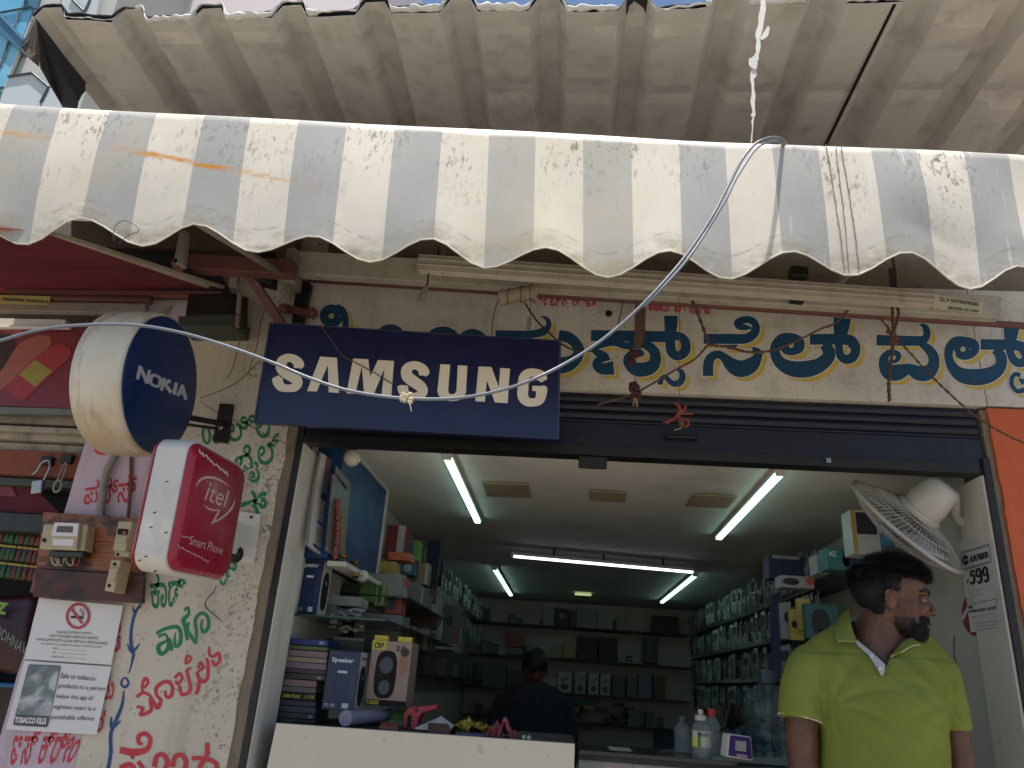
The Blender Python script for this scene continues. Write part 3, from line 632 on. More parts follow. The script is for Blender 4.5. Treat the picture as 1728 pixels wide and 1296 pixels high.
for sts in ([[(611,602,26),(633,496,26)], [(633,505,26),(682,628,26)], [(680,636,26),(702,530,26)]],
            [[(733,568,20),(770,580,22),(788,603,24),(778,648,24),(757,657,20),(724,642,20),(712,622,24),(722,580,24),(737,568,20),(760,576,20)]],
            [[(798,690,26),(820,592,26)], [(812,642,26),(866,610,30)], [(822,638,26),(872,706,30)]],
            [[(897,722,28),(914,628,28)]],
            [[(924,732,26),(965,645,24)], [(957,645,26),(988,760,26)], [(940,705,18),(980,722,18)]]):
    mb = MB()
    for j, s_ in enumerate(sts): fstroke(mb, s_, C7, XL, .0006*j, n=(7 if len(s_) > 2 else 1))
    mb.build('letter', m_grl, nk)
# arm and wall plate
mb = MB(); mb.tube([Vector((-1.33, 2.31, 2.36)), pY(381, 716, 2.49)], .010, 4); mb.build('arm', m_black, nk)
mb = MB(); mb.tube([Vector((-1.30, 2.31, 2.33)), pY(372, 724, 2.49)], .005, 4); mb.build('arm', m_black, nk)
MB().prism([pY(370,680,2.488), pY(394,682,2.488), pY(384,748,2.488), pY(358,744,2.488)], (0, .012, 0)).build('wall_plate', m_black, nk, bevel=.003)
MB().lathe(pY(373,722,2.485), (0,-1,0), [(0,.010),(.008,.010),(.01,.005)], 8).build('bolt', m_chrome, nk)
MB().lathe(Vector((-1.33, 2.12, 2.60)), (0,0,1), [(0,.014),(.05,.014),(.055,.02),(.07,.02)], 10).build('top_bolt', m_galv, nk)

# ================================================================== RED ROUNDED SIGN
XR = -1.03
rd = thing('rounded_sign', 'red rounded sign box with white rim and speech-bubble logo beside the meter board', 'sign', (-1.07, 2.08, 1.98))
C8 = crop(220, 720, 4.629)
cor = [pX(*C8(x, y), XR) for x, y in ((462,72),(898,318),(738,1222),(252,1128))]
def rsq(inset, lift, r=.16, n=8):
    pts = []
    for (cx, cy, a0) in ((1-r, 1-r*.7, 0), (r, 1-r*.7, 90), (r, r*.7, 180), (1-r, r*.7, 270)):
        for i in range(n+1):
            a = radians(a0+90*i/n); x = cx+r*cos(a); y = cy+r*.7*sin(a); pts.append((x, y))
    out = []
    for x, y in pts:
        x = .5+(x-.5)*(1-inset*1.25); y = .5+(y-.5)*(1-inset); p = bil(cor, x, y); out.append(Vector((XR+lift, p.y, p.z)))
    return out
def loft(mb, rings, cap=True):
    n = len(rings[0]); vs = [p for r_ in rings for p in r_]; fs = []
    for i in range(len(rings)-1):
        for k_ in range(n): k2 = (k_+1) % n; fs.append((i*n+k_, i*n+k2, (i+1)*n+k2, (i+1)*n+k_))
    if cap: fs += [tuple(range(n)), tuple(reversed(range((len(rings)-1)*n, len(rings)*n)))]
    mb.add(vs, fs)
mb = MB(); loft(mb, [rsq(.02, -.088), rsq(0, -.082), rsq(0, -.004), rsq(.01, 0)]); mb.build('rim', m_white, rd, smooth=True)
mb = MB(); loft(mb, [rsq(.035, .0002), rsq(.04, .004), rsq(.10, .016), rsq(.115, .018)]); fc = mb.build('face', m_redface, rd, smooth=True)
mb = MB(); loft(mb, [rsq(.0, -.0885), rsq(.03, -.098)]); mb.build('back_face', m_redface, rd, smooth=True)
m_wl = M('faded_white_logo', 'd8b0b4', .5, .1, '9a6a70', 14, .0001)
XI = XR+.0188
mb = MB()
for j, s_ in enumerate(([(512,470,5),(540,422,14),(590,397,18),(660,402,18),(720,430,14),(772,467,4)], [(570,610,5),(610,640,14),(650,652,13),(694,654,12)], [(690,650,14),(668,700,16),(628,760,10)], [(630,752,12),(700,718,17),(770,658,17),(800,610,12),(812,576,4)])):
    fstroke(mb, s_, C8, XI, .0005*j)
mb.build('logo_bubble', m_wl, rd)
def quadX(cv, X, *pts): return [pX(*cv(x, y), X) for x, y in pts]
put_text('logo_word', 'itel', quadX(C8, XI, (622,428),(772,502),(733,632),(572,572)), m_wl, rd, .004, .0008)
put_text('small_wording', 'Smart Phone', quadX(C8, XI, (472,850),(728,932),(716,1000),(456,918)), m_wl, rd, .0, .0008)
random.seed(5)
m_zigzag = P('white_zigzag', 'e8d8d6', .5)  # white zigzag marks across the red sign face
for (x0, y0, x1, y1, a_, w_, n_) in ((535,190,760,372,17,10,17), (372,932,618,1060,10,5,16), (390,852,480,872,6,4,8)):
    mb = MB(); pts = [(x0+(x1-x0)*i/n_+random.uniform(-5,5), y0+(y1-y0)*i/n_+(a_ if i % 2 else -a_)*random.uniform(.4,1), w_) for i in range(n_+1)]
    fstroke(mb, pts, C8, XI, .0004, n=2); mb.build('zigzag_mark', m_zigzag, rd)
MB().prism([pY(402,862,2.49), pY(440,868,2.49), pY(428,952,2.49), pY(392,945,2.49)], (0, .009, 0)).build('wall_plate', m_white, rd, bevel=.001)
mb = MB(); mb.box((-1.075, 2.26, 1.93), (-1.06, 2.49, 2.03)); mb.build('bracket', m_white, rd, bevel=.001)
for u, v in ((424, 873), (417, 908)): MB().lathe(pY(u, v, 2.489), (0,-1,0), [(0,.006),(.003,.006),(.004,.002)], 8).build('screw', m_rustred, rd)
MB().ball(pY(397, 935, 2.44), (.026, .03, .03), 12).build('tape_wrap', m_black, rd)
random.seed(9)
for i, (x, y) in enumerate(((280,430),(187,672),(157,787),(275,828),(118,1015),(62,1045),(192,1130))):
    u, v = C8(x, y); Ye = 1.885; p = pY(u, v, Ye)
    if x < 100: p = pY(u+2, v, 1.89)
    mb = MB(); mb.ball(p, (.0035, .0022, .0022), 6); mb.ball(p+Vector((.004, 0, .002)), .0016, 6)
    props(mb.build('insect', m_print), 'tiny dark insect on the white rim of the red sign box', 'insect', 'insects on the red sign rim')

# ================================================================== PAINTED WORDS ON THE PILLAR
YW = 2.5012
bl = bld
def word(s, q, mat, bold=.035, Y=YW, lift=.0004): return put_text('painted_word', s, quadY(Y, *q), mat, bl, bold, lift)
word('0ವಲಿ್ಲ', [(338,716),(452,690),(458,738),(342,752)], m_green, .015)
word('ಬೈಲ್', [(393,762),(470,722),(482,800),(404,822)], m_green, .015)
word('ನ್', [(398,832),(450,822),(456,876),(412,892)], m_green, .02)
word('ಕಾಡ್', [(252,968),(318,960),(312,1022),(256,1028)], m_green, .015)
word('ಡ್', [(366,960),(398,930),(404,978),(372,990)], m_green, .02)
C9 = crop(200, 940, 3.64)
def wstrokes(sts, mat, cv=C9, Y=YW, lift=.0003):
    mb = MB()
    for j, s_ in enumerate(sts): stroke(mb, [(a_, b_, c_*.82) for a_, b_, c_ in s_], cv, Y, lift+.00012*j, ramp=.0001)
    return mb.build('painted_word', mat, bl)
wstrokes([[(232,470,26),(290,440,26),(360,430,30),(382,470,28),(378,530,28),(350,548,24),(345,500,16),(350,465,10)], [(245,490,22),(285,475,20),(300,510,18),(250,540,30),(248,580,34),(270,595,30),(300,565,26),(312,505,22),(325,555,30),(318,575,20)],
          [(405,330,20),(425,310,20),(432,350,22),(400,385,34),(410,430,30),(420,500,22),(415,512,6)], [(430,400,20),(425,450,24),(455,500,26),(475,530,14),(478,450,24),(472,385,24),(510,345,26),(548,370,24),(552,430,24),(525,460,26),(508,430,18),(515,385,16)]], m_green)
wstrokes([[(110,860,24),(150,835,26),(190,850,22),(215,890,26),(240,925,34),(260,880,28),(235,850,24),(235,800,30),(290,765,30),(328,790,26),(325,850,28),(295,860,24),(285,820,20)],
          [(150,840,20),(145,790,22),(165,745,26),(182,770,20),(160,800,20),(148,790,14)], [(112,920,24),(150,930,26),(135,970,26),(200,940,30),(190,870,18)],
          [(345,745,24),(375,715,24),(390,745,22),(365,780,24),(350,760,20)], [(375,790,24),(390,845,26),(440,820,28),(430,740,24),(420,700,24),(445,680,20)], [(412,660,18),(420,610,22),(445,620,18),(430,650,16),(418,640,10)],
          [(490,680,22),(505,650,26),(520,680,22),(495,700,20),(485,720,24),(510,765,30),(545,745,28),(550,660,24),(540,620,22)], [(555,550,14),(560,600,22),(585,610,24),(615,590,22),(620,640,24),(590,665,24),(575,630,18)], [(490,755,14),(492,800,30),(475,845,22)]], m_red)
wstrokes([[(8,1185,50),(100,1200,56),(175,1180,40),(195,1120,34),(165,1085,36),(125,1100,34),(125,1140,30),(150,1150,20)], [(70,1190,24),(90,1240,26)], [(10,1300,50),(70,1275,40),(110,1330,44)], [(120,1255,34),(150,1300,36),(160,1350,30)],
          [(220,1290,38),(235,1225,36),(275,1215,36),(300,1260,38),(275,1320,40),(230,1320,40)], [(330,1290,38),(350,1225,36),(395,1220,36),(415,1265,38),(400,1330,40)], [(450,1235,34),(540,1240,36),(600,1270,34),(610,1330,30)], [(545,1140,34),(540,1230,34),(500,1290,38),(540,1330,38)]], m_red)
word('ಪಸ್ಸ್', [(146,812),(232,798),(230,848),(140,852)], m_red, .012, 2.4993)
word('ಲ', [(158,735),(186,748),(186,770),(156,766)], m_red, .02, 2.4993)
word('ಐಸ್ ಕ್ರೀಂ', [(26,1222),(150,1226),(120,1288),(16,1292)], m_red, .015, 2.4993)
word('ಕ', [(188,1050),(204,1046),(204,1100),(186,1100)], m_red, .02, 2.4993); word('ಮ', [(172,1145),(196,1140),(190,1180),(168,1182)], m_red, .02, 2.4993); word('ರ', [(163,1205),(180,1196),(172,1236),(158,1236)], m_red, .02, 2.4993)
mb = MB(); I = lambda x, y: (x, y)
for j, s_ in enumerate(([(240,1015,2),(228,1035,5),(222,1060,5),(221,1085,6),(225,1105,5),(218,1135,2)], [(226,1033,5),(240,1022,1)],[(226,1033,5),(224,1022,1)], [(215,1087,2),(223,1100,5),(236,1086,2)], [(212,1143,3),(217,1152,4),(212,1160,4),(205,1155,4),(207,1146,3),(213,1144,3)], [(209,1166,2),(206,1190,5),(195,1218,6),(187,1240,6),(187,1270,6),(182,1300,6)], [(188,1210,3),(189,1228,6),(204,1216,2)])):
    stroke(mb, s_, I, YW, .0003+.00012*j, ramp=.0001)
mb.build('painted_vine_line', m_blueb, bl)
random.seed(21)
mb = MB(); stroke(mb, [(365,988,1.2),(362,997,1.4),(353,1007,1.4),(346,1018,1.2),(350,1027,1.4),(362,1038,1.4),(376,1050,1.2)], I, YW, .0004); mb.build('crack', m_print, bl)

# ================================================================== ELECTRICITY METER BOARD
YBD = 2.45
eb = thing('meter_board', 'scorched varnished wooden board of planks carrying the electricity meter', 'board', pY(150, 940, YBD))
def ip(q, x, y): a = (q[0][0]+(q[1][0]-q[0][0])*x, q[0][1]+(q[1][1]-q[0][1])*x); b = (q[3][0]+(q[2][0]-q[3][0])*x, q[3][1]+(q[2][1]-q[3][1])*x); return (a[0]+(b[0]-a[0])*y, a[1]+(b[1]-a[1])*y)
BQ = [(73,864),(246,875),(240,1018),(55,1007)]
k = NT('scorched_plank'); gr = k.noise(1, 5, .65, k.mapc((9, 9, 120)))
bse = k.mix(k.ramp(gr, .35, .7), lin('a06238'), lin('6a3a24')); lo = k.ramp(k.sep()[2], 1.865, 1.855); bse = k.mix(lo, bse, k.mix(k.ramp(gr, .3, .7), lin('5a2c22'), lin('3a1c18')))
sc_ = k.ramp(k.noise(1, 5, .65, k.mapc((7, 7, 15))), .47, .6); bse = k.mix(k.math('MULTIPLY', sc_, .93), bse, lin('1c0f0e')); k.color(bse); k.b.inputs['Roughness'].default_value = .4; k.bump(gr, .0008); m_plank = k.m
for y0, y1 in ((0, .30), (.305, .66), (.667, 1)):
    MB().prism([pY(*ip(BQ, x, y), YBD) for x, y in ((0,y0),(1,y0),(1,y1),(0,y1))], (0, .018, 0)).build('plank', m_plank, eb, bevel=.0015)
for x in (.12, .85): a = pY(*ip(BQ, x, .05), YBD+.019); b = pY(*ip(BQ, x, .95), YBD+.019); MB().box((a.x-.012, YBD+.019, b.z), (a.x+.012, YBD+.047, a.z)).build('batten', m_wood, eb)
C10 = crop(40, 830, 6.48)
mt = thing('electricity_meter', 'grey electricity meter with small display mounted on the wooden board', 'meter', pY(105, 905, 2.4))
def pr(name, pts, cv, Y, d, mat, par, bev=.002): return MB().prism([pY(*cv(x, y), Y) for x, y in pts], (0, d, 0)).build(name, mat, par, bevel=bev)
pr('body', [(215,345),(700,352),(660,640),(165,625)], C10, 2.395, .052, m_beige, mt, .006)
pr('front_panel', [(330,330),(612,338),(575,640),(262,625)], C10, 2.378, .015, m_beige, mt, .004)
pr('label', [(340,335),(600,345),(585,488),(298,478)], C10, 2.3765, .001, m_paper, mt, 0)
pr('display', [(368,372),(540,378),(530,446),(352,440)], C10, 2.3752, .001, P('dull_lcd', '5b4f4c', .3), mt, 0)
pr('label', [(322,512),(548,518),(538,592),(308,584)], C10, 2.3765, .001, m_paper, mt, 0)
pr('terminal_cover', [(280,642),(650,650),(640,715),(262,705)], C10, 2.40, .04, M('smoked_cover', '2a302a', .3, .3, '0d0f0d', 20), mt, .003)
for i, (x, cl) in enumerate(((300,'c8b48a'),(352,'c8b48a'),(458,'b8a47a'),(520,'a8362c'),(392,'2a2a2a'))):
    mb = MB(); a = [(x,715),(x+14,770),(x+45,800),(x+75,795),(x+90,725)]; mb.tube(smooth3([pY(*C10(p, q), 2.415+.006*(i % 2)) for p, q in a], 4), .0022, 6); mb.build('lead', P('lead_'+cl, cl, .5), mt, smooth=True)
pr('knob', [(200,505),(238,510),(232,548),(196,544)], C10, 2.39, .01, m_dark, mt, .002)
for nm, q, lb, extra in (('fuse_box', [(1035,318),(1190,322),(1110,645),(970,640)], 'yellowed fuse box with red indicator, upper right of the meter', 1), ('fuse_carrier', [(955,742),(1062,745),(985,1095),(880,1080)], 'yellowed porcelain-style fuse carrier below the fuse box on the board', 2)):
    f_ = thing(nm, lb, 'fuse box', pY(*C10(q[0][0], q[2][1]), 2.4)); pr('body', q, C10, 2.382, .068, m_beige, f_, .003)
    if extra == 1:
        pr('window', [(1030,400),(1145,408),(1135,470),(1020,462)], C10, 2.3805, .001, m_dark, f_, 0); pr('indicator', [(1085,432),(1112,434),(1108,464),(1082,462)], C10, 2.379, .001, P('indicator_red', 'c24a3a', .4), f_, 0); pr('switch', [(1030,470),(1130,478),(1112,560),(1000,550)], C10, 2.376, .006, m_beige, f_, .002)
        pr('foot', [(1005,645),(1160,655),(1140,712),(990,705)], C10, 2.40, .05, m_beige, f_, .002)
        MB().lathe(pY(*C10(1027, 684), 2.399), (0,-1,0), [(0,.005),(.001,.005)], 10).build('screw_hole', m_dark, f_)
    else:
        for (x, y) in ((995, 790), (935, 1025)): MB().lathe(pY(*C10(x, y), 2.381), (0,-1,0), [(0,.0055),(.001,.0055)], 12).build('screw_hole', m_dark, f_)
        pr('ridge', [(940,830),(1035,838),(985,980),(905,972)], C10, 2.376, .006, m_beige, f_, .002)
cd = thing('conduit_pipe', 'grey corrugated conduit running down the pink wall to the meter board', 'conduit', pY(180, 820, 2.46))
C11 = crop(130, 680, 4.547); mb = MB(); pts = smooth3([pY(*C11(x, y), 2.475) for x, y in ((300,395),(272,440),(232,520),(212,600),(200,700),(186,800),(182,880))], 14); mb.tube(pts, [.0115 if i % 2 else .0135 for i in range(len(pts))], 10); mb.build('flexible_pipe', m_galv, cd, smooth='all')
mb = MB(); mb.tube([pY(176, 860, 2.455), pY(172, 880, 2.452)], .003, 6); mb.build('blue_wire', m_blueb, cd)
cd2 = MB(); cd2.tube(smooth3([pY(218, 690, 2.49), pY(221, 760, 2.49), pY(220, 830, 2.488), pY(216, 876, 2.47)], 6), .006, 8); props(cd2.build('old_pipe', m_rustred), 'thin rusty pipe on the pink wall left of the red sign', 'pipe')

# ================================================================== NOTICES
C12 = crop(0, 1000, 4.38)
def notice(name, label, q, Y, z_=.0012): 
    t = thing(name, label, 'notice', pY(*q[2], Y)); mb = MB(); Q = quadY(Y, *q)
    mb.grid(lambda x, y: bil(Q, x, 1-y)+Vector((0, -.0015*abs(noise.noise(Vector((x*3, y*2, len(label)))))-.0005, 0)), 10, 10); mb.build('sheet', m_paper, t, solid=.0006); return t
n1 = notice('no_smoking_notice', 'white paper no-smoking notice with red ring, taped under the meter board', [(66,1009),(208,1022),(188,1122),(41,1112)], 2.452+.036)
YN = 2.484
mb = MB(); 
def ell(cx, cy, rx, ry, rot, n=40): return [(cx+rx*cos(a)*cos(rot)-ry*sin(a)*sin(rot), cy+rx*cos(a)*sin(rot)+ry*sin(a)*cos(rot)) for a in (2*pi*i/n for i in range(n+1))]
stroke(mb, [(x, y, 20) for x, y in ell(576, 173, 80, 88, .25)], C12, YN, 0, n=1); stroke(mb, [(528,118,20),(608,228,20)], C12, YN, .0008, n=1); mb.build('prohibition_ring', P('print_red', 'b8474c', .6), n1)
mb = MB(); stroke(mb, [(524,180,18),(618,185,18)], C12, YN+.0004, 0, n=1); stroke(mb, [(600,120,5),(590,135,5),(608,148,5),(604,162,5),(622,170,5)], C12, YN, 0); stroke(mb, [(604,118,4),(616,128,4),(612,142,4),(622,150,4),(622,166,4)], C12, YN-.0005, 0); mb.build('cigarette_symbol', m_print, n1)
for s, q in (('ಧೂಮಪಾನ ನಿಷೇಧಿತ ಪ್ರದೇಶ', (420,278,680,292,678,312,418,302)), ('ಇಲ್ಲಿ ಧೂಮಪಾನ ಮಾಡುವುದು ಅಪರಾಧ', (365,305,722,322,720,350,364,330)), ('ಉಲ್ಲಂಘಿಸಿದವರಿಗೆ ರೂ.200ರ ವರೆಗೆ ದಂಡ ವಿಧಿಸಲಾಗುವುದು.', (272,332,798,362,795,388,270,356)), ('ಈ ಸ್ಥಳದಲ್ಲಿ ಧೂಮಪಾನ ಕಂಡುಬಂದಲ್ಲಿ ಇವರಿಗೆ ದೂರು ನೀಡಿ', (305,368,755,395,752,412,303,384)), ('ಹೆಸರು:', (390,402,430,406,428,420,388,416)), ('ಹುದ್ದೆ:', (385,432,415,435,412,450,382,446)), ('ದೂರವಾಣಿ ಸಂಖ್ಯೆ:', (378,462,475,468,472,484,376,478))):
    put_text('wording', s, quadY(YN, C12(*q[:2]), C12(*q[2:4]), C12(*q[4:6]), C12(*q[6:])), m_print, n1, .0, .0002)
mb = MB()
for y in (418, 448, 480): stroke(mb, [(432 if y < 470 else 478, y, 1.6), (640, y+12, 1.6)], C12, YN, 0, n=1)
mb.build('ruled_line', m_print, n1)
n2 = notice('tobacco_notice', 'white paper notice about tobacco sales to minors with grey picture panel', [(41,1115),(188,1125),(163,1240),(10,1231)], 2.452+.036)
k = NT('grey_halftone_picture'); a_ = k.ramp(k.noise(13, 3, .5, dist=.8), .52, .68); b_ = k.ramp(k.noise(40, 4, .6), .3, .8); k.color(k.mix(a_, k.mix(b_, lin('5c6466'), lin('7d8687')), lin('b4b9b8'))); m_half = k.m
def rquad(q, Y, mat, par, name, r=.1):
    Q = quadY(Y, *q); pts = []
    for (cx, cy, a0) in ((1-r, 1-r*.5, 0), (r, 1-r*.5, 90), (r, r*.5, 180), (1-r, r*.5, 270)):
        for i in range(5): a = radians(a0+90*i/4); pts.append(bil(Q, cx+r*cos(a), cy+r*.5*sin(a)))
    return MB().add(pts, [tuple(range(len(pts)))]).build(name, mat, par)
rquad([C12(212,530),C12(448,542),C12(350,996),C12(94,980)], YN, P('dark_grey_print', '4e5355', .6), n2, 'picture_border', .05)
MB().add([pY(*C12(x, y), YN-.0004) for x, y in ((218,536),(441,547),(368,912),(112,900))], [(0,1,2,3)]).build('picture', m_half, n2)
put_text('wording', 'TOBACCO KILLS', quadY(YN-.0004, C12(115,918), C12(345,926), C12(340,974), C12(108,962)), m_paper, n2, .05, .0004)
for s, q in (('Sale to tobacco', (452,592,706,618,702,652,444,632)), ('products to a person', (436,668,778,696,772,734,426,714)), ('below the age of', (422,748,690,764,684,806,412,790)), ('eighteen years is a', (402,826,708,842,700,884,392,866)), ('punishable offence', (384,902,698,914,692,956,372,946))):
    put_text('wording', s, quadY(YN, C12(*q[:2]), C12(*q[2:4]), C12(*q[4:6]), C12(*q[6:])), P('grey_print', '3c3c42', .6), n2, .004, .0003)

# ================================================================== NEIGHBOURING SHOP ON THE LEFT
nbs = thing('neighbour_shop', 'dark neighbouring shop front on the left with stone moulding and orange lintel', 'shop building', (-2.6, 2.6, 0))
def nbq(name, q, Y, d, mat, bev=.004): return MB().prism([pY(*p, Y) for p in q], (0, d, 0)).build(name, mat, nbs, bevel=bev)
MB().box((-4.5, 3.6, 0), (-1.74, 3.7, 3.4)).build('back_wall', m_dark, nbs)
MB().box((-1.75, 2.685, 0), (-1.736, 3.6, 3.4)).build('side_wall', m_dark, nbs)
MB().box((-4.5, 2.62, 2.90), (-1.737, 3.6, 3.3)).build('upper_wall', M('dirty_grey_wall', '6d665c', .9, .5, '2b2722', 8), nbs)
m_mold = M('stained_stone_moulding', 'a19887', .85, .6, '3c352c', 9, .002, streak=.5)
def nbz(v, Y=2.58, u=60): return pY(u, v, Y).z
for v0, v1, Y in ((697,716,2.60),(719,729,2.56),(731,743,2.59)):
    MB().box((-4.5, Y, nbz(v1, Y)), (-1.737, 2.9, nbz(v0, Y))).build('moulding', m_mold, nbs, bevel=.006)
MB().box((-4.5, 2.62, nbz(757)), (-1.737, 2.9, nbz(744))).build('moulding', m_mold, nbs)
MB().box((-4.5, 2.60, nbz(800)), (-1.737, 2.8, nbz(758))).build('lintel', M('dirty_orange_lintel', '7c4634', .8, .6, '3a1c14', 7, .001), nbs, bevel=.004)
MB().box((-4.5, 2.63, nbz(816)), (-1.737, 2.8, nbz(802))).build('shutter_edge', M('dark_green_steel', '3c443c', .5), nbs, bevel=.004)
MB().prism([pY(-80,814,2.66), pY(58,824,2.66), pY(104,868,2.66), pY(-80,860,2.66)], (0, .01, 0)).build('cloth_band', M('maroon_cloth', '5a1c2a', .9, .3, '22090f', 20), nbs)
MB().prism([pY(-80,808,2.655), pY(18,816,2.655), pY(28,838,2.655), pY(-80,834,2.655)], (0, .004, 0)).build('cloth_band', M('pink_cloth', '7c3e4c', .9, .3, '4a1c28', 20), nbs)
MB().box((-4.5, 2.64, nbz(898, 2.64)), (-1.80, 2.7, nbz(868, 2.64))).build('shelf_front', M('dull_teal_board', '2f3a38', .6, .3, '141816', 10), nbs)
MB().tube([pY(-60, 1152, 2.75), pY(75, 1160, 2.75)], .008, 8).build('blue_rod', P('rod_blue', '1f6a92', .4), nbs)
MB().box((-4.5, 2.8, .3), (-1.80, 3.4, nbz(1162, 2.8))).build('counter', M('dark_brown_counter', '3a2a20', .6, .4, '140e0a', 10), nbs)
# poster of ice lollies
ip_ = thing('ice_cream_poster', 'red poster of wrapped ice lollies over the neighbouring shop', 'poster', pY(60, 690, 2.55))
pr('panel', [(-60,553),(212,551),(135,690),(-60,682)], I, 2.55, .02, M('faded_red_poster', '74262e', .45, .25, '3c1418', 5, .0002), ip_, .001)
pr('frame', [(-60,684),(133,690),(131,700),(-60,697)], I, 2.545, .03, M('frame_dull_green', '6c746a', .6, .4, '33332c', 12), ip_, .002)
def lolly(pts, mat, Y): MB().add([pY(*C13(x, y), Y) for x, y in pts], [tuple(range(len(pts)))]).build('lolly', mat, ip_)
C13 = crop(0, 380, 3.456)
m_lol = P('printed_lolly_pink', '98584c', .5); m_lol2 = P('printed_lolly_red', '98303a', .5); m_ylw = P('printed_yellow', '948a3a', .5)
lolly([(-20,950),(-20,760),(60,720),(150,670),(230,640),(290,645),(300,690),(250,760),(150,850),(60,920),(10,960)], m_lol, 2.5488)
lolly([(130,1030),(30,960),(110,860),(220,760),(310,700),(370,690),(415,725),(410,770),(330,840),(240,930)], m_lol2, 2.5480)
lolly([(205,945),(110,870),(205,785),(305,850)], m_ylw, 2.5472)
MB().add([pY(*C13(x, y), 2.5484) for x, y in ((-20,620),(60,630),(100,700),(20,830),(-20,880))], [(0,1,2,3,4)]).build('chocolate', P('printed_dark_brown', '33191a', .5), ip_)
wf = thing('tube_light_fitting', 'white unlit tube light fitting above the red ice lolly poster', 'light fitting', pY(60, 545, 2.5))
pr('body', [(-60,536),(110,539),(110,549),(-60,549)], I, 2.50, .04, m_white, wf, .002); MB().tube([pY(-60,552,2.49), pY(104,552,2.49)], .006, 8).build('tube', m_white, wf, smooth='all')
ra = thing('red_awning', 'faded red cloth awning of the neighbouring shop seen from below', 'awning', pY(100, 470, 2.2))
mb = MB(); A0, A1, B1, B0 = pY(-300,330,1.55), pY(82,396,1.72), pY(372,489,2.42), pY(-300,492,2.42)
k = NT('red_awning_cloth'); k.color(k.mix(k.ramp(k.noise(1, 4, .6, k.mapc((3, 12, 3))), .35, .75), lin('80303a'), lin('58242c'))); k.b.inputs['Roughness'].default_value = .8
trm = k.n('ShaderNodeBsdfTranslucent'); trm.inputs[0].default_value = lin('8c2030')+(1,); mxs = k.n('ShaderNodeMixShader'); mxs.inputs[0].default_value = .35; out_ = k.t.nodes['Material Output']; k.l(k.b.outputs[0], mxs.inputs[1]); k.l(trm.outputs[0], mxs.inputs[2]); k.l(mxs.outputs[0], out_.inputs[0])
mb.grid(lambda x, y: bil([A0, A1, B1, B0], x, 1-y)+Vector((0, 0, .02*sin(pi*y)+.01*noise.noise(Vector((x*6, y*4, 0))))), 24, 12); mb.build('cloth', k.m, ra, smooth='all')
MB().prism([pY(76,394,1.715), pY(112,403,1.77), pY(378,487,2.42), pY(350,487,2.41)], (0, 0, .012)).build('edge_strip', M('edge_strip_pale', 'a69c88', .7, .5, '5a4e40', 16), ra)
MB().prism([pY(-300,484,2.40), pY(372,492,2.40), pY(372,498,2.40), pY(-300,492,2.40)], (0, .03, 0)).build('back_rail', m_rustred, ra)
MB().tube([pY(-200,500,2.42), pY(255,507,2.42)], .018, 8).build('roller', m_rustred, ra, smooth='all')
pr('channel', [(-200,505),(246,512),(244,528),(-200,520)], I, 2.40, .03, m_galv, ra, .002)
st = pr('sticker', [(-30,497),(86,500),(82,515),(-30,512)], I, 2.397, .001, M('yellow_sticker', 'a6a060', .6, .3, '6a6020', 30), ra, 0)
put_text('sticker_print', ': 9050990904, 9945934614', quadY(2.3965, (1,502), (82,507), (81,513), (1,508)), m_print, st, .03, .0004)
# padlocks
m_pl = m_chrome
for i, (u, v, lb, dv) in enumerate(((64, 822, 'silver padlock hanging open from the orange lintel, left of two', 0), (98, 818, 'small worn padlock hanging from the orange lintel, right of two', 1))):
    p = pY(u, v, 2.58); t = thing('padlock', lb, 'padlock', p)
    if dv == 0:
        MB().obox(p, (.020, 0, .004), (0, .010, 0), (-.005, 0, .026)).build('body', m_pl, t, bevel=.006)
        MB().tube(smooth3([p+Vector((.012,0,.02)), p+Vector((.022,0,.07)), p+Vector((.012,0,.10)), p+Vector((-.012,0,.092)), p+Vector((-.022,0,.06)), p+Vector((-.035,0,.045))], 5), .004, 8).build('shackle', m_pl, t, smooth='all')
    else:
        MB().tube([p+Vector((.014*cos(a), 0, .022*sin(a)-.005)) for a in [2*pi*i/16 for i in range(17)]], .0045, 8).build('body', m_galv, t, smooth='all')
        MB().tube(smooth3([p+Vector((-.008,0,.015)), p+Vector((-.002,0,.06)), p+Vector((.006,0,.085)), p+Vector((.012,0,.06)), p+Vector((.008,0,.015))], 5), .003, 8).build('shackle', m_galv, t, smooth='all')
    MB().obox(p+Vector((.0,.01,.10)), (.022, 0, 0), (0, .012, 0), (0, 0, .016)).build('hasp', m_black, t, bevel=.004)
# hanging sachet strips
random.seed(12)
cols_ = ['561e1c', '5c2418', '521719', '184426', '1a4a2a', '163c22', '541a18', '1c4222']
for i in range(11):
    u = -24+i*9; p = pY(u, 935+i*1.0, 2.72); t = thing('sachet_strip', 'strip of red snack sachets hanging in the dark shop' if cols_[i % 8][0] != '1' and cols_[i % 8][0] != '2' else 'strip of green snack sachets hanging in the dark shop', 'sachets', p, 'sachet strips hanging in the neighbouring shop')
    for j in range(3):
        c = p+Vector((random.uniform(-.002,.002), .004*j, .075-.062*j)); mb = MB()
        mb.grid(lambda x, y: c+Vector(((x-.5)*.024, -.008*sin(pi*x)*sin(pi*y)-.004, (y-.5)*.058)), 4, 6); mb.build('sachet', P('sachet_'+cols_[i % 8], cols_[i % 8], .3), t, smooth='all', solid=.001)
        MB().add([c+Vector((x, -.0125, z)) for x, z in ((-.010,.019),(.010,.019),(.010,.027),(-.010,.027))], [(0,1,2,3)]).build('sachet_band', P('sachet_gold', 'a08a28', .4), t)
bg_ = thing('snack_bag', 'dark red snack bag with pale curved lettering in the neighbouring shop', 'bag', pY(20, 1150, 2.7))
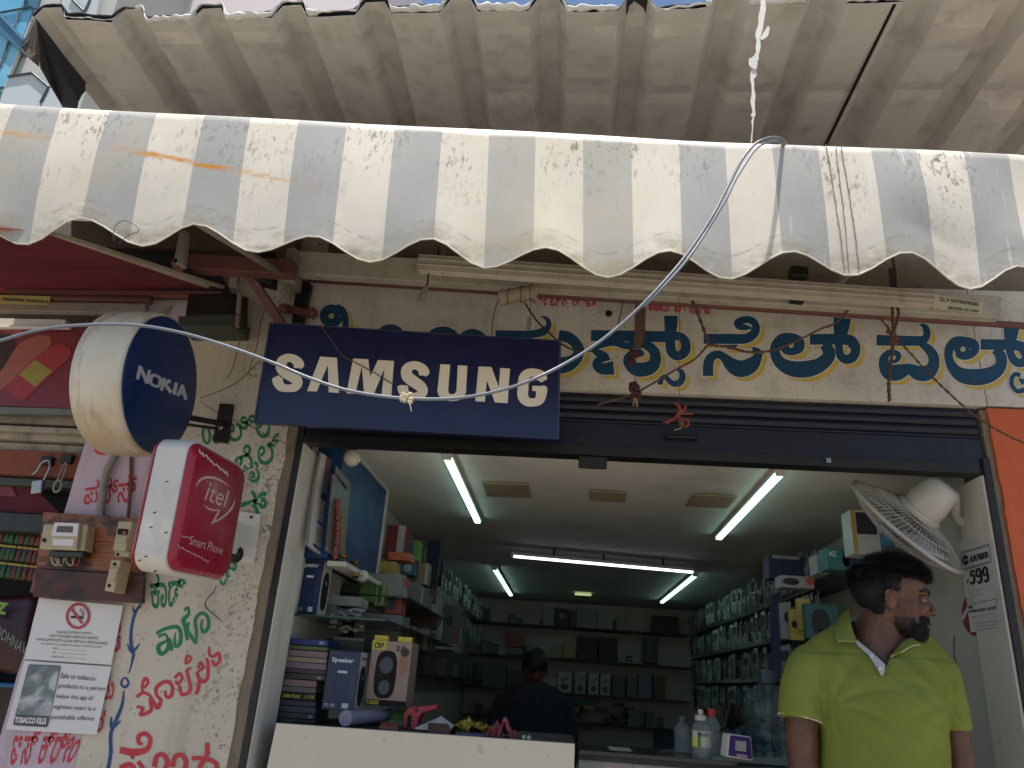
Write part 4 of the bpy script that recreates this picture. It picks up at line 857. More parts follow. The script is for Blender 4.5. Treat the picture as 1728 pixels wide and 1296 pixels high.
mb = MB(); Q = quadY(2.72, (-90,1008), (62,1004), (45,1140), (-90,1120)); mb.grid(lambda x, y: bil(Q, x, y)+Vector((0, -.04*sin(pi*x)*sin(pi*y), 0)), 10, 10); mb.build('bag_body', P('bag_dark_red', '3a1216', .35), bg_, smooth='all', solid=.002)
put_text('lettering', 'ODHNAVI', quadY(2.672, (-4,1054), (50,1090), (44,1108), (-8,1072)), P('lettering_green_grey', '7a8a78', .5), bg_, .0, .001)
put_text('lettering', 'Z', quadY(2.672, (-8,1014), (15,1018), (10,1038), (-8,1034)), P('lettering_yellow_green', '7aa040', .5), bg_, .05, .001)
# ================================================================== CABLES, ROPES, CHARMS
cb = thing('thick_cable', 'thick grey cable sagging across the shopfront in front of the signs', 'cable', pY(700, 672, 1.5))
pts = [(-60,590,1.50),(0,575,1.5),(60,558,1.5),(130,549,1.5),(220,548,1.5),(300,560,1.5),(380,583,1.5),(460,612,1.5),(520,637,1.5),(580,657,1.5),(640,668,1.5),(700,673,1.5),(770,672,1.5),(840,660,1.5),(900,640,1.5),(960,610,1.52),(1010,578,1.53),(1060,537,1.54),(1110,487,1.55),(1160,428,1.57),(1200,368,1.59),(1230,312,1.61),(1252,270,1.62),(1272,245,1.63),(1292,234,1.64),(1310,232,1.67),(1325,239,1.72),(1335,262,1.80)]
W_ = smooth3([pY(u, v, Y) for u, v, Y in pts], 8)
MB().tube(W_, .0037, 10).build('cable', m_cable, cb, smooth='all')
pts2 = [(1085,518,1.545),(1110,494,1.55),(1160,438,1.565),(1200,378,1.59),(1226,335,1.60),(1240,306,1.61),(1256,279,1.62),(1274,253,1.63),(1292,241,1.64),(1312,238,1.67),(1330,250,1.73)]
MB().tube(smooth3([pY(u, v, Y) for u, v, Y in pts2], 6), .0032, 8).build('cable', m_cable, cb, smooth='all')
rg = thing('knotted_rag', 'scrap of pale knotted rag tied round the cable at its lowest point', 'rag', pY(686, 668, 1.49))
random.seed(4); mb = MB()
for i in range(16):
    c = pY(686+random.uniform(-9,8), 672+random.uniform(-8,9), 1.492); mb.ball(c, (random.uniform(.003,.007), .004, random.uniform(.003,.007)), 6)
mb.tube(smooth3([pY(688,676,1.49), pY(692,684,1.488), pY(694,694,1.49)], 4), .0012, 5); mb.build('knot', M('bleached_rag', 'cdbf9f', .9, .4, '7a6a50', 60, .002), rg)
def wire(name, label, pts, Y, r=.002, m=m_wire, cat='wire', jag=0, n=6):
    random.seed(len(label)); P_ = smooth3([pY(p[0]+random.uniform(-jag,jag), p[1]+random.uniform(-jag,jag), p[2] if len(p) > 2 else Y) for p in pts], n)
    return props(MB().tube(P_, r, 7).build(name, m, smooth='all'), label, cat)
def twist(name, label, segs, Y, r, m, cat='rope'):
    t = thing(name, label, cat, pY(*segs[0][0], Y)); random.seed(len(label))
    for sgm in segs:
        P_ = smooth3([pY(u, v, Y) for u, v in sgm], 14); mb = MB()
        for ph in (0, pi):
            q = [p+Vector((cos(i*.9+ph)*r*.7, sin(i*.9+ph)*r*.7, cos(i*.9+ph)*r*.5)) for i, p in enumerate(P_)]; mb.tube(q, [r*.75*(1+.3*noise.noise(Vector((i*.7, ph, r*99)))) for i in range(len(q))], 6)
        for i in range(0, len(P_), 6):
            if random.random() < .5: c = P_[i]; mb.tube([c, c+Vector((random.uniform(-.012,.012), -.004, random.uniform(-.018,.006)))], [.0012, .0004], 4)
        mb.build('strand', m, t)
    return t
twist('twisted_rope', 'brown dried garland rope strung across the name board in two branches', [[(1163,498),(1178,530),(1196,580)], [(1196,580),(1172,606),(1140,624),(1100,648),(1060,668),(1010,682)], [(1196,582),(1230,586),(1262,594),(1300,592),(1345,575),(1385,555),(1410,545),(1436,519)]], 2.40, .0042, m_rope)
twist('twisted_rope', 'brown rope knotted at its middle hanging in front of the right-hand letters', [[(1506,432),(1512,480),(1506,520),(1508,560)], [(1511,505),(1516,530),(1508,560)], [(1508,560),(1505,600),(1500,640),(1501,676)]], 2.35, .0045, m_rope)
mb = MB(); random.seed(2)
for i in range(14): mb.ball(pY(1506+random.uniform(-7,7), 568+random.uniform(-10,12), 2.345), (.008, .007, .009), 7)
props(mb.build('rope_knot', m_rope), 'matted knot of rope fibres over the blue letter', 'knot')
twist('twisted_rope', 'thin brown rope running down to the orange pillar', [[(1482,533),(1520,578),(1560,622),(1600,662),(1650,705),(1700,735),(1740,752)]], 2.36, .0026, m_rope)
mb = MB(); mb.prism([pY(1500,452,2.0), pY(1512,452,2.0), pY(1514,500,2.0), pY(1503,500,2.0)], (0, .004, 0)); props(mb.build('cloth_strip', m_wire), 'dark strip of cloth tied over the front rail beneath the awning', 'cloth strip')
mb = MB(); mb.prism([pY(1072,506,2.42), pY(1090,506,2.42), pY(1089,560,2.42), pY(1082,590,2.42), pY(1070,585,2.42)], (0, .004, 0)); props(mb.build('cloth_strip', m_rope), 'brown cloth strip hanging over the dried lemon charm', 'cloth strip')
# dried charm, fresh charm
c1 = thing('dried_charm', 'dried brown lemon and chilli charm hanging in front of the painted letters', 'charm', pY(1071, 670, 2.38))
MB().tube([pY(1074, 585, 2.38), pY(1070, 680, 2.38)], .0012, 5).build('string', m_rope, c1)
m_dry = M('dried_chilli', '4a2626', .7, .4, '1f0e0e', 60, .002)
random.seed(8)
for (cu, cvv, n_, s_) in ((1069,603,7,9),(1070,654,6,7),(1073,668,6,7)):
    mb = MB()
    for i in range(n_): mb.ball(pY(cu+random.uniform(-s_,s_)*.8, cvv+random.uniform(-s_,s_), 2.375+random.uniform(-.006,.006)), (.010, .008, .013), 7)
    mb.build('dried_lemon', m_dry, c1)
mb = MB()
for i in range(6): a = pY(1070+i*1.2, 672, 2.372); mb.tube([a, a+Vector((random.uniform(-.01,.01), 0, -.03))], [.0018, .0006], 5)
mb.build('stem', M('pale_stem', 'b09a78', .8), c1)
c2 = thing('chilli_charm', 'red chilli and shrivelled lemon charm hanging over the navy shutter', 'charm', pY(1147, 715, 2.36))
MB().tube([pY(1146, 500, 2.36), pY(1147, 600, 2.36), pY(1146, 700, 2.36)], .0009, 5).build('string', P('charm_string', '7a3a2a', .7), c2)
m_chi = M('red_chilli_skin', '8e3a26', .4, .3, '5a2014', 50, .0006)
C14 = crop(1000, 480, 4.32)
for q, r0 in (([(598,860),(625,885),(640,920),(612,960)], .0055), ([(678,875),(670,910),(640,935),(600,965)], .0045), ([(615,955),(640,945),(690,942),(735,945)], .0030), ([(600,970),(570,985),(545,1000),(515,1002)], .0032), ([(605,975),(585,990),(560,1000),(543,1020)], .0024), ([(650,975),(690,985),(695,1020),(672,1045)], .0042), ([(612,960),(640,975),(655,1000),(655,1030)], .005)):
    P_ = smooth3([pY(*C14(x, y), 2.355) for x, y in q], 5); N_ = len(P_); MB().tube(P_, [r0*(.45+.75*sin(pi*min(1, (i+1)/N_)*.85)) for i in range(N_)], 8).build('chilli', m_chi, c2, smooth='all')
MB().ball(pY(*C14(648,1010), 2.357), (.012, .012, .017), 12).build('lemon', M('shrivelled_lemon', '6a4a30', .7, .4, '2a1a10', 60, .002), c2)
MB().tube([pY(*C14(595,1062), 2.35), pY(*C14(650,1048), 2.35)], .0012, 5).build('wire_pin', m_chrome, c2)
# bulb holder and rolled sacking under the housing
bh = thing('bulb_holder', 'empty bulb holder on a bent hook hanging from the awning rail', 'bulb holder', pY(712, 500, 2.1))
C15 = crop(400, 380, 2.88)
MB().tube(smooth3([pY(*C15(x, y), 2.0) for x, y in ((978,110),(975,160),(960,215),(930,240),(925,290),(905,330))], 5), .003, 6).build('hook', m_wire, bh, smooth='all')
MB().tube(smooth3([pY(*C15(x, y), 1.99) for x, y in ((1005,110),(1008,180),(1003,235),(985,215))], 5), .003, 6).build('hook', m_galv, bh, smooth='all')
a = pY(*C15(920,300), 2.0); b = pY(*C15(890,378), 2.0); MB().lathe(a, b-a, [(0,.007),((b-a).length*.5,.013),((b-a).length,.015),((b-a).length+.002,.010)], 12).build('socket', m_galv, bh, smooth=True)
rs = thing('rolled_sacking', 'roll of beige sacking tied beneath the awning housing above the blue sign', 'bundle', pY(875, 500, 2.3))
a = pY(842, 503, 2.3); b = pY(905, 492, 2.3); mb = MB(); mb.tube([a+(b-a)*i/10+Vector((0, 0, .004*noise.noise(Vector((i, 0, 0))))) for i in range(11)], [.026+.005*noise.noise(Vector((i*.8, 5, 0))) for i in range(11)], 12); mb.build('roll', M('beige_sacking', 'a89880', .95, .5, '5a4a3a', 40, .002), rs, smooth='all')
for f_ in (.25, .6, .85): c = a.lerp(b, f_); MB().tube([c+Vector((0, .03*cos(t), .03*sin(t))) for t in [2*pi*i/12 for i in range(13)]], .0012, 5).build('tie', m_wire, rs)
wire('hanging_wire', 'dark wire drooping from the sacking roll to the name board letters', [(886,512,2.3),(905,540,2.3),(925,560,2.3),(950,582,2.3),(975,592,2.32),(1005,592,2.38)], 2.3, .0032)
wire('hanging_wire', 'short dark wire falling from the sacking to the top of the blue sign', [(842,505),(836,520),(831,545),(830,568)], 2.3, .0016)
wire('hanging_wire', 'thin brown wire across the face of the dark blue sign', [(540,548),(560,575),(578,600),(600,612),(630,628),(662,648)], 2.24, .0018, m_rope)
wire('hanging_wire', 'thin dark wire from the shutter latch down the cream pillar', [(412,555),(400,590),(392,620),(383,640)], 2.45, .0014, jag=1)
wire('hanging_wire', 'long thin wire down the pillar left of the blue sign', [(455,500),(440,545),(432,590),(420,630),(436,634)], 2.46, .0014)
wire('hanging_wire', 'thin wire curving from the round sign up to the blue sign', [(338,672),(370,660),(400,645),(425,622),(442,606)], 2.46, .0014)
wire('hanging_wire', 'sagging thin wire from the round sign to the painted green words', [(338,676),(370,698),(410,712),(440,728),(462,742)], 2.46, .0012, jag=1)
wire('hanging_wire', 'loop of thin wire poking out at the awning hem on the left', [(192,408,1.67),(193,385,1.67),(210,372,1.67),(235,388,1.67),(215,398,1.67),(200,412,1.67)], 1.67, .0009)
wire('hanging_wire', 'brown wire dropping from the beam through the letters', [(1052,505),(1047,530),(1041,556)], 2.42, .0026, m_rope)
for q in ([(930,300),(1050,225),(1130,150)],): pass
# ================================================================== INTERIOR: LIGHTS
m_tube = EM('lit_led_tube', 'c2fff4', 3.0); m_tubeb = EM('lit_bluish_tube', 'dcd8ff', 2.6); m_tubey = EM('lit_green_glow', 'cfe8a0', .4)
def tube_light(label, a, b, z, mat, hang=0):
    A, B = pZ(*a, z), pZ(*b, z); t = thing('tube_light', label, 'tube light', (A+B)/2); d = (B-A).normalized(); s_ = d.cross(Vector((0,0,1)))*.018
    zc = z+.016+hang*0
    MB().obox((A+B)/2+Vector((0,0,.012)), (B-A)/2*1.02, s_*1.15, (0,0,.009)).build('batten', m_white, t, bevel=.002)
    MB().obox((A+B)/2+Vector((0,0,-.003)), (B-A)/2, s_*.72, (0,0,.006)).build('diffuser', mat, t)
    for e, sg_ in ((A, -1), (B, 1)): MB().obox(e+d*sg_*.008+Vector((0,0,.002)), d*.010, s_*.9, (0,0,.012)).build('end_cap', m_white, t)
    if hang:
        for f_ in (.22, .83): c = A.lerp(B, f_); MB().tube([c+Vector((0,0,.02)), Vector((c.x, c.y, 2.42))], .006, 6).build('hanger', m_black, t)
    return t
tube_light('lit LED tube on the ceiling, nearest on the left side', (755,772), (806,880), 2.397, m_tube)
tube_light('lit LED tube on the ceiling, nearest on the right side', (1316,799), (1213,908), 2.397, m_tube)
tube_light('short-looking lit LED tube at the far left of the ceiling', (835,960), (862,1004), 2.397, m_tube)
tube_light('short-looking lit LED tube at the far right of the ceiling', (1173,971), (1117,1016), 2.397, m_tube)
tube_light('long bluish lit tube hung crosswise in the middle of the shop', (866,938), (1169,965), 2.35, m_tubeb, 1)
p = pZ(984, 1003, 2.40); MB().box((p.x-.075, p.y, 2.395), (p.x+.075, p.y+.06, 2.41)).build('indicator_lamp', m_tubey); o = bpy.data.objects['indicator_lamp']; props(o, 'small pale green glowing lamp on the ceiling near the back wall', 'lamp')
wire('ceiling_wire', 'thin white wire from the near left tube light to a ceiling cover plate', [(788,808),(795,815),(805,817),(815,815)], 3.55, .002, m_white)
wire('ceiling_hook', 'small dark fan hook above the middle of the crosswise tube', [(1018,936),(1019,946),(1015,950),(1012,945)], 5.0, .006, m_black, 'hook')

# ================================================================== COUNTERS
m_lam = M('cream_laminate', 'd4cab6', .45, .25, '6a5c48', 3, .0002, spots=.25)
ct = thing('front_counter', 'cream laminate counter standing across the left half of the opening', 'counter', (-.44, 2.6, .33))
MB().prism([Vector((-.932, 2.53, .334)), Vector((.052, 2.53, .334)), pY(970, 1255, 2.53), pY(466, 1220, 2.53)], (0, .02, 0)).build('front_panel', m_lam, ct, bevel=.002)
MB().box((.03, 2.553, .334), (.052, 3.05, 1.43)).build('end_panel', m_lam, ct)
MB().prism([pY(466,1221,2.552), pY(970,1256,2.552), pY(970,1256,2.552)+Vector((0,.5,0)), pY(466,1221,2.552)+Vector((0,.5,0))], (0,0,-.02)).build('counter_top', m_black, ct)
gc = thing('glass_counter', 'low glass display counter beside the cream counter, goods behind its glass', 'counter', (.6, 2.8, .33))
zg = pY(1150, 1279, 2.72).z
MB().box((.07, 2.72, zg-.012), (1.05, 3.1, zg)).build('glass_top', M('dark_glass_top', '20282a', .12, .2, '0a0c0c', 10, 0), gc)
MB().box((.07, 2.715, zg-.028), (1.05, 2.73, zg-.013)).build('top_rail', m_black, gc); MB().box((.07, 2.74, .334), (1.05, 3.1, zg-.2)).build('base', m_black, gc)
MB().box((.07, 2.722, zg-.2), (1.05, 2.726, zg-.028)).build('glass_pane', GLASS('display_glass', (.6,.7,.7), .05, .2), gc)
def pbox(name, label, cat, r, Y, d, mat, grp=None, bev=.001, tilt=0):
    u0, v0, u1, v1 = r; um, vm = (u0+u1)/2, (v0+v1)/2; x0 = pY(u0, vm, Y).x; x1 = pY(u1, vm, Y).x; z1 = pY(um, v0, Y).z; z0 = pY(um, v1, Y).z
    o = MB().box((x0, Y, z0), (x1, Y+d, z1)).build(name, mat, bevel=bev); props(o, label, cat, grp); o['_r'] = [x0, x1, z0, z1, Y, d]; return o
def deco(o, mat, x0, z0, x1, z1, name='printed_patch', side=0):
    a0, a1, c0, c1, Y, d = o['_r']
    if side: q = [(a1+.0012, Y+d*x, c0+(c1-c0)*z) for x, z in ((x0,z0),(x1,z0),(x1,z1),(x0,z1))]
    else: q = [(a0+(a1-a0)*x, Y-.0012, c0+(c1-c0)*z) for x, z in ((x0,z0),(x1,z0),(x1,z1),(x0,z1))]
    return MB().add(q, [(0,1,2,3)]).build(name, mat, o)
def dtext(o, s, mat, x0, z0, x1, z1, bold=.02, side=0):
    a0, a1, c0, c1, Y, d = o['_r']
    if side: q = [Vector((a1+.002, Y+d*x, c0+(c1-c0)*z)) for x, z in ((x0,z1),(x1,z1),(x1,z0),(x0,z0))]
    else: q = [Vector((a0+(a1-a0)*x, Y-.002, c0+(c1-c0)*z)) for x, z in ((x0,z1),(x1,z1),(x1,z0),(x0,z0))]
    return put_text('printed_wording', s, q, mat, o, bold, .0005)
def dblob(o, mat, cx, cz, rx, rz, n=18, name='printed_picture', side=0, lift=.0016, p=2.6):
    a0, a1, c0, c1, Y, d = o['_r']; pts = []
    for i in range(n):
        a = 2*pi*i/n; x = cx+rx*abs(cos(a))**(2/p)*(1 if cos(a) > 0 else -1); z = cz+rz*abs(sin(a))**(2/p)*(1 if sin(a) > 0 else -1)
        pts.append((a1+lift, Y+d*x, c0+(c1-c0)*z) if side else (a0+(a1-a0)*x, Y-lift, c0+(c1-c0)*z))
    return MB().add(pts, [tuple(range(n))]).build(name, mat, o)
def W(h, r=.5):
    if 'box_'+h in _mc: return _mc['box_'+h]
    c = lin(h); g_ = sum(c)/3; return P('box_'+h, tuple(x*.8+g_*.2 for x in c), r)
pbox('tape_box', 'small cream cardboard box lying on the glass counter', 'box', (1028,1264,1066,1280), 2.86, .1, W('c8b48a'))
for i, (a, b, c) in enumerate(((980,1016,'4a4c5c'),(1018,1048,'b8486a'),(1050,1066,'6a6c3a'),(1068,1110,'58505c'),(1112,1160,'3a3c40'))):
    pbox('display_pack', ['slate grey pack behind the counter glass', 'pink pack behind the counter glass', 'olive pack behind the counter glass', 'mauve-grey pack behind the counter glass', 'charcoal pack behind the counter glass'][i], 'pack', (a, 1287, b, 1320), 2.76, .06, W(c))
# ------------------------------------------------------------------ things lying on the cream counter
pr2 = thing('rolled_poster', 'rolled white poster lying on the counter with its open end showing', 'poster roll', pY(580, 1220, 2.6))
A = pY(583, 1212, 2.60); B = pY(660, 1206, 2.9); d_ = (B-A); mb = MB(); mb.lathe(A, d_, [(0,.024),(d_.length,.018),(d_.length,.015),(.001,.021)], 20); mb.build('paper_roll', M('grey_violet_paper', '8c88a0', .6, .2, '4a4858', 12), pr2, smooth=True)
MB().lathe(A+d_.normalized()*.004, d_, [(0,.0205),(.002,.0205)], 20).build('hollow', m_dark, pr2)
rc = thing('red_speaker', 'red plastic case lying open on the counter', 'case', pY(705, 1215, 2.75)); mb = MB(); mb.prism([pY(u, v, 2.75) for u, v in ((680,1228),(680,1205),(690,1193),(737,1189),(738,1196),(712,1204),(706,1214),(704,1234))], (0,.08,0)); mb.build('shell', P('case_red', 'b02a3c', .35), rc, bevel=.004)
MB().lathe(pY(702, 1198, 2.745), (0,-1,0), [(0,.006),(.003,.005)], 10).build('button', P('case_red_dark', '701826', .4), rc); MB().prism([pY(u, v, 2.748) for u, v in ((686,1226),(688,1208),(694,1206),(693,1228))], (0,-.002,0)).build('grille', m_dark, rc)
def sheet(name, label, cat, q, Y, mat, th=.002): 
    mb = MB(); mb.prism([pY(u, v, Y+dy) for u, v, dy in q], (0, 0, th)); return props(mb.build(name, mat), label, cat)
sheet('paper_sheet', 'white papers fanned on the counter beside the red case', 'paper', [(700,1230,-.02),(760,1236,-.03),(775,1232,.05),(745,1210,.1)], 2.7, m_paper, .003)
sheet('red_box', 'flat dark red box on the counter edge', 'box', [(722,1236,0),(760,1239,0),(756,1228,.08),(722,1226,.08)], 2.62, W('6a2a2c'), .012)
sheet('grey_book', 'thin mauve-grey booklet under the foil packet', 'booklet', [(768,1241,0),(846,1247,0),(842,1236,.1),(772,1232,.1)], 2.62, W('5c5568'), .008)
sheet('green_pack', 'lime green pack on the counter behind the papers', 'pack', [(655,1226,0),(690,1228,0),(686,1208,.06),(668,1206,.06)], 2.8, W('5a7a28'), .02)
sheet('orange_pack', 'orange-red packet lying on the counter by the poster roll', 'pack', [(640,1230,0),(672,1233,0),(668,1224,.06),(645,1222,.06)], 2.66, W('a8482c'), .008)
def crumple(name, label, cat, c, r, mat, seed, n=26):
    mb = MB(); c = Vector(c)
    def f(x, y): v = Vector(((x-.5)*2*r[0], (y-.5)*2*r[1], 0)); return c+v+Vector((0, 0, r[2]*(.5+.9*noise.noise(Vector((x*4, y*4, seed)))+.4*noise.noise(Vector((x*11, y*11, seed))))*(1-(2*x-1)**4)))
    mb.grid(f, n, n); return props(mb.build(name, mat, solid=.001), label, cat)
crumple('foil_packet', 'crumpled gold foil packet lying on the counter', 'packet', pY(800, 1228, 2.7)-Vector((0,0,.02)), (.075,.06,.045), P('gold_foil', 'a08c34', .25, .7), 3)
crumple('pink_cloth', 'crumpled dusty pink cloth at the end of the cream counter', 'cloth', pY(846, 1238, 2.66)-Vector((0,0,.02)), (.055,.06,.055), M('dusty_pink_cloth', 'a0505a', .9, .2, '5a2a30', 30, .001), 6)
eb2 = MB(); 
for dx in (-.008, .008): eb2.ball(pY(888, 1245, 2.62)+Vector((dx,0,.0)), (.006,.006,.008), 8)
props(eb2.build('earbuds', m_white), 'pair of tiny white earbuds on the counter top', 'earbuds')
# ------------------------------------------------------------------ left side shelves
m_blu = M('blue_panel_paint', '0c3a6c', .5, .25, '061c38', 6, .0003)
pj = thing('blue_shelf_unit', 'blue-backed wall shelf with white edges above the speaker boxes', 'shelf', pX(620, 900, -.86))
a = pX(655, 815, -.86); b = pX(632, 982, -.86); yN = 2.74
MB().box((-.961, yN, 1.98), (-.862, a.y, 2.418)).build('back_panel', m_blu, pj)
MB().box((-.862, a.y-.004, 1.98), (-.852, a.y+.012, 2.418)).build('edge_strip', m_white, pj); MB().box((-.862, yN, 2.41), (-.852, a.y, 2.419)).build('edge_strip', m_white, pj)
sz = pX(600, 962, -.80).z
MB().box((-.861, yN, sz-.012), (-.79, a.y, sz+.006)).build('shelf_board', m_inwall, pj, bevel=.002)
pf = thing('framed_picture', 'framed picture with flower garland standing on the blue shelf', 'picture', pX(575, 880, -.84))
MB().prism([pX(560,800,-.855), pX(582,830,-.855), pX(577,948,-.855), pX(548,930,-.855)], (.012,0,0)).build('frame', P('frame_grey', '6a6a60', .5), pf, bevel=.002)
MB().prism([pX(562,810,-.842), pX(578,836,-.842), pX(573,938,-.842), pX(552,922,-.842)], (.001,0,0)).build('picture', M('faded_print', '5a4a44', .4, .6, '2a2a30', 40, 0), pf)
random.seed(6); mb = MB()
for i in range(34): t = i/33; mb.ball(pX(571+2*sin(t*3)-6*t+random.uniform(-1.5,1.5), 845+95*t, -.832), .008, 6)
mb.build('garland', M('pink_flowers', '9a4a50', .8, .5, 'b0a090', 60), pf)
mb = MB()
for i in range(40): t = i/39; mb.ball(pX(577-1*t, 862+78*t, -.83), .0035, 5)
mb.build('bead_string', P('gold_beads', 'c8b050', .3, .6), pf)
MB().prism([pX(566,786,-.858), pX(590,815,-.858), pX(583,905,-.858), pX(578,900,-.858), pX(584,822,-.858), pX(566,800,-.858)], (.004,0,0)).build('mount', P('mount_grey', '7a7c74', .6), pf)
gl = thing('globe_bulb', 'white globe bulb hanging at the top of the blue shelf', 'bulb', pY(593, 773, 2.75)); MB().ball(pY(594, 773, 2.75), .033, 20).build('globe', M('unlit_globe', 'd8d0c0', .3, .1, '8a8070', 10, 0), gl, smooth='all'); MB().lathe(pY(594, 773, 2.75)+Vector((0,0,.028)), (0,0,1), [(0,.014),(.03,.012)], 10).build('socket', m_black, gl)
b2 = thing('small_bulb', 'small white bulb in a brass holder on the shelf edge', 'bulb', pX(610, 980, -.8)); MB().ball(pX(612, 972, -.8), .024, 14).build('globe', bpy.data.materials['unlit_globe'], b2, smooth='all'); MB().lathe(pX(600, 970, -.8), (1,.3,0), [(-.012,.016),(.012,.013)], 10).build('socket', P('brass', '7a5a2c', .3, .8), b2)
for i, (u, v, l) in enumerate(((578, 948, 'small brass oil lamp on the white shelf beside the picture'), (598, 958, 'small brass oil lamp on the white shelf, further from the picture'))):
    MB().lathe(pX(u, v+4, -.815), (0,0,1), [(0,.012),(.004,.005),(.02,.004),(.024,.018),(.032,.020)], 12).build('oil_lamp', P('brass', '7a5a2c', .3, .8), smooth=True); o = [q for q in bpy.data.objects if q.name.startswith('oil_lamp')][-1]; props(o, l, 'oil lamp')
cal = thing('wall_calendar', 'paper wall calendar with pale date grid hanging on the left jamb', 'calendar', pX(530, 860, -.93))
def calq(dx, du=0): X = -.925+dx; return [pX(539+du,762,X), pX(566+du,778,X), pX(544+du,946,X), pX(508+du,918,X)]
for i in range(4):
    mb = MB(); Q = calq(.006*i, -i*0); Q = [q+Vector((0, .008*i, 0)) for q in Q]; mb.grid(lambda x, y: bil(Q, x, 1-y)+Vector((.012*y*y+.002*i*y, 0, 0)), 4, 12); mb.build('page', m_paper, cal, solid=.0008)
Qc = [q+Vector((.022, .024, 0)) for q in calq(0)]
def calpatch(x0, y0, x1, y1, mat, name='printed_patch'): mb = MB(); mb.grid(lambda x, y: bil(Qc, x0+(x1-x0)*x, 1-(y0+(y1-y0)*y))+Vector((.012*(y0+(y1-y0)*y)**2+.0015, 0, 0)), 2, 8); return mb.build(name, mat, cal)
calpatch(.05,.03,.95,.36, M('calendar_photo', '8a6a60', .5, .8, '3a2a2c', 30, 0), 'photo'); calpatch(.05,.36,.95,.42, W('6aa0c0')); calpatch(.05,.42,.95,.49, W('3a4a6a')); calpatch(.05,.72,.95,.75, W('2a6aa8')); calpatch(.05,.80,.48,.95, W('c8b88a')); calpatch(.54,.80,.95,.95, W('c8b88a')); calpatch(.0,.965,1,1.0, W('2a5088'))
for r_ in range(4):
    for c_ in range(6): calpatch(.1+.14*c_, .52+.05*r_, .16+.14*c_, .54+.05*r_, W('9a9aa4') if c_ else W('b04a4a'), 'date')
# tall speaker cartons (blue side, white front on the right)
m_bxn = P('carton_navy', '1c2c52', .4); m_bxw = P('carton_white', 'c8c0c0', .4); m_wt = P('carton_white_print', 'd0d4dc', .5)
def speaker_carton(label, r, Y, d):
    o = pbox('speaker_carton', label, 'box', r, Y, d, m_bxn, 'blue speaker cartons')
    deco(o, m_bxw, 0, 0, 1, 1, 'white_side', 1); dblob(o, m_dark, .5, .42, .36, .34, name='speaker_picture', side=1, lift=.0022)
    dblob(o, P('print_blue_grey', '4a6a80', .4), .5, .56, .14, .04, name='speaker_badge', side=1, lift=.003)
    dtext(o, 'Speaker', m_print, .2, .86, .9, .92, .02, 1)
    dtext(o, 'Speaker', m_wt, .12, .78, .82, .88, .03); deco(o, m_wt, .35, .62, .65, .66, 'badge')
    for i in range(7): deco(o, P('carton_faint_print', '5a6a88', .5), .12, .22+.055*i, .2, .228+.055*i, 'spec_line'); deco(o, P('carton_faint_print', '5a6a88', .5), .78, .22+.055*i, .92, .228+.055*i, 'spec_line')
    deco(o, m_wt, .62, .04, .82, .12, 'barcode'); dtext(o, 'FC CE', m_wt, .08, .05, .4, .10, .02); return o
speaker_carton('blue and white speaker carton on the counter beside the stack of flat boxes', (549,1098,603,1199), 2.72, .11)
speaker_carton('blue and white speaker carton on the upper glass shelf by the calendar', (501,938,541,1036), 2.80, .11)
def glass_shelf(label, x0, x1, y0, y1, z): return props(MB().box((x0, y0, z-.006), (x1, y1, z)).build('glass_shelf', M('green_edge_glass', '24443c', .15, .1, '0a1a16', 10, 0)), label, 'shelf')
zs = pY(520, 1038, 2.8).z; glass_shelf('upper left glass shelf carrying the cartons and cable packs', -.955, -.62, 2.74, 4.6, zs-.001)
zc = pY(575, 1222, 2.72).z
for i, (v0, v1, x1, c, lb) in enumerate(((1077,1087,553,'22327a','royal blue flat box topping the stack'),(1088.5,1095,553,'5a6a2c','thin lime-green edged box below the blue one'),(1096.5,1107,553,'8a6a74','dusty pink flat box, upper of two pink ones'),(1108,1116,552,'9a8c6a','cream flat box between the pink boxes'),(1117,1127,551,'84707a','dusty pink flat box, lower of two pink ones'),(1128,1135,550,'4a3f3c','dark brown flat box, upper of its pair'),(1136,1145,549,'443a3a','dark brown flat box, lower of its pair'),(1146,1157,534,'8e6c66','salmon flat box half way down the stack'),(1158,1167,533,'6a665c','khaki flat box under the salmon one'),(1168,1180,533,'141412','black flat box with yellow lettering'),(1181,1190,533,'383a48','slate flat box just under the black one'),(1191,1201,533,'44444c','grey flat box third from the bottom'),(1202,1211,532,'3a3c3e','charcoal flat box second from the bottom'),(1212,1221,532,'2c2e2e','nearly black flat box at the bottom of the stack'))):
    o = pbox('flat_box', lb, 'box', (440, v0, x1, v1), 2.74, .16, W(c), 'flat boxes stacked at the left end of the counter')
    if c == '141412': dtext(o, '2000 PLUS', P('print_yellow', 'c8b83a', .5), .40, .25, .72, .75, .03); dtext(o, '(-15%', P('print_yellow', 'c8b83a', .5), .80, .2, .98, .8, .02)
    elif i % 3 == 0: deco(o, W('8a90b0'), .88, .25, .95, .75, 'mark')
o = pbox('boxed_speaker', 'large speaker carton with yellow tabs and a picture of a black speaker', 'box', (622,1082,690,1192), 2.80, .14, P('carton_tan', 'a08678', .45))
yl = P('print_yellow', 'c8b83a', .5); a0, a1, c0, c1, Yc, dc = o['_r']
deco(o, yl, .0, .86, .36, 1.0, 'corner_patch'); dtext(o, 'CRP', m_print, .06, .88, .30, .97, .03); dtext(o, '3.0', m_print, .62, .85, .84, .94, .02)
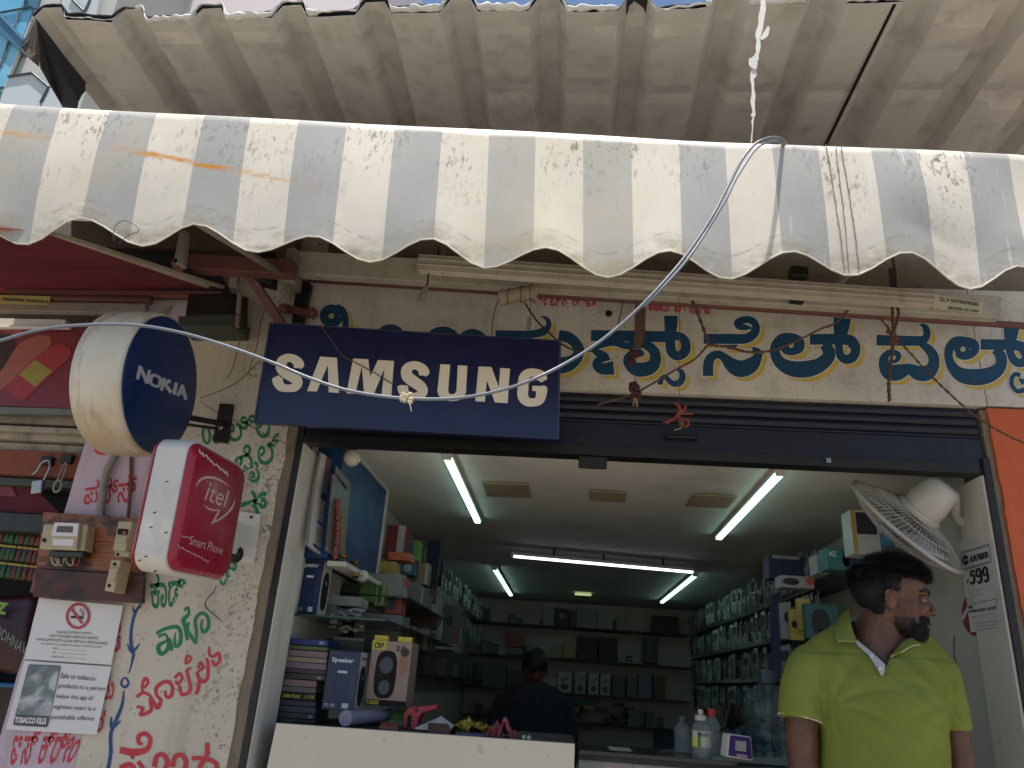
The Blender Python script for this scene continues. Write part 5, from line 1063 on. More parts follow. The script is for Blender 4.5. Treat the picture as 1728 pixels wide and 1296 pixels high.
dblob(o, m_dark, .42, .48, .27, .37, name='speaker_picture', p=3.2); dblob(o, P('print_dark_blue_grey', '343c48', .3), .42, .62, .17, .13, name='speaker_cone', lift=.0024, p=2); dblob(o, P('print_dark_blue_grey', '343c48', .3), .42, .28, .14, .11, name='speaker_cone', lift=.0024, p=2); dblob(o, P('print_skin', '9a7058', .5), .84, .66, .12, .2, name='printed_figure', lift=.0008, p=2); dblob(o, P('print_hair', '2a2420', .5), .85, .84, .11, .07, name='printed_hair', lift=.0016, p=2)
deco(o, m_dark, 0, 0, 1, .09, 'base_band'); dtext(o, 'X.BASS', yl, .02, .015, .34, .08, .03)
for x0, x1 in ((.02,.36),(.62,.97)): MB().box((a0+(a1-a0)*x0, Yc+.01, c1), (a0+(a1-a0)*x1, Yc+.03, c1+.018)).build('yellow_tab', yl, o)
LEFT = [
 ('carton','crimson carton on the top left shelf',(650,886,682,944),3.75,.12,'8a1a2c',[('d','b8b0b0',.62,0,1,1)]),
 ('carton','lime green carton with blue label beside the crimson one',(683,912,707,946),3.9,.1,'6a9a28',[('d','1f5a8a',.05,.3,.6,.9)]),
 ('flat_box','flat orange box lying under the lime carton',(655,932,692,945),3.55,.12,'c85a24',[]),
 ('carton','teal blue round-printed pack below the flat orange box',(676,947,700,970),3.8,.1,'2a5a78',[('b','88b0c0',.5,.5,.3,.3)]),
 ('carton','brown and white carton at the end of the second shelf',(702,950,722,986),3.9,.1,'8a6a44',[('d','b0aca4',.75,0,1,1)]),
 ('carton','yellow gadget carton on the second shelf',(633,947,666,991),3.5,.12,'b09a30',[('b','1a1a18',.35,.45,.22,.12),('b','1a1a18',.72,.3,.14,.1)]),
 ('carton','orange earphone carton, upper of two',(655,974,683,1004),3.45,.1,'b8482c',[('b','3a4450',.4,.5,.28,.34)]),
 ('carton','orange earphone carton, lower of two',(650,1003,678,1036),3.4,.1,'b04430',[('b','3a4450',.4,.5,.26,.3)]),
 ('carton','dark green carton under the white shelf',(578,984,606,1013),3.3,.12,'2c4a24',[]),
 ('carton','bright green carton next to the dark green one',(607,984,632,1016),3.3,.12,'5a8a2c',[]),
 ('carton','pale green striped carton beside the orange ones',(633,984,649,1022),3.3,.12,'7a9a54',[('d','3a5a30',.3,.1,.7,.9)]),
 ('carton','long white carton above the cable packs',(558,1006,607,1022),3.0,.14,'9a9c94',[]),
 ('carton','magenta carton on the rear left shelf',(690,992,733,1024),4.2,.12,'7a2a5a',[]),
 ('carton','dull brown carton under the magenta one',(690,1026,734,1060),4.2,.12,'4a3420',[]),
 ('panel_card','printed grey card with red corner on the left rack',(748,1022,776,1086),4.6,.03,'5a5a5c',[('d','8a2a34',.7,.0,1,.35),('b','22242a',.35,.6,.2,.15)]),
 ('tin','clear lidded jar above the lower speaker carton',(562,1076,614,1100),2.95,.14,'4a4a44',[('d','8a8a84',0,.82,1,1)]),
]
for nm, lb, r, Y, d, c, dd in LEFT:
    o = pbox(nm, lb, 'box' if nm != 'tin' else 'jar', r, Y, d, W(c))
    for q in dd:
        if q[0] == 'd': deco(o, W(q[1]), *q[2:])
        else: dblob(o, W(q[1]), *q[2:], p=2.2)
random.seed(31); mb = MB()
for i in range(70):
    c = pY(random.uniform(560,612), random.uniform(1026,1066), random.uniform(2.92,3.1)); ax = Vector((random.uniform(.5,1),random.uniform(-.5,.5),random.uniform(-.3,.3))).normalized()*random.uniform(.007,.016); ay = ax.cross(Vector((0,0,1))).normalized()*.008; mb.obox(c, ax, ay, ax.cross(ay).normalized()*.0045)
props(mb.build('cable_packs', W('9c9c98')), 'jumble of small white charger and cable packs on the glass shelf', 'cable packs', kind='stuff')
for v, a, b in ((1018, 3.3, 4.4), (1092, 3.2, 4.6)):
    z = pY(690, v, 3.6).z; glass_shelf('dark glass shelf on the left wall, %s of the rack' % ('upper' if v < 1050 else 'lower'), -.955, -.66, a, b, z)
rk = thing('left_rack_panel', 'dark blue end panel of the left-hand wall rack', 'panel', (-.8, 4.4, 1.9)); MB().prism([pY(722,912,4.4), pY(743,912,4.4), pY(735,1010,4.4), pY(714,1010,4.4)], (0,.02,0)).build('board', P('panel_dark_blue', '142a4c', .5), rk)
# ------------------------------------------------------------------ hanging packets on both walls
pm = [P('packet_card_'+h, h, .5) for h in ('8a8c8a', '6c706e', '9a9a94', '4a4e50', '7a6a60', '54625e')]
kp = NT('packet_film'); kp.color((.30,.33,.34)); kp.b.inputs['Roughness'].default_value = .12; kp.b.inputs['Specular IOR Level'].default_value = .9; kp.bump(kp.noise(40, 3), .01); m_filmp = kp.m
def packet_mesh(i):
    mb = MB(); h = .17; w_ = .085; random.seed(i)
    def f(x, y): return (-.016*sin(pi*x)*sin(pi*y)-.004*noise.noise(Vector((x*6, y*6, i))), (x-.5)*w_, -h*y)
    mb.grid(f, 5, 7, 0); mb.box((-.004, -w_*.42, -h*.98), (.002, w_*.42, -h*.55), 1); mb.box((-.020, -w_*.3, -h*.5), (-.006, w_*.3, -h*.2), 2)
    me = bpy.data.meshes.new('packet'); me.from_pydata(mb.v, [], mb.f)
    for m_ in (m_filmp, pm[i % 6], pm[(i*2+3) % 6]): me.materials.append(m_)
    me.polygons.foreach_set('material_index', mb.m); return me
PK = [packet_mesh(i) for i in range(6)]
def hang(x, y, z, i, side, lb, gp, rz=0):
    o = bpy.data.objects.new('hanging_packet', PK[i % 6]); COL.objects.link(o); o.location = (x, y, z); o.rotation_euler = (0, 0, (0 if side > 0 else pi)+rz); props(o, lb, 'packet', gp); return o
random.seed(17)
zt = [2.36, 2.135, 1.91, 1.69]
for r_ in range(4):
    for i in range(34):
        y = 4.0+i*.118+random.uniform(-.02,.02)
        hang(1.27+random.uniform(-.015,.015), y, zt[r_]+random.uniform(-.01,.01), random.randrange(6), 1, 'clear accessory packet hanging in the '+['top','second','third','lowest'][r_]+' row on the right wall', 'packets hanging on the right wall', random.uniform(-.5,.3))
    MB().box((1.29, 3.9, zt[r_]-.2), (1.428, 8.1, zt[r_]-.19)).build('rack_shelf', m_black); o = [q for q in bpy.data.objects if q.name.startswith('rack_shelf')][-1]; props(o, ['top', 'second', 'third', 'lowest'][r_]+' dark shelf of the right-hand packet rack', 'shelf', 'shelves of the right-hand packet rack')
for r_ in range(2):
    for i in range(24):
        y = 4.7+i*.14+random.uniform(-.02,.02)
        hang(-.82+random.uniform(-.015,.015), y, 2.33-.23*r_+random.uniform(-.01,.01), random.randrange(6), -1, 'clear packet hanging in the '+['upper','lower'][r_]+' row of the rack on the left wall', 'packets hanging on the left wall', random.uniform(-.3,.5))
MB().box((-.962, 4.6, .4), (-.86, 4.62, 2.38)).build('rack_divider', W('8a8a86')); props(bpy.data.objects['rack_divider'], 'grey upright divider of the left-hand wall rack', 'divider')
random.seed(40)
for i in range(9):
    y = 4.7+i*.36; h_ = random.uniform(.1,.2); o = MB().box((-.93, y, 1.62), (-.80, y+random.uniform(.14,.26), 1.62+h_)).build('stock_box', W(random.choice(['4a4c4c','5a4a40','3a4450','6a6a64'])), bevel=.002)
    props(o, 'dim carton %s along the left wall low shelf' % ['nearest the front', 'second from the front', 'third from the front', 'fourth from the front', 'midway', 'just past midway', 'third from the back', 'second from the back', 'nearest the back wall'][i], 'box', 'cartons on the low left shelf')
MB().box((-.96, 4.64, 1.60), (-.76, 8.1, 1.615)).build('low_shelf', m_black); props(bpy.data.objects['low_shelf'], 'long low dark shelf along the left wall', 'shelf')
# ------------------------------------------------------------------ right shelf near the fan
zr = pX(1380, 972, 1.20).z
shf = props(MB().box((1.20, 2.95, zr-.014), (1.428, 4.2, zr)).build('wall_shelf', M('grey_shelf_board', '5a5c5a', .5, .3, '2a2a2a', 8)), 'grey shelf board on the right wall above the packets', 'shelf')
RIGHT = [
 ('carton','dark navy box with white flaps on the right shelf',(1298,938,1356,976),3.85,.12,'16264a',[('d','8a8a88',.1,.85,.9,1)]),
 ('carton','white printed carton with a red-orange corner on the right shelf',(1318,972,1374,992),3.55,.1,'a09c9c',[('b','2a2426',.3,.5,.25,.3),('d','c04a3c',.75,.3,1,.9)]),
 ('carton','grey-white carton beside the teal camera box',(1378,936,1398,968),3.3,.1,'9a9c98',[('d','5a5c5c',.2,.1,.8,.7)]),
 ('carton','teal box with a round lens picture on the right shelf',(1396,926,1456,962),3.15,.1,'1f7a70',[('b','2a3a5a',.62,.45,.2,.34),('b','4a6a9a',.5,.45,.12,.28)]),
 ('carton','white and blue carton with orange edge standing behind the fan',(1438,862,1508,936),2.98,.1,'b8bcbc',[('d','c8922c',0,0,.1,1),('d','2a3440',.12,.45,.6,.95),('d','3a8ab0',.65,.1,1,.5)]),
 ('carton','large pale carton top right behind the fan motor',(1500,822,1560,860),3.1,.08,'8a8478',[('d','c8922c',0,0,.06,1)]),
 ('blister_pack','white blister pack with mouse, leftmost of the hanging packs',(1318,1018,1336,1078),3.3,.03,'8a8886',[('b','1c1c20',.6,.6,.3,.15)]),
 ('blister_pack','yellow blister pack, lower and shorter of the two',(1334,1028,1356,1080),3.25,.03,'b09a34',[('b','1c1c20',.3,.5,.25,.12)]),
 ('blister_pack','tall yellow blister pack between the short one and the teal box',(1347,1010,1369,1064),3.2,.03,'b89a2c',[('b','1c1c20',.7,.5,.25,.12)]),
 ('blister_pack','teal headphone box hanging beside the man\'s shoulder',(1360,1020,1416,1078),3.15,.04,'1c5a5a',[('b','0c1214',.45,.45,.28,.42),('b','5a7a80',.45,.2,.1,.06)]),
]
for nm, lb, r, Y, d, c, dd in RIGHT:
    o = pbox(nm, lb, 'box' if nm == 'carton' else 'blister pack', r, Y, d, W(c))
    for q in dd:
        if q[0] == 'd': deco(o, W(q[1]), *q[2:])
        else: dblob(o, W(q[1]), *q[2:], p=2.2)
    if 'teal box with' in lb: dtext(o, 'MZ', m_wt, .06, .6, .28, .85, .03)
MB().prism([pY(1300,1004,3.9), pY(1316,1000,3.9), pY(1318,1145,3.9), pY(1304,1150,3.9)], (0,.02,0)).build('rack_end_panel', P('panel_dark_blue', '142a4c', .5)); props(bpy.data.objects['rack_end_panel'], 'dark blue upright end panel of the right-hand rack', 'panel')
dc = thing('round_decal', 'red round sticker on the right wall half hidden by the jamb notice', 'sticker', pX(1640, 1030, 1.425)); MB().add([pX(1655+32*cos(t)-4*sin(t), 1030+44*sin(t), 1.425) for t in [2*pi*i/28 for i in range(28)]], [tuple(range(28))]).build('disc', P('decal_red', '9a2030', .5), dc)
MB().add([pX(x, y, 1.4235) for x, y in ((1622,1042),(1638,1012),(1641,1016),(1626,1048))], [(0,1,2,3)]).build('stroke', m_wt, dc)
wire('wall_wire', 'thin dark wire looping down the right wall behind the man', [(1618,1040,3.0),(1610,1080,3.0),(1612,1115,3.0),(1628,1132,3.0),(1648,1142,2.9)], 3.0, .0016)
# ------------------------------------------------------------------ notice on the right jamb
jn = thing('price_notice', 'black and white broadband price notice pasted on the right jamb', 'notice', pX(1660, 1000, 1.357)); XJ = 1.3565
C16 = crop(1600, 880, 5.4)
MB().grid(lambda x, y: bil(quadX(C16, XJ, (102,185),(405,160),(520,985),(205,1010)), x, 1-y), 4, 8).build('sheet', M('grey_newsprint', 'd6d2ce', .7, .2, '6a645c', 14, .0002), jn)
XK = XJ-.0006
def jl(x0, y0, x1, y1, w_): 
    l = math.hypot(x1-x0, y1-y0); nx, ny = -(y1-y0)/l*w_/2, (x1-x0)/l*w_/2
    return [pX(*C16(x, y), XK) for x, y in ((x0-nx,y0-ny),(x1-nx,y1-ny),(x1+nx,y1+ny),(x0+nx,y0+ny))]
mb = MB()
for l in ((118,292,372,218,5),(372,218,390,360,5),(390,360,135,435,5),(135,435,118,292,5),(115,280,375,208,4),(138,445,388,372,4),(185,770,440,705,3),(440,705,448,800,3),(448,800,190,832,3)): mb.add(jl(*l), [(0,1,2,3)])
mb.build('printed_frame', m_print, jn, kind='stuff')
MB().add([pX(*C16(158+27*cos(t), 352+47*sin(t)), XK) for t in [2*pi*i/20 for i in range(20)]], [tuple(range(20))]).build('round_logo', m_print, jn)
jq = lambda *p: quadX(C16, XK, *p)
put_text('wording', 'Jio', jq((140,345),(178,330),(180,362),(142,376)), m_paper, jn, .02, .0004)
put_text('wording', 'AIRFIBER', jq((190,318),(368,268),(374,326),(194,380)), m_print, jn, .05, .0002)
for dg in ([(232,472,17),(212,476,17)], ): pass
def digit(sts):
    mb = MB()
    for j, s_ in enumerate(sts): fstroke(mb, s_, C16, XK, -.0012-.0004*j)
    return mb.build('digit', m_print, jn)
digit([[(242,452,20),(206,458,22)], [(210,455,17),(210,505,17)], [(208,505,14),(228,488,20),(243,512,24),(240,552,24),(222,568,20),(208,550,20)]])
for o_, q_ in ((0, 0), (60, -13)): digit([[(300+o_,478+q_,22),(292+o_,440+q_,20),(275+o_,432+q_,20),(260+o_,458+q_,22),(264+o_,492+q_,22),(280+o_,502+q_,18),(298+o_,486+q_,20),(306+o_,515+q_,24),(300+o_,552+q_,22),(285+o_,560+q_,20),(270+o_,545+q_,20)]])
put_text('wording', '₹', jq((168,525),(190,518),(194,578),(172,582)), m_print, jn, .02, .0002)
for i, (x0, x1) in enumerate(((176,250),(178,352),(180,286),(182,330),(184,258),(186,250),(190,342))): put_text('wording', 'unlimited data channels apps'[:8+i*3], jq((x0,595+i*24),(x1,582+i*22),(x1+1,592+i*22),(x0+1,605+i*24)), P('faint_print', '55524f', .6), jn, 0, .0002)
put_text('wording', '9108010078 -63100', jq((186,810),(436,770),(438,794),(188,832)), m_print, jn, .04, .0002)
mb = MB(); mb.add(jl(186,785,222,778,26), [(0,1,2,3)])
for x0, y0, x1, y1 in ((205,872,262,862),(275,862,322,852),(335,848,372,842),(385,840,425,834),(218,885,258,880),(300,882,318,878),(345,872,370,868),(405,872,425,868),(250,930,460,902),(252,960,455,932),(255,990,430,965)): mb.add(jl(x0,y0,x1,y1,3.4), [(0,1,2,3)])
mb.build('printed_line', P('faint_print', '55524f', .6), jn, kind='stuff')
# ------------------------------------------------------------------ back wall shelves and stock
for i, (a, b) in enumerate((((784,1046),(1142,1070)),((784,1097),(1142,1129)),((774,1153),(1142,1185)),((774,1205),(1142,1232)))):
    z = (pY(*a, 7.9).z+pY(*b, 7.9).z)/2; props(MB().box((-.93, 7.86, z-.012), (1.25, 8.19, z)).build('back_shelf', m_black), ['top', 'second', 'third', 'lowest'][i]+' long dark shelf across the back wall', 'shelf', 'shelves across the back wall')
BK = [('white_carton','tall white carton on the top back shelf',(917,1021,935,1055),'8e908e'),('blue_carton','dark blue carton with bright patch on the top back shelf',(937,1027,960,1057),'141c40'),('brown_carton','narrow red-brown carton between the blue and white ones',(962,1030,972,1058),'5a2a20'),('white_carton','wide white carton in the middle of the top back shelf',(973,1028,1008,1060),'868884'),('white_carton','plain white carton right of the wide one on the top back shelf',(1009,1031,1034,1062),'949490'),('small_box','tiny pale box alone at the left of the top back shelf',(858,1045,871,1053),'6a6c6a'),('dark_bag','dark maroon bag at the right end of the top back shelf',(1101,1040,1145,1068),'2a1216'),
 ('small_box','small grey-green pack at the left of the second back shelf',(812,1082,828,1102),'54605c'),('red_box','red box on the second back shelf',(853,1068,883,1092),'8a1c28'),('white_carton','pale box underneath the red box',(854,1093,883,1105),'5c605a'),('white_carton','small white box right of the red box',(888,1087,903,1106),'6e7270'),('pale_box','pale orange-printed box on the second back shelf',(930,1090,948,1110),'8a7660'),('yellow_box','pale yellow leaning box on the second back shelf',(951,1083,972,1111),'8e8444'),('black_carton','larger black carton on the second back shelf',(974,1075,1008,1114),'0c0e0e'),('black_carton','second black carton beside the larger one',(1011,1076,1041,1116),'101214'),('white_carton','flat white carton with dark marks on the second back shelf',(1042,1103,1081,1119),'8a8c8c'),('grey_pack','grey clear pack at the right of the second back shelf',(1088,1076,1110,1119),'3a3e3e'),
 ('white_board','grey-white board leaning at the left of the third back shelf',(812,1118,854,1160),'4a4e4c'),('wooden_box','dull brown box behind the second man',(855,1130,884,1158),'4a3824'),('white_carton','small white earphone carton nearest the second man',(919,1145,938,1168),'8a8c8a'),('earphone_carton','white earphone carton with grey ring picture',(940,1134,965,1170),'96989a'),('earphone_carton','white earphone carton with two small buds',(970,1134,988,1174),'909294'),('earphone_carton','white earphone carton with red earbud case',(993,1136,1010,1175),'96989a'),('earphone_carton','narrow white earphone carton with dark case',(1013,1137,1030,1177),'8e9092'),('grey_pack','grey stack of small packs on the third back shelf',(1034,1140,1054,1179),'4c5050'),('grey_pack','clear pack with looped cable on the third back shelf',(1058,1142,1075,1181),'5a5e5e'),('blue_pack','pale blue clear pack on the third back shelf',(1077,1140,1100,1182),'5a6478'),('gold_pack','brown and gold pack at the right of the third back shelf',(1103,1140,1123,1183),'5c4a24'),
 ('stack_box','teal-dark stack under the earphone cartons',(950,1180,1010,1190),'1c3c40'),('stack_box','dull yellow box low on the back shelf, left one',(958,1192,978,1203),'6a5c22'),('stack_box','yellow-green box low on the back shelf, right one',(986,1190,1004,1197),'7a7a34'),('stack_box','mustard box at the bottom of the back rack',(960,1213,998,1228),'6a5a26'),('grey_pack','white pack on the lowest back shelf left of its twin',(1060,1198,1082,1232),'5c6260'),('grey_pack','white pack on the lowest back shelf, right of its twin',(1090,1202,1104,1232),'545a5a'),('teal_box','dark teal tub low at the back right',(1106,1232,1140,1270),'16404c')]
for nm, lb, r, c in BK:
    o = pbox(nm, lb, 'bag' if 'bag' in nm else 'box', r, 7.93, .12, W(c), bev=.002)
    if nm == 'earphone_carton': dblob(o, W('5a2a30' if 'red' in lb else '3a3c40'), .5, .32, .28, .14, p=2); dblob(o, W('4a4c50'), .4, .62, .12, .06, p=2); dblob(o, W('4a4c50'), .65, .7, .10, .05, p=2)
    if nm == 'blue_carton': dblob(o, W('5a6a8c'), .5, .6, .25, .2, p=2)
    if 'flat white' in lb: deco(o, m_dark, .35,.55,.65,.72); deco(o, m_dark, .35,.2,.65,.35)
random.seed(77)
for i in range(16):
    u = 945+random.uniform(0,110); v = 1186+random.choice((0,9,18,27,36)); o = pbox('shelf_box', 'dim flat box in the low stacks on the back wall', 'box', (u, v, u+random.uniform(14,30), v+6), 7.95, .1, W(random.choice(['22383a','4a4824','30343a','3a2c2a','1c2a2c'])), 'flat boxes low on the back wall')
random.seed(55)
for i in range(44):
    sh_ = i % 4; (ua, va), (ub_, vb_) = (((790,1046),(1095,1066)),((785,1097),(1115,1127)),((785,1153),(1115,1183)),((785,1205),(1115,1230)))[sh_]
    f_ = random.random(); u = ua+(ub_-ua)*f_; v = va+(vb_-va)*f_; h_ = random.uniform(8, 22); w_ = random.uniform(8, 16)
    pbox('stock_pack', 'small dim pack among the stock on the %s back shelf' % ['top', 'second', 'third', 'lowest'][sh_], 'pack', (u, v-h_, u+w_, v-1), 8.06+random.uniform(0,.03), .05, W(random.choice(['5c605e','6c6e6a','3c4446','54504a','485054','62584c'])), 'small packs on the back shelves', bev=0)
for i in range(34):
    sh_ = i % 2; z_ = (pY(690, 1018, 3.6).z, pY(690, 1092, 3.6).z)[sh_]; y_ = 3.35+i//2*.065+random.uniform(-.01,.01); h_ = random.uniform(.05,.13)
    o = MB().box((-.90+random.uniform(0,.05), y_, z_+.001), (-.70+random.uniform(-.04,.03), y_+.05, z_+h_)).build('stock_pack', W(random.choice(['8a8c88','9c9a94','6a6e70','7c5a50','5a6a78','a09a8a','4c5a4a'])), bevel=.001)
    props(o, 'small carton in the packed row on the %s left glass shelf' % ['upper', 'lower'][sh_], 'pack', 'small cartons on the left glass shelves')
# ------------------------------------------------------------------ bottles, jar, payment box on the glass counter
def ring_prof(*p): return list(p)
m_clear = GLASS('clear_plastic', (.5,.55,.54), .08, .2); m_clear2 = GLASS('tinted_jar_plastic', (.10,.15,.15), .06, .35)
wj = thing('water_jar', 'large clear ribbed water jar standing on the counter beside the man', 'water jar', pY(1302, 1285, 2.95)); cj = Vector(pY(1302, 1300, 2.95)); hj = pY(1302, 1148, 2.95).z-cj.z; r_ = .085
mb = MB(); mb.lathe((cj.x, cj.y, cj.z), (0,0,1), [(0,r_*.9),(.01,r_),(hj*.25,r_),(hj*.27,r_*.95),(hj*.30,r_),(hj*.48,r_),(hj*.50,r_*.95),(hj*.53,r_),(hj*.72,r_),(hj*.86,r_*.8),(hj*.95,r_*.35),(hj*.96,.028),(hj,.028)], 28); mb.build('jar', m_clear2, wj, smooth='all')
MB().lathe((cj.x, cj.y, cj.z+hj), (0,0,1), [(-.01,.031),(.03,.031),(.033,.02)], 16).build('cap', P('jar_cap', '33444a', .4), wj)
def bottle(name, label, u, vb, vt, Y, r, capc, capname, pump=False):
    t = thing(name, label, 'bottle', pY(u, vb, Y)); b_ = pY(u, vb, Y); h = pY(u, vt, Y).z-b_.z
    MB().lathe(b_, (0,0,1), [(0,r*.9),(.004,r),(h*.62,r),(h*.74,r*.55),(h*.78,r*.4),(h*.8,r*.4)], 18).build('bottle', m_clear, t, smooth=True)
    MB().lathe(b_+Vector((0,0,h*.78)), (0,0,1), [(0,r*.62),(h*.1,r*.62),(h*.11,r*.3),(h*.2,r*.28),(h*.22,r*.28)] if pump else [(0,r*.5),(h*.14,r*.5),(h*.15,r*.3)], 14).build('cap', P(capname, capc, .4), t, smooth=True)
    return t, b_, h
sb, b_, h_ = bottle('sanitiser_bottle', 'clear pump bottle with yellow and green label on the counter', 1184, 1284, 1197, 2.76, .031, 'b8b4b0', 'pump_white', True)
def curved(par, mat, b, r, a0, a1, z0, z1, name='label'): mb = MB(); mb.grid(lambda x, y: b+Vector(((r+.0015)*sin(a0+(a1-a0)*x), -(r+.0015)*cos(a0+(a1-a0)*x), z0+(z1-z0)*y)), 8, 1); return mb.build(name, mat, par)
curved(sb, W('b8b8a4'), b_, .031, -1.2, 1.2, h_*.27, h_*.58); lb_ = curved(sb, W('c8c030'), b_, .0318, -1.2, -.1, h_*.27, h_*.45); curved(sb, W('2c7a30'), b_, .0325, -.5, -.2, h_*.27, h_*.56)
put_text('lettering', 'DELONI', [b_+Vector((-.015,-.034,h_*.54)), b_+Vector((.018,-.034,h_*.54)), b_+Vector((.018,-.034,h_*.48)), b_+Vector((-.015,-.034,h_*.48))], m_print, sb, .02)
bottle('red_cap_bottle', 'clear bottle with a red cap just behind the pump bottle', 1203, 1278, 1190, 2.86, .030, 'b81c30', 'cap_red')
bottle('spare_bottle', 'dim clear bottle left of the pump bottle', 1152, 1270, 1205, 2.95, .030, '4a5456', 'cap_grey')
qb = thing('payment_box', 'small purple and white payment speaker box standing on the counter', 'payment box', pY(1247, 1284, 2.72))
qv = [(1230,1238),(1268,1243),(1271,1284),(1226,1277)]; MB().prism([pY(u, v, 2.70+(.02 if v < 1260 else 0)) for u, v in qv], (-.012,.05,0)).build('case', m_white, qb, bevel=.004)
m_pur = P('payment_purple', '4a2668', .4)
MB().add([pY(u, v, 2.696+(.02 if v < 1260 else 0)) for u, v in [(1232,1240.5),(1266,1245),(1269,1281.5),(1229,1275)]], [(0,1,2,3)]).build('front_face', m_pur, qb)
MB().add([pY(u, v, 2.694+(.015 if v < 1260 else .004)) for u, v in [(1241,1249.5),(1259,1251.5),(1259.5,1269),(1240.5,1266.5)]], [(0,1,2,3)]).build('blank_panel', W('b0a8a0'), qb)
MB().add([pY(u, v, 2.694) for u, v in [(1243,1271.5),(1261,1274),(1261,1279),(1243,1276.5)]], [(0,1,2,3)]).build('label_strip', W('9a8ab0'), qb)
sheet('white_tray', 'pale sheet lying on the counter under the payment box', 'sheet', [(1190,1296,-.02),(1330,1300,-.02),(1330,1282,.08),(1205,1280,.06)], 2.74, W('8a908c'), .006)
gb = crumple('olive_bag', 'olive crumpled bag behind the bottles on the counter', 'bag', pY(1245, 1210, 3.1)-Vector((0,0,.05)), (.11,.08,.09), M('olive_bag_fabric', '3a3c2c', .8, .3, '1a1a14', 20), 9)
crumple('teal_bag', 'dark teal plastic bag between the bottles and the jar', 'bag', pY(1262, 1240, 3.05)-Vector((0,0,.05)), (.09,.06,.09), P('teal_bag_plastic', '144a58', .4), 12)
# ------------------------------------------------------------------ wall fan
fan = thing('wall_fan', 'white wall-mounted fan with wire cage tilted down above the man', 'fan', pY(1528, 885, 2.66))
fc_ = pY(1529, 886, 2.66)-Vector((0,0,0)); ax = (CR*(-.545)-CU*.775+CF*.32).normalized(); RF = .212
m_fan = M('fan_white_plastic', 'b8b2a8', .4, .25, '5a544a', 14, .0002)
e1 = ax.cross(Vector((0,0,1))).normalized(); e2 = ax.cross(e1)
def fp(r, t, d): return fc_+e1*(r*cos(t))+e2*(r*sin(t))+ax*d
MB().tube([fp(RF, 2*pi*i/48, 0) for i in range(49)], .0075, 8).build('cage_rim', m_fan, fan, smooth='all')
def cage(sgn, dep, name):
    mb = MB()
    for k_ in range(72):
        t = 2*pi*k_/72; mb.tube([fp(RF*s_, t+.25*(1-s_)*sgn, sgn*dep*(1-s_**3)) for s_ in (1, .85, .66, .45, .28)], .0011, 4)
    for s_ in (.28, .5, .75): mb.tube([fp(RF*s_, 2*pi*i/36, sgn*dep*(1-s_**3)) for i in range(37)], .0015, 4)
    mb.build(name, m_fan, fan)
cage(1, .06, 'front_cage'); cage(-1, .055, 'rear_cage')
MB().lathe(fc_+ax*.045, ax, [(0,RF*.29),(.014,RF*.27),(.018,RF*.1)], 24).build('front_badge', m_fan, fan, smooth=True)
for k_ in range(3):
    mb = MB(); t0 = 2*pi*k_/3
    mb.grid(lambda x, y: fp(.04+.135*y, t0+(x-.5)*(1.5-.2*y), .012*(x-.5)*2+.0), 6, 5); mb.build('blade', GLASS('fan_blade', (.55,.53,.5), .3, .85), fan, smooth='all', solid=.002)
MB().lathe(fc_-ax*.052, -ax, [(0,RF*.34),(.012,RF*.36),(.02,RF*.35),(.022,RF*.31),(.05,RF*.32),(.12,RF*.27),(.135,RF*.2),(.14,RF*.08)], 28).build('motor_housing', m_fan, fan, smooth=True)
mp = fc_-ax*.15; MB().tube(smooth3([mp, mp+Vector((.06,.02,.0)), Vector((1.34, mp.y+.1, mp.z-.06)), Vector((1.43, mp.y+.12, mp.z-.10))], 5), .018, 10).build('wall_arm', m_fan, fan, smooth='all')
MB().box((1.40, mp.y+.05, mp.z-.2), (1.43, mp.y+.2, mp.z-.02)).build('wall_bracket', m_fan, fan, bevel=.004)
# ================================================================== BUILDINGS BEHIND
m_glz = NT('blue_facade_glass'); m_glz.color(m_glz.mix(m_glz.ramp(m_glz.noise(.25, 2), .35, .65), lin('5fa6c8'), lin('8cc4da'))); m_glz.b.inputs['Roughness'].default_value = .25; m_glz = m_glz.m
m_clad = M('pale_cladding_panel', 'b9b8ae', .6, .1, '7a786c', .8, .0005)
m_clad2 = M('pale_blue_cladding_panel', 'bcc4c4', .6, .1, '7a7c7c', .8, .0005)
m_wb = M('pinkish_white_render', 'dcd2d4', .85, .1, '9a9090', .5, .001)
m_mul = M('dark_facade_joint', '3c4a52', .6, .1, '22282c', 3)
gb_ = thing('glass_building', 'office building with blue glass and pale cladding behind the roof at top left', 'building', (-20, 16, 0))
YG = 15.0
MB().box((-34, YG+.15, 0), (pY(205, -40, YG).x, YG+9, 30)).build('wall', m_clad, gb_)
def gq(name, pts, mat, d=.12, Y=YG): return MB().prism([pY(*E6(x, y), Y) for x, y in pts], (0, d, 0)).build(name, mat, gb_)
# glass panes (left of the slanted building corner)
for pts in ([(-400,-300),(250,-300),(262,10),(248,92),(5,132),(-400,190)], [(266,-300),(560,-300),(425,10),(385,60),(262,86),(276,10)], [(8,148),(195,114),(152,300),(40,180)], [(212,108),(372,78),(250,398),(166,312)], [(-400,-60),(0,350),(92,445),(0,720),(-400,1100)], [(106,455),(210,552),(10,1040),(-8,730)], [(-400,1110),(-5,740),(5,960),(-400,1400)]):
    gq('glass_pane', pts, m_glz, .1)
gq('sloping_fin', [(-300,-160),(0,138),(258,410),(214,548),(-300,80)], P('facade_fin_blue', '47708c', .4), .3, YG-.12)
gq('fin_edge', [(-300,-190),(0,135),(260,408),(246,440),(0,180),(-300,-120)], P('facade_fin_light', '5e8ca8', .4), .3, YG-.16)
gq('fin_top', [(270,-40),(440,-40),(400,95),(340,72)], P('facade_fin_blue', '47708c', .4), .2, YG-.1)
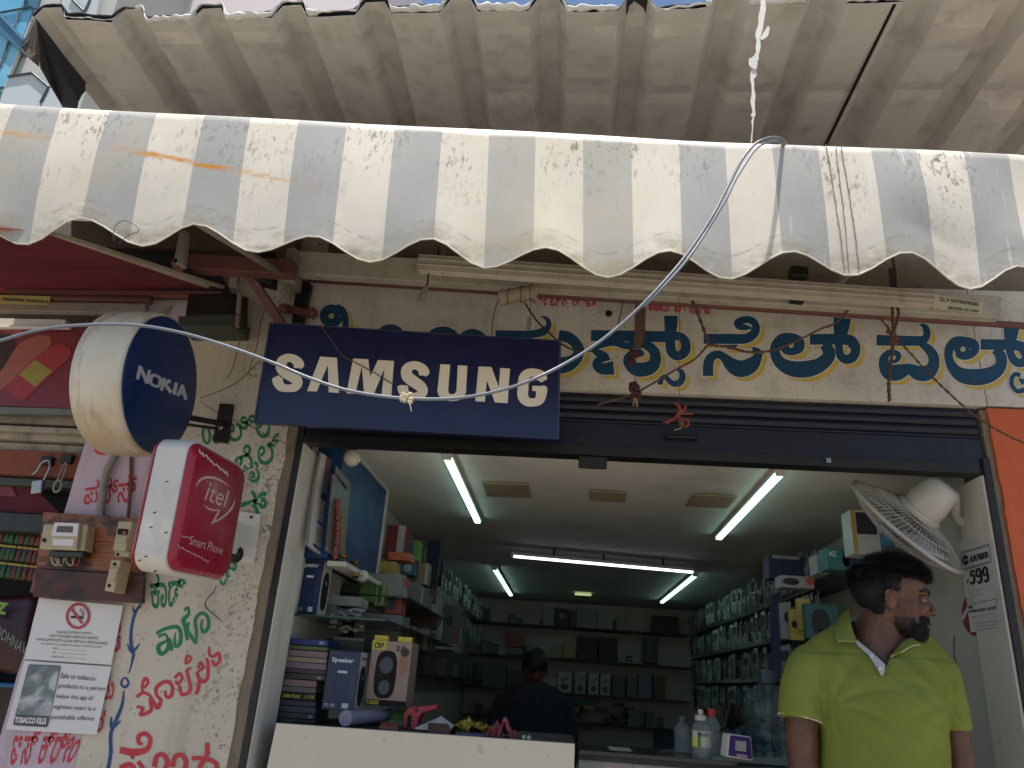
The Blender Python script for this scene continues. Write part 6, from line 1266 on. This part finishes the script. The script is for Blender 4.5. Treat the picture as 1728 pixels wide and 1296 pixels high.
# cladding panels
for pts, m_ in (([(430,-200),(640,-200),(612,170),(385,200),(230,520),(95,820),(340,790),(380,700),(390,300),(560,160),(620,160),(640,-200)], m_clad),):
    pass
for pts, m_ in (([(440,-60),(690,-60),(600,190),(350,210),(232,515),(215,560),(60,905),(40,960),(0,1100),(-60,1250),(-60,1200)], m_clad),
                ([(88,842),(348,802),(520,952),(440,1118),(400,1300),(-90,1300)], m_clad2), ([(360,790),(700,700),(700,1100),(545,945)], m_clad), ([(540,962),(760,900),(760,1300),(400,1300),(455,1120)], m_clad2),
                ([(700,-60),(780,-10),(905,118),(870,260),(580,260),(610,190)], m_clad2), ([(800,-60),(985,-60),(928,112)], m_clad2), ([(1010,-60),(1095,-60),(1040,190),(930,170),(945,110)], m_clad2)):
    gq('cladding_panel', pts, m_, .08, YG-.02)
mb = MB()
for pts in ([(5,138),(385,68)], [(280,-10),(248,92)], [(205,110),(152,305)], [(98,448),(-5,735)], [(85,838),(350,796),(530,950),(440,1120)], [(780,-15),(915,120)], [(990,-20),(925,122)], [(-5,965),(40,955)]):
    for a, b in zip(pts, pts[1:]): mb.tube([pY(*E6(*a), YG-.05), pY(*E6(*b), YG-.05)], .035, 4)
mb.build('joint_line', m_mul, gb_, kind='stuff')
wb = thing('white_building', 'pinkish white building rising behind the corrugated roof', 'building', (-10, 19, 0))
q = [pY(172,-160,19), pY(640,-160,19), pY(600,60,19), pY(120,60,19)]
MB().box((pY(150,0,18).x-6, 18, 0), (pY(606,5,18).x, 26, 30)).build('wall', m_wb, wb)
MB().box((pY(150,0,18).x-6, 17.93, 22.62), (pY(606,5,18).x+.06, 26, 22.7)).build('coping', m_clad, wb)
pl = thing('rooftop_plant', 'sprig of green leaves poking above the roof edge against the sky', 'plant', pY(775, 4, 2.4)); random.seed(3)
mb = MB()
for i in range(26):
    c = pY(775+random.uniform(-9,13), 2+random.uniform(-16,8), 2.2); a = random.uniform(0, 6.28); d1 = Vector((cos(a), 0, sin(a)))*.014; d2 = Vector((-sin(a), .4, cos(a)))*.005; mb.add([c-d1, c+d2, c+d1, c-d2], [(0,1,2,3)])
mb.build('leaves', M('leaf_green', '5a8a30', .6, .2, '2a4a1a', 30, 0), pl, kind='stuff'); MB().tube([pY(775,14,2.2), pY(778,-8,2.2)], .002, 5).build('stem', m_rope, pl)

# ================================================================== PEOPLE
def remesh(mb, vox, sm, name):
    """one continuous skin: voxel-merge overlapping closed volumes and smooth them"""
    o = mb.build(name, m_print); md = o.modifiers.new('r', 'REMESH'); md.mode = 'VOXEL'; md.voxel_size = vox; md.use_smooth_shade = True
    s_ = o.modifiers.new('s', 'SMOOTH'); s_.factor = .6; s_.iterations = sm
    me = bpy.data.meshes.new_from_object(o.evaluated_get(bpy.context.evaluated_depsgraph_get())); bpy.data.objects.remove(o)
    return me
def finish(me, name, mats, parent, idx=None, warp=None):
    if warp:
        for v in me.vertices: v.co = warp(v.co.copy())
    me.materials.clear()
    for m_ in mats: me.materials.append(m_)
    if idx: me.polygons.foreach_set('material_index', [idx(p.center) for p in me.polygons])
    me.polygons.foreach_set('use_smooth', [True]*len(me.polygons)); me.name = name
    o = bpy.data.objects.new(name, me); link(o, parent); return o
def rings(mb, R_, n=28):     # R_: (centre, half-axis x, half-axis y) ellipses stacked along z-ish
    vs = []; fs = []
    for c, ax_, ay_, p in R_:
        c = Vector(c)
        for k_ in range(n):
            a = 2*pi*k_/n; ca, sa = cos(a), sin(a); ca = abs(ca)**p*(1 if ca > 0 else -1); sa = abs(sa)**p*(1 if sa > 0 else -1)
            vs.append(c+Vector(ax_)*ca+Vector(ay_)*sa)
    for i in range(len(R_)-1):
        for k_ in range(n): k2 = (k_+1) % n; fs.append((i*n+k_, i*n+k2, (i+1)*n+k2, (i+1)*n+k_))
    fs += [tuple(reversed(range(n))), tuple(range((len(R_)-1)*n, len(R_)*n))]; mb.add(vs, fs)
def skinmat(name, c, c2):
    k = NT(name); b = k.mix(k.ramp(k.noise(22, 4), .35, .7), lin(c), lin(c2)); k.color(b); k.b.inputs['Roughness'].default_value = .5; k.b.inputs['Subsurface Weight'].default_value = .08; k.b.inputs['Subsurface Radius'].default_value = (.02, .008, .004); k.bump(k.noise(260, 3), .0004, .6); return k.m
m_skin = skinmat('brown_skin', '6c4634', '543626')
m_hair = M('black_hair', '0f0d0c', .55, .1, '241a16', 90, .0015)
m_stub = M('stubble_skin', '3a2822', .7, .5, '15100e', 240, .0008)
km = NT('lime_polo_knit'); b = km.mix(km.ramp(km.noise(5, 4), .3, .75), lin('848c42'), lin('727a38')); b = km.mix(km.math('MULTIPLY', km.ramp(km.noise(1, 2, .5, km.mapc((420, 420, 420))), .5, .7), .25), b, lin('5c6638')); km.color(b); km.b.inputs['Roughness'].default_value = .95; km.b.inputs['Specular IOR Level'].default_value = .1; km.bump(km.noise(1, 2, .5, km.mapc((500, 500, 700))), .0006, .8); m_polo = km.m
YM = 2.40
man = thing('person', 'man in a lime green polo shirt looking sideways out of the shop', 'person', (pY(1485, 1290, YM).x, YM, .33))
def mp_(u, v, dy=0): p = pY(u, v, YM+dy); return p
sc = pY(1000, 1000, YM); PXM = (pY(1500, 1200, YM)-pY(1400, 1200, YM)).length/100      # metres per photo pixel at the man
def ring_at(ul, ur, v, dep, dy=0, p=.9):
    a, b = pY(ul, v, YM+dy), pY(ur, v, YM+dy); c = (a+b)/2; hx = (b-a)/2; return (c, hx, Vector((0, dep, 0)), p)
# --- shirt volume
S = MB()
rings(S, [ring_at(1374,1604,1560,.125), ring_at(1376,1602,1440,.135), ring_at(1380,1600,1340,.140,-.01), ring_at(1382,1597,1296,.138,-.012), ring_at(1384,1594,1250,.132,-.01), ring_at(1380,1594,1210,.126,-.006), ring_at(1372,1594,1175,.122,0), ring_at(1358,1600,1145,.112,.004), ring_at(1348,1600,1120,.098,.008), ring_at(1350,1592,1098,.084,.012), ring_at(1364,1576,1080,.068,.016), ring_at(1384,1562,1066,.058,.018), ring_at(1404,1545,1055,.052,.018), ring_at(1420,1530,1047,.045,.018)])
def limb(mb, pts, rr, n=18): mb.tube(smooth3(pts, 5), [r for r in [x[0] for x in catmull([(q,) for q in rr], 5)]], n)
limb(S, [mp_(1385,1106,.01), mp_(1368,1122,.006), mp_(1356,1150,-.004), mp_(1351,1185,-.012), mp_(1350,1214,-.017)], [.046,.060,.062,.0625,.061])
limb(S, [mp_(1565,1112,.01), mp_(1582,1130,.01), mp_(1596,1165,.005), mp_(1606,1205,0), mp_(1610,1232,0)], [.044,.052,.050,.045,.042])
me = remesh(S, .006, 6, 'polo_shirt')
random.seed(1)
uA = mp_(1388, 1190); uB = mp_(1592, 1190)
def foldw(co):
    d = 0; q = Vector((co.x*1, co.y*.6, co.z))
    d += .010*noise.noise(Vector((q.x*6+q.z*5, q.y*4, q.z*6-q.x*4)))+.006*(.5-abs(noise.noise(Vector((q.x*11+q.z*9, 3, q.z*7)))))*2+.003*noise.noise(Vector((q.x*26+q.z*14, 5, q.z*12)))
    for A_, sgn in ((uA, 1), (uB, -1)):        # pull folds radiating from the armpits
        dx = (co.x-A_.x)*sgn; dz = co.z-A_.z; r_ = math.hypot(dx, dz)
        if r_ < .26 and dx > -.03: an = math.atan2(dz, dx); d += .010*(abs(sin(an*5+r_*9))**.6-.5)*max(0, 1-r_/.26)*min(1, r_/.05)
    if co.y < YM+.02: co = co+Vector((0, -d*(1 if co.z < pY(1480, 1110, YM).z else .3), 0))
    return co
shirt = finish(me, 'polo_shirt', [m_polo], man, warp=foldw)
# --- arms, neck, hands and lower body
B_ = MB()
limb(B_, [mp_(1362,1170,0), mp_(1353,1215,-.015), mp_(1356,1290,-.015), mp_(1360,1370,-.03), mp_(1356,1450,-.06), mp_(1352,1500,-.08)], [.044,.045,.042,.040,.030,.026])
limb(B_, [mp_(1604,1190,.0), mp_(1612,1235,0), mp_(1622,1296,0), mp_(1628,1370,-.02), mp_(1618,1450,-.06), mp_(1612,1500,-.08)], [.036,.037,.036,.035,.028,.024])
limb(B_, [mp_(1484,1125,.01), mp_(1480,1090,.01), mp_(1484,1060,.008), mp_(1497,1025,-.002)], [.08,.074,.066,.060])
rings(B_, [ring_at(1400,1575,1200,.105,.005), ring_at(1400,1575,1150,.100,.005), ring_at(1400,1570,1120,.082,.01), ring_at(1415,1560,1098,.070,.012), ring_at(1434,1540,1078,.058,.014), ring_at(1446,1526,1062,.05,.014)])
arm_me = remesh(B_, .005, 4, 'neck_and_arms')
finish(arm_me, 'skin', [m_skin], man)
for (u, sg_) in ((1352, 1), (1612, -1)):
    h0 = mp_(u, 1500, -.08); H_ = MB(); H_.tube([h0+Vector((0,0,.02)), h0+Vector((0,-.01,-.03)), h0+Vector((0,-.012,-.085))], [.025,.036,.036], 14, flat=.5)
    for i, l in enumerate((.062,.072,.068,.052)):
        x = (-.026+.0175*i)*sg_; b0 = h0+Vector((x*.3, -.012-.0*i, -.07))+Vector((x, 0, 0)); H_.tube([b0, b0+Vector((0,-.006,-l*.5)), b0+Vector((0,.006,-l))], [.0088,.0085,.0068], 8)
    tb = h0+Vector((-.026*sg_, -.012, -.02)); H_.tube([tb, tb+Vector((-.018*sg_,-.012,-.035)), tb+Vector((-.014*sg_,-.016,-.062))], [.011,.0105,.008], 8)
    finish(remesh(H_, .0035, 2, 'hand'), 'hand', [m_skin], man)
m_trou = M('dark_trousers', '20242e', .9, .2, '101218', 20, .001)
T_ = MB(); cx = pY(1488, 1440, YM).x
rings(T_, [((cx,YM,1.02),(.20,0,0),(0,.125,0),.9), ((cx,YM,1.12),(.20,0,0),(0,.13,0),.9), ((cx,YM,1.22),(.205,0,0),(0,.13,0),.9)])
for sx in (-1, 1): T_.tube([(cx+sx*.095,YM,1.08),(cx+sx*.105,YM,.85),(cx+sx*.11,YM,.6),(cx+sx*.115,YM+.01,.40)], [.10,.09,.07,.06], 16)
finish(remesh(T_, .012, 3, 'trousers'), 'trousers', [m_trou], man)
for sx in (-1, 1): MB().ball((cx+sx*.115, YM-.05, .365), (.045,.12,.034), 14).build('shoe', m_black, man, smooth='all')
# --- head, built in its own frame then turned
HC = pY(1507, 1014, YM-.02)         # head centre
yaw = radians(-17)                   # nose direction in world: mostly +x, slightly toward the street
fw = Vector((cos(yaw), sin(yaw), -.10)).normalized(); lf = Vector((0,0,1)).cross(fw).normalized(); upv = fw.cross(lf)
HS = 1.0
def hw(x, y, z): return HC+(fw*x+lf*y+upv*z)*HS
Hd = MB()
def hball(c, r, n=20):
    mb = MB(); mb.ball((0,0,0), r, n); Hd.add([hw(c[0]+v[0], c[1]+v[1], c[2]+v[2]) for v in mb.v], mb.f)
hball((-.016,0,.038), (.097,.077,.083)); hball((.022,0,.040), (.066,.068,.066)); hball((.024,0,-.010), (.066,.062,.058)); hball((.030,0,-.052), (.056,.052,.046)); hball((.058,0,-.078), (.028,.030,.024)); hball((-.01,0,-.035), (.06,.058,.05))
hball((.074,0,.030), (.018,.046,.012)); hball((.082,.030,-.012), (.011,.018,.013)); hball((.082,-.030,-.012), (.011,.018,.013)) ; hball((.066,.036,-.018), (.02,.02,.022)); hball((.066,-.036,-.018), (.02,.02,.022))
hball((.080,0,-.052), (.014,.024,.006)); hball((.078,0,-.061), (.013,.021,.006)); hball((.082,0,-.040), (.010,.026,.012))
mbn = MB(); mbn.tube([(.078,0,.024),(.090,0,.010),(.103,0,-.010),(.106,0,-.020),(.092,0,-.027)], [.0065,.008,.0100,.0108,.008], 12); Hd.add([hw(*v) for v in mbn.v], mbn.f)
for s_ in (-1, 1): hball((.093, s_*.012, -.024), (.010,.008,.007), 12)
for s_ in (-1, 1):      # ears
    mbe = MB(); mbe.tube([(-.006+.0,s_*.073,-.030),(.004,s_*.077,-.012),(.003,s_*.080,.010),(-.010,s_*.086,.024),(-.024,s_*.088,.016),(-.026,s_*.086,-.004),(-.016,s_*.080,-.024),(-.007,s_*.075,-.034)], [.006,.004,.004,.005,.005,.0048,.005,.006], 8); Hd.add([hw(*v) for v in mbe.v], mbe.f)
    hball((-.010, s_*.076, -.004), (.016,.006,.024), 12)
head_me = remesh(Hd, .0032, 4, 'head')
def loc(co): d = (co-HC)/HS; return d.dot(fw), d.dot(lf), d.dot(upv)
def hidx(co):
    x, y, z = loc(co); n1 = .006*noise.noise(co*60)
    hair = z+n1 > .062-.10*max(0, x-.02)*0+ (0.0 if x < .04 else .012) or (x+n1 < -.030 and z > -.035 and abs(y) < .083) or (x+n1 < .012 and z+n1 > .028 and abs(y) > .05)
    if False and not (x > .052 and z < .072): return 1
    side = z+n1 < -.030-.25*max(0, (.03-x)) and x > .0 and z > -.12
    beard = (z+n1 < -.064 and x > -.005) or (x > .062 and z+n1 < -.036 and z > -.047 and abs(y) < .034) or (abs(y) < .045 and x > .06 and z+n1 < -.064) or (x < .052+n1 and x > .0 and z+n1 < -.030 and abs(y) > .03) or (x+n1 > -.004 and x+n1 < .016 and z < .03 and z > -.06 and abs(y) > .052)
    return 2 if beard else 0
def ss(a, b, x): t = max(0, min(1, (x-a)/(b-a))); return t*t*(3-2*t)
def beard_w(x, y, z):
    n1 = .010*noise.noise(Vector((x*45, y*45, z*45)))
    jaw = ss(-.036, -.058, z+n1+.25*max(0, x-.045))*ss(-.012, .006, x)*(1-ss(.082,.09,z*0+x)*ss(-.07,-.05,z))
    chin = ss(-.060, -.066, z+n1)*ss(-.01, .01, x)
    mous = ss(-.0335, -.038, z)*ss(-.0525, -.048, z)*ss(.060, .070, x)*ss(.042, .030, abs(y))
    side = ss(.058, .046, x+n1)*ss(-.004, .006, x)*ss(.05, .0, z+n1)*ss(.035, .048, abs(y))
    goat = ss(-.034, -.039, z+n1*.3)*ss(.050, .060, x)*ss(.046, .036, abs(y)); mouth = ss(-.0495,-.0515,z)*ss(-.062,-.0595,z)*ss(.070,.076,x)*ss(.022,.015,abs(y))
    return max(0, min(1, max(jaw*.75, chin, mous, goat, side*.28)*(1-mouth)))
def hair_w(x, y, z):
    n1 = .008*noise.noise(Vector((x*50, y*50, z*50)))
    top = ss(.058, .066, z+n1); back = ss(-.022, -.030, x+n1)*ss(-.052, -.042, z); tmp = ss(.020, .010, x+n1)*ss(.018, .028, z+n1)*ss(.045, .052, abs(y))
    return max(top, back, tmp)
ms = NT('head_skin'); a1_ = ms.n('ShaderNodeAttribute', attribute_name='beard').outputs['Fac']; a2_ = ms.n('ShaderNodeAttribute', attribute_name='hairy').outputs['Fac']
sb_ = ms.mix(ms.ramp(ms.noise(26, 5), .3, .75), lin('704835'), lin('523324')); sb_ = ms.mix(ms.math('MULTIPLY', ms.ramp(ms.noise(160, 3), .55, .75), .3), sb_, lin('43261c'))
fz = ms.math('MULTIPLY', a1_, ms.ramp(ms.noise(320, 3), .2, .5)); sb_ = ms.mix(fz, sb_, lin('150f0d')); sb_ = ms.mix(a2_, sb_, lin('0e0c0b')); ms.color(sb_)
ms.b.inputs['Roughness'].default_value = .52; ms.b.inputs['Subsurface Weight'].default_value = .06; ms.b.inputs['Subsurface Radius'].default_value = (.012, .005, .003); ms.bump(ms.noise(300, 4), .0006, .8)
m_headskin = ms.m
head = finish(head_me, 'head', [m_headskin], man)
for nm_, fn_ in (('beard', beard_w), ('hairy', hair_w)):
    at = head_me.attributes.new(nm_, 'FLOAT', 'POINT'); at.data.foreach_set('value', [fn_(*loc(v.co)) for v in head_me.vertices])
# hair and beard: short strands rooted on the head surface
random.seed(14)
def strands(name, want, count, length, th, mat, comb, lift):
    mb = MB(); polys = [p for p in head_me.polygons if want(*loc(p.center))]
    for i in range(count):
        p = random.choice(polys); c = p.center.copy(); nrm = p.normal.copy(); x, y, z = loc(c)
        dirv = (comb(x, y, z)+nrm*lift+Vector((random.uniform(-1,1), random.uniform(-1,1), random.uniform(-1,1)))*.25).normalized(); L = length(x, y, z)*random.uniform(.6, 1.2)
        sidev = dirv.cross(nrm).normalized()*th; m_ = c+dirv*L*.5+nrm*L*.12; e = c+dirv*L-nrm*L*.05
        mb.add([c-sidev-nrm*.002, c+sidev-nrm*.002, m_+sidev*.8, m_-sidev*.8, e], [(0,1,2,3), (3,2,4)])
    return mb.build(name, mat, man)
def is_hair(x, y, z): return hair_w(x, y, z) > .55
def comb_top(x, y, z):
    t = ss(.03, .095, z+.012*noise.noise(Vector((x*30, y*30, 2))))
    return (-fw*.8-upv*.7)*(1-t)+(fw*.8-lf*.4+upv*.25)*t
strands('hair', is_hair, 15000, lambda x, y, z: .009+.034*ss(.01, .10, z), .0008, m_hair, comb_top, .6)
# volume under the strands
cap = [p for p in head_me.polygons if hair_w(*loc(p.center)) > .5]
mb = MB()
for p in cap:
    vs_ = []
    for vi in p.vertices:
        co = head_me.vertices[vi].co; x, y, z = loc(co); n_ = head_me.vertices[vi].normal; k_ = ((.013 if z > .085 else .008)+.006*noise.noise(co*34))*ss(.5, 1.0, hair_w(x, y, z))*(.4+.6*ss(.0, .08, z))
        vs_.append(co+n_*max(.001, k_))
    mb.add(vs_, [tuple(range(len(vs_)))])
o = mb.build('hair_mass', m_hair, man, smooth='all')
def is_beard(x, y, z): return beard_w(x, y, z) > random.uniform(.25, .7)
strands('beard', lambda x, y, z: is_beard(x, y, z) and x > .04 and z < -.03, 7000, lambda x, y, z: .014 if (x > .05 and z < -.062) else .008, .0006, m_hair, lambda x, y, z: -upv*1.0+fw*.25, .5)
strands('stubble', lambda x, y, z: is_beard(x, y, z) and x <= .05, 4000, lambda x, y, z: .005, .0004, m_hair, lambda x, y, z: -upv*1.0, .5)
# brow, eye, lips
m_eyew = P('eye_white', '7a6c62', .3); m_iris = P('eye_iris', '1a100c', .2); m_lip = P('lip_tone', '54302a', .5)
for s_ in (-1, 1):
    MB().ball(hw(.0755, s_*.031, .008), (.011,.011,.0095), 12).build('eye', m_eyew, man, smooth='all'); MB().ball(hw(.0835, s_*.0325, .008), (.0045,.0045,.005), 10).build('iris', m_iris, man, smooth='all')
    mb = MB(); mb.tube([hw(.0655,s_*.046,.012), hw(.0795,s_*.040,.0165), hw(.086,s_*.028,.017), hw(.086,s_*.018,.012)], [.002,.004,.004,.002], 6); mb.build('eyelid', m_skin, man, smooth='all')
    mb = MB(); mb.tube([hw(.066,s_*.052,.028), hw(.083,s_*.040,.036), hw(.0915,s_*.024,.034), hw(.093,s_*.012,.029)], [.002,.0045,.005,.0035], 6); mb.build('eyebrow', m_hair, man, smooth='all')
mb = MB(); mb.tube([hw(.082,-.022,-.056), hw(.0935,-.010,-.0545), hw(.0955,0,-.0545), hw(.0935,.010,-.0545), hw(.082,.022,-.056)], [.002,.0042,.0048,.0042,.002], 8); mb.build('lips', m_lip, man, smooth='all')
# --- collar, placket, trims
def surf(u, v, off=.004):          # first hit of the shirt along the view ray
    p = CAM; d = ray(u, v).normalized(); ok, loc_, nn, _ = shirt.ray_cast(p, d)
    return (loc_-d*off) if ok else pY(u, v, YM-.1)
bpy.context.view_layer.update()
def flap(name, pts, mat, th=.003, push=.006): 
    mb = MB(); P_ = [pY(u, v, YM+dy) for u, v, dy in pts]; mb.prism(P_, (0, th, 0)); return mb.build(name, mat, man, bevel=.001)
m_trim = P('white_shirt_trim', 'c8ccb0', .8); m_plk = M('white_placket', 'b8b2b4', .85, .1, '8a8688', 30, .0003)
def patch(name, tris, mat, off, sub=6):   # polygon fans laid on the shirt surface
    mb = MB(); c = (sum(t[0] for t in tris)/len(tris), sum(t[1] for t in tris)/len(tris)); n = len(tris); vs = []; fs = []
    for i in range(n):
        a, b = tris[i], tris[(i+1) % n]
        rows = []
        for r_ in range(sub+1):
            row = []
            for q_ in range(sub+1):
                s1 = r_/sub; t1 = q_/sub; u = c[0]+((a[0]*(1-t1)+b[0]*t1)-c[0])*s1; v = c[1]+((a[1]*(1-t1)+b[1]*t1)-c[1])*s1; row.append(surf(u, v, off))
            rows.append(row)
        for r_ in range(sub):
            for q_ in range(sub): mb.add([rows[r_][q_], rows[r_][q_+1], rows[r_+1][q_+1], rows[r_+1][q_]], [(0,1,2,3)])
    return mb.build(name, mat, man, smooth='all', solid=.003)
patch('placket', [(1444,1078),(1452,1085),(1474,1103),(1494,1122),(1492,1136),(1488,1142),(1474,1118),(1460,1098),(1443,1086)], m_plk, .0075)
def collar(name, edge_in, edge_out, mat=m_polo):
    a = smooth3([Vector((u, v, off)) for u, v, off in edge_in], 6); b = smooth3([Vector((u, v, off)) for u, v, off in edge_out], 6); mb = MB(); n = len(a)
    def pt(q): return surf(q.x, q.y, q.z)
    rows = [[pt(a[i].lerp(b[i], j/6)) for i in range(n)] for j in range(7)]
    for j in range(6):
        for i in range(n-1): mb.add([rows[j][i], rows[j][i+1], rows[j+1][i+1], rows[j+1][i]], [(0,1,2,3)])
    o = mb.build(name, mat, man, smooth='all', solid=.004)
    tr = MB(); tr.tube([p for p in rows[6]], .0016, 6); tr.build('collar_trim', m_trim, man, smooth='all'); return o
def c3(u, v, o): return (u, v, o)
CL = MB(); A_ = [(1432,1030,.015),(1436,1046,-.03),(1441,1064,-.055),(1445,1084,-.072)]; B2 = [(1414,1046,.02),(1412,1056,-.02),(1413,1070,-.052),(1416,1083,-.068)]
def flapgrid(name, A_, B2, bulge=.008):
    a = smooth3([pY(u, v, YM+dy) for u, v, dy in A_], 5); b = smooth3([pY(u, v, YM+dy) for u, v, dy in B2], 5); mb = MB(); n = len(a)
    for j in range(5):
        for i in range(n-1):
            q = [a[i].lerp(b[i], j/5), a[i+1].lerp(b[i+1], j/5), a[i+1].lerp(b[i+1], (j+1)/5), a[i].lerp(b[i], (j+1)/5)]
            mb.add([p+Vector((0, -bulge*sin(pi*((j+(k_ > 1))/5)), 0)) for k_, p in enumerate(q)], [(0,1,2,3)])
    o = mb.build(name, m_polo, man, smooth='all', solid=.004); MB().tube(b+[a[-1]], .0017, 6).build('collar_trim', m_trim, man, smooth='all'); return o
flapgrid('collar', [(1434,1028,.03),(1434,1044,-.030),(1438,1062,-.06),(1446,1083,-.088)], [(1419,1038,.03),(1414,1052,-.030),(1413,1068,-.068),(1415,1082,-.092)])
flapgrid('collar', [(1562,1066,.0),(1542,1074,-.04),(1522,1084,-.068),(1503,1108,-.100)], [(1572,1082,-.005),(1556,1088,-.045),(1540,1090,-.082),(1524,1099,-.100)], .003)
for u, v in ((1471,1107),(1485,1128)): p = surf(u, v, .011); MB().lathe(p, (0,-1,0), [(0,.0048),(.0018,.0048),(.002,.003)], 12).build('button', m_white, man)
mb = MB(); mb.tube([surf(u, v, .004) for u, v in ((1505,1106),(1500,1118),(1494,1132),(1489,1142))], .002, 6); mb.build('placket_edge', m_polo, man, smooth='all')
def cuff(c0, c1, r, name='sleeve_trim'):
    a, b = c0, c1; t = (b-a).normalized(); e = t.cross(Vector((0,1,0))).normalized(); g_ = t.cross(e); MB().tube([b+(e*cos(q)+g_*sin(q))*r for q in [2*pi*i/28 for i in range(29)]], .0022, 6).build(name, m_trim, man, smooth='all')
cuff(mp_(1351,1200,-.015), mp_(1350,1213,-.017), .0595); cuff(mp_(1607,1215,0), mp_(1610,1230,0), .0415)
# open the neck of the shirt so the throat shows
def pix(p): q = p-CAM; return 864+F*q.dot(CR)/q.dot(CF), 648-F*q.dot(CU)/q.dot(CF)
VN = [(1425,1000),(1436,1050),(1446,1084),(1474,1112),(1490,1140),(1505,1104),(1524,1088),(1562,1068),(1570,1000)]
def inside(u, v, P_):
    r_ = False
    for i in range(len(P_)):
        (a, b), (c, d) = P_[i], P_[i-1]
        if (b > v) != (d > v) and u < (c-a)*(v-b)/(d-b)+a: r_ = not r_
    return r_
bm = bmesh.new(); bm.from_mesh(shirt.data); kill = [f for f in bm.faces if f.calc_center_median().y < YM+.03 and inside(*pix(f.calc_center_median()), VN)]
bmesh.ops.delete(bm, geom=kill, context='FACES'); bm.to_mesh(shirt.data); bm.free()
md = shirt.modifiers.new('solid', 'SOLIDIFY'); md.thickness = .0025
# --- second man, seen from behind, deep in the shop
YD = 5.2
m_dsk = M('dark_grey_shirt', '2a2d32', .95, .2, '121316', 14, .002)
m2 = thing('person', 'man with dark hair and dark shirt seen from behind deep in the shop', 'person', (pY(900, 1200, YD).x, YD, .33))
D_ = MB(); dx = pY(900, 1200, YD).x; dz = lambda v: pY(900, v, YD).z
def dr_(v, hw_, dep): return ((dx+(0 if v < 1160 else .0), YD, dz(v)), (hw_,0,0), (0,dep,0), .9)
rings(D_, [dr_(1430,.19,.12), dr_(1330,.19,.125), dr_(1250,.205,.125), dr_(1200,.215,.12), dr_(1175,.205,.11), dr_(1160,.16,.085), dr_(1150,.07,.06)])
for sx in (-1, 1): D_.tube([(dx+sx*.18,YD,dz(1178)),(dx+sx*.235,YD,dz(1220)),(dx+sx*.25,YD-.03,dz(1275)),(dx+sx*.22,YD-.12,dz(1300))], [.06,.055,.045,.035], 14)
finish(remesh(D_, .012, 4, 'shirt'), 'shirt', [m_dsk], m2)
N_ = MB(); hc = Vector((pY(902,1124,YD).x, YD, dz(1126))); N_.tube([hc+Vector((0,.0,-.14)), hc+Vector((0,0,-.04))], [.058,.055], 14); N_.ball(hc, (.078,.095,.112), 18)
for sx in (-1, 1): N_.ball(hc+Vector((sx*.079,-.0,-.015)), (.010,.018,.028), 8)
N_.ball(hc+Vector((.0,.09,-.02)), (.014,.02,.018), 8)
finish(remesh(N_, .006, 3, 'head'), 'head', [m_skin], m2)
h2 = MB(); h2.ball(hc+Vector((0,-.006,.026)), (.086,.102,.098), 22)
o = h2.build('hair', m_hair, m2, smooth='all')
for v in o.data.vertices: v.co += (v.co-hc).normalized()*.008*noise.noise(v.co*30)
T2 = MB(); rings(T2, [((dx,YD,.98),(.18,0,0),(0,.12,0),.9), ((dx,YD,1.12),(.19,0,0),(0,.125,0),.9)])
for sx in (-1, 1): T2.tube([(dx+sx*.09,YD,1.05),(dx+sx*.10,YD,.7),(dx+sx*.10,YD,.38)], [.09,.075,.06], 12)
finish(remesh(T2, .015, 3, 'trousers'), 'trousers', [m_trou], m2)
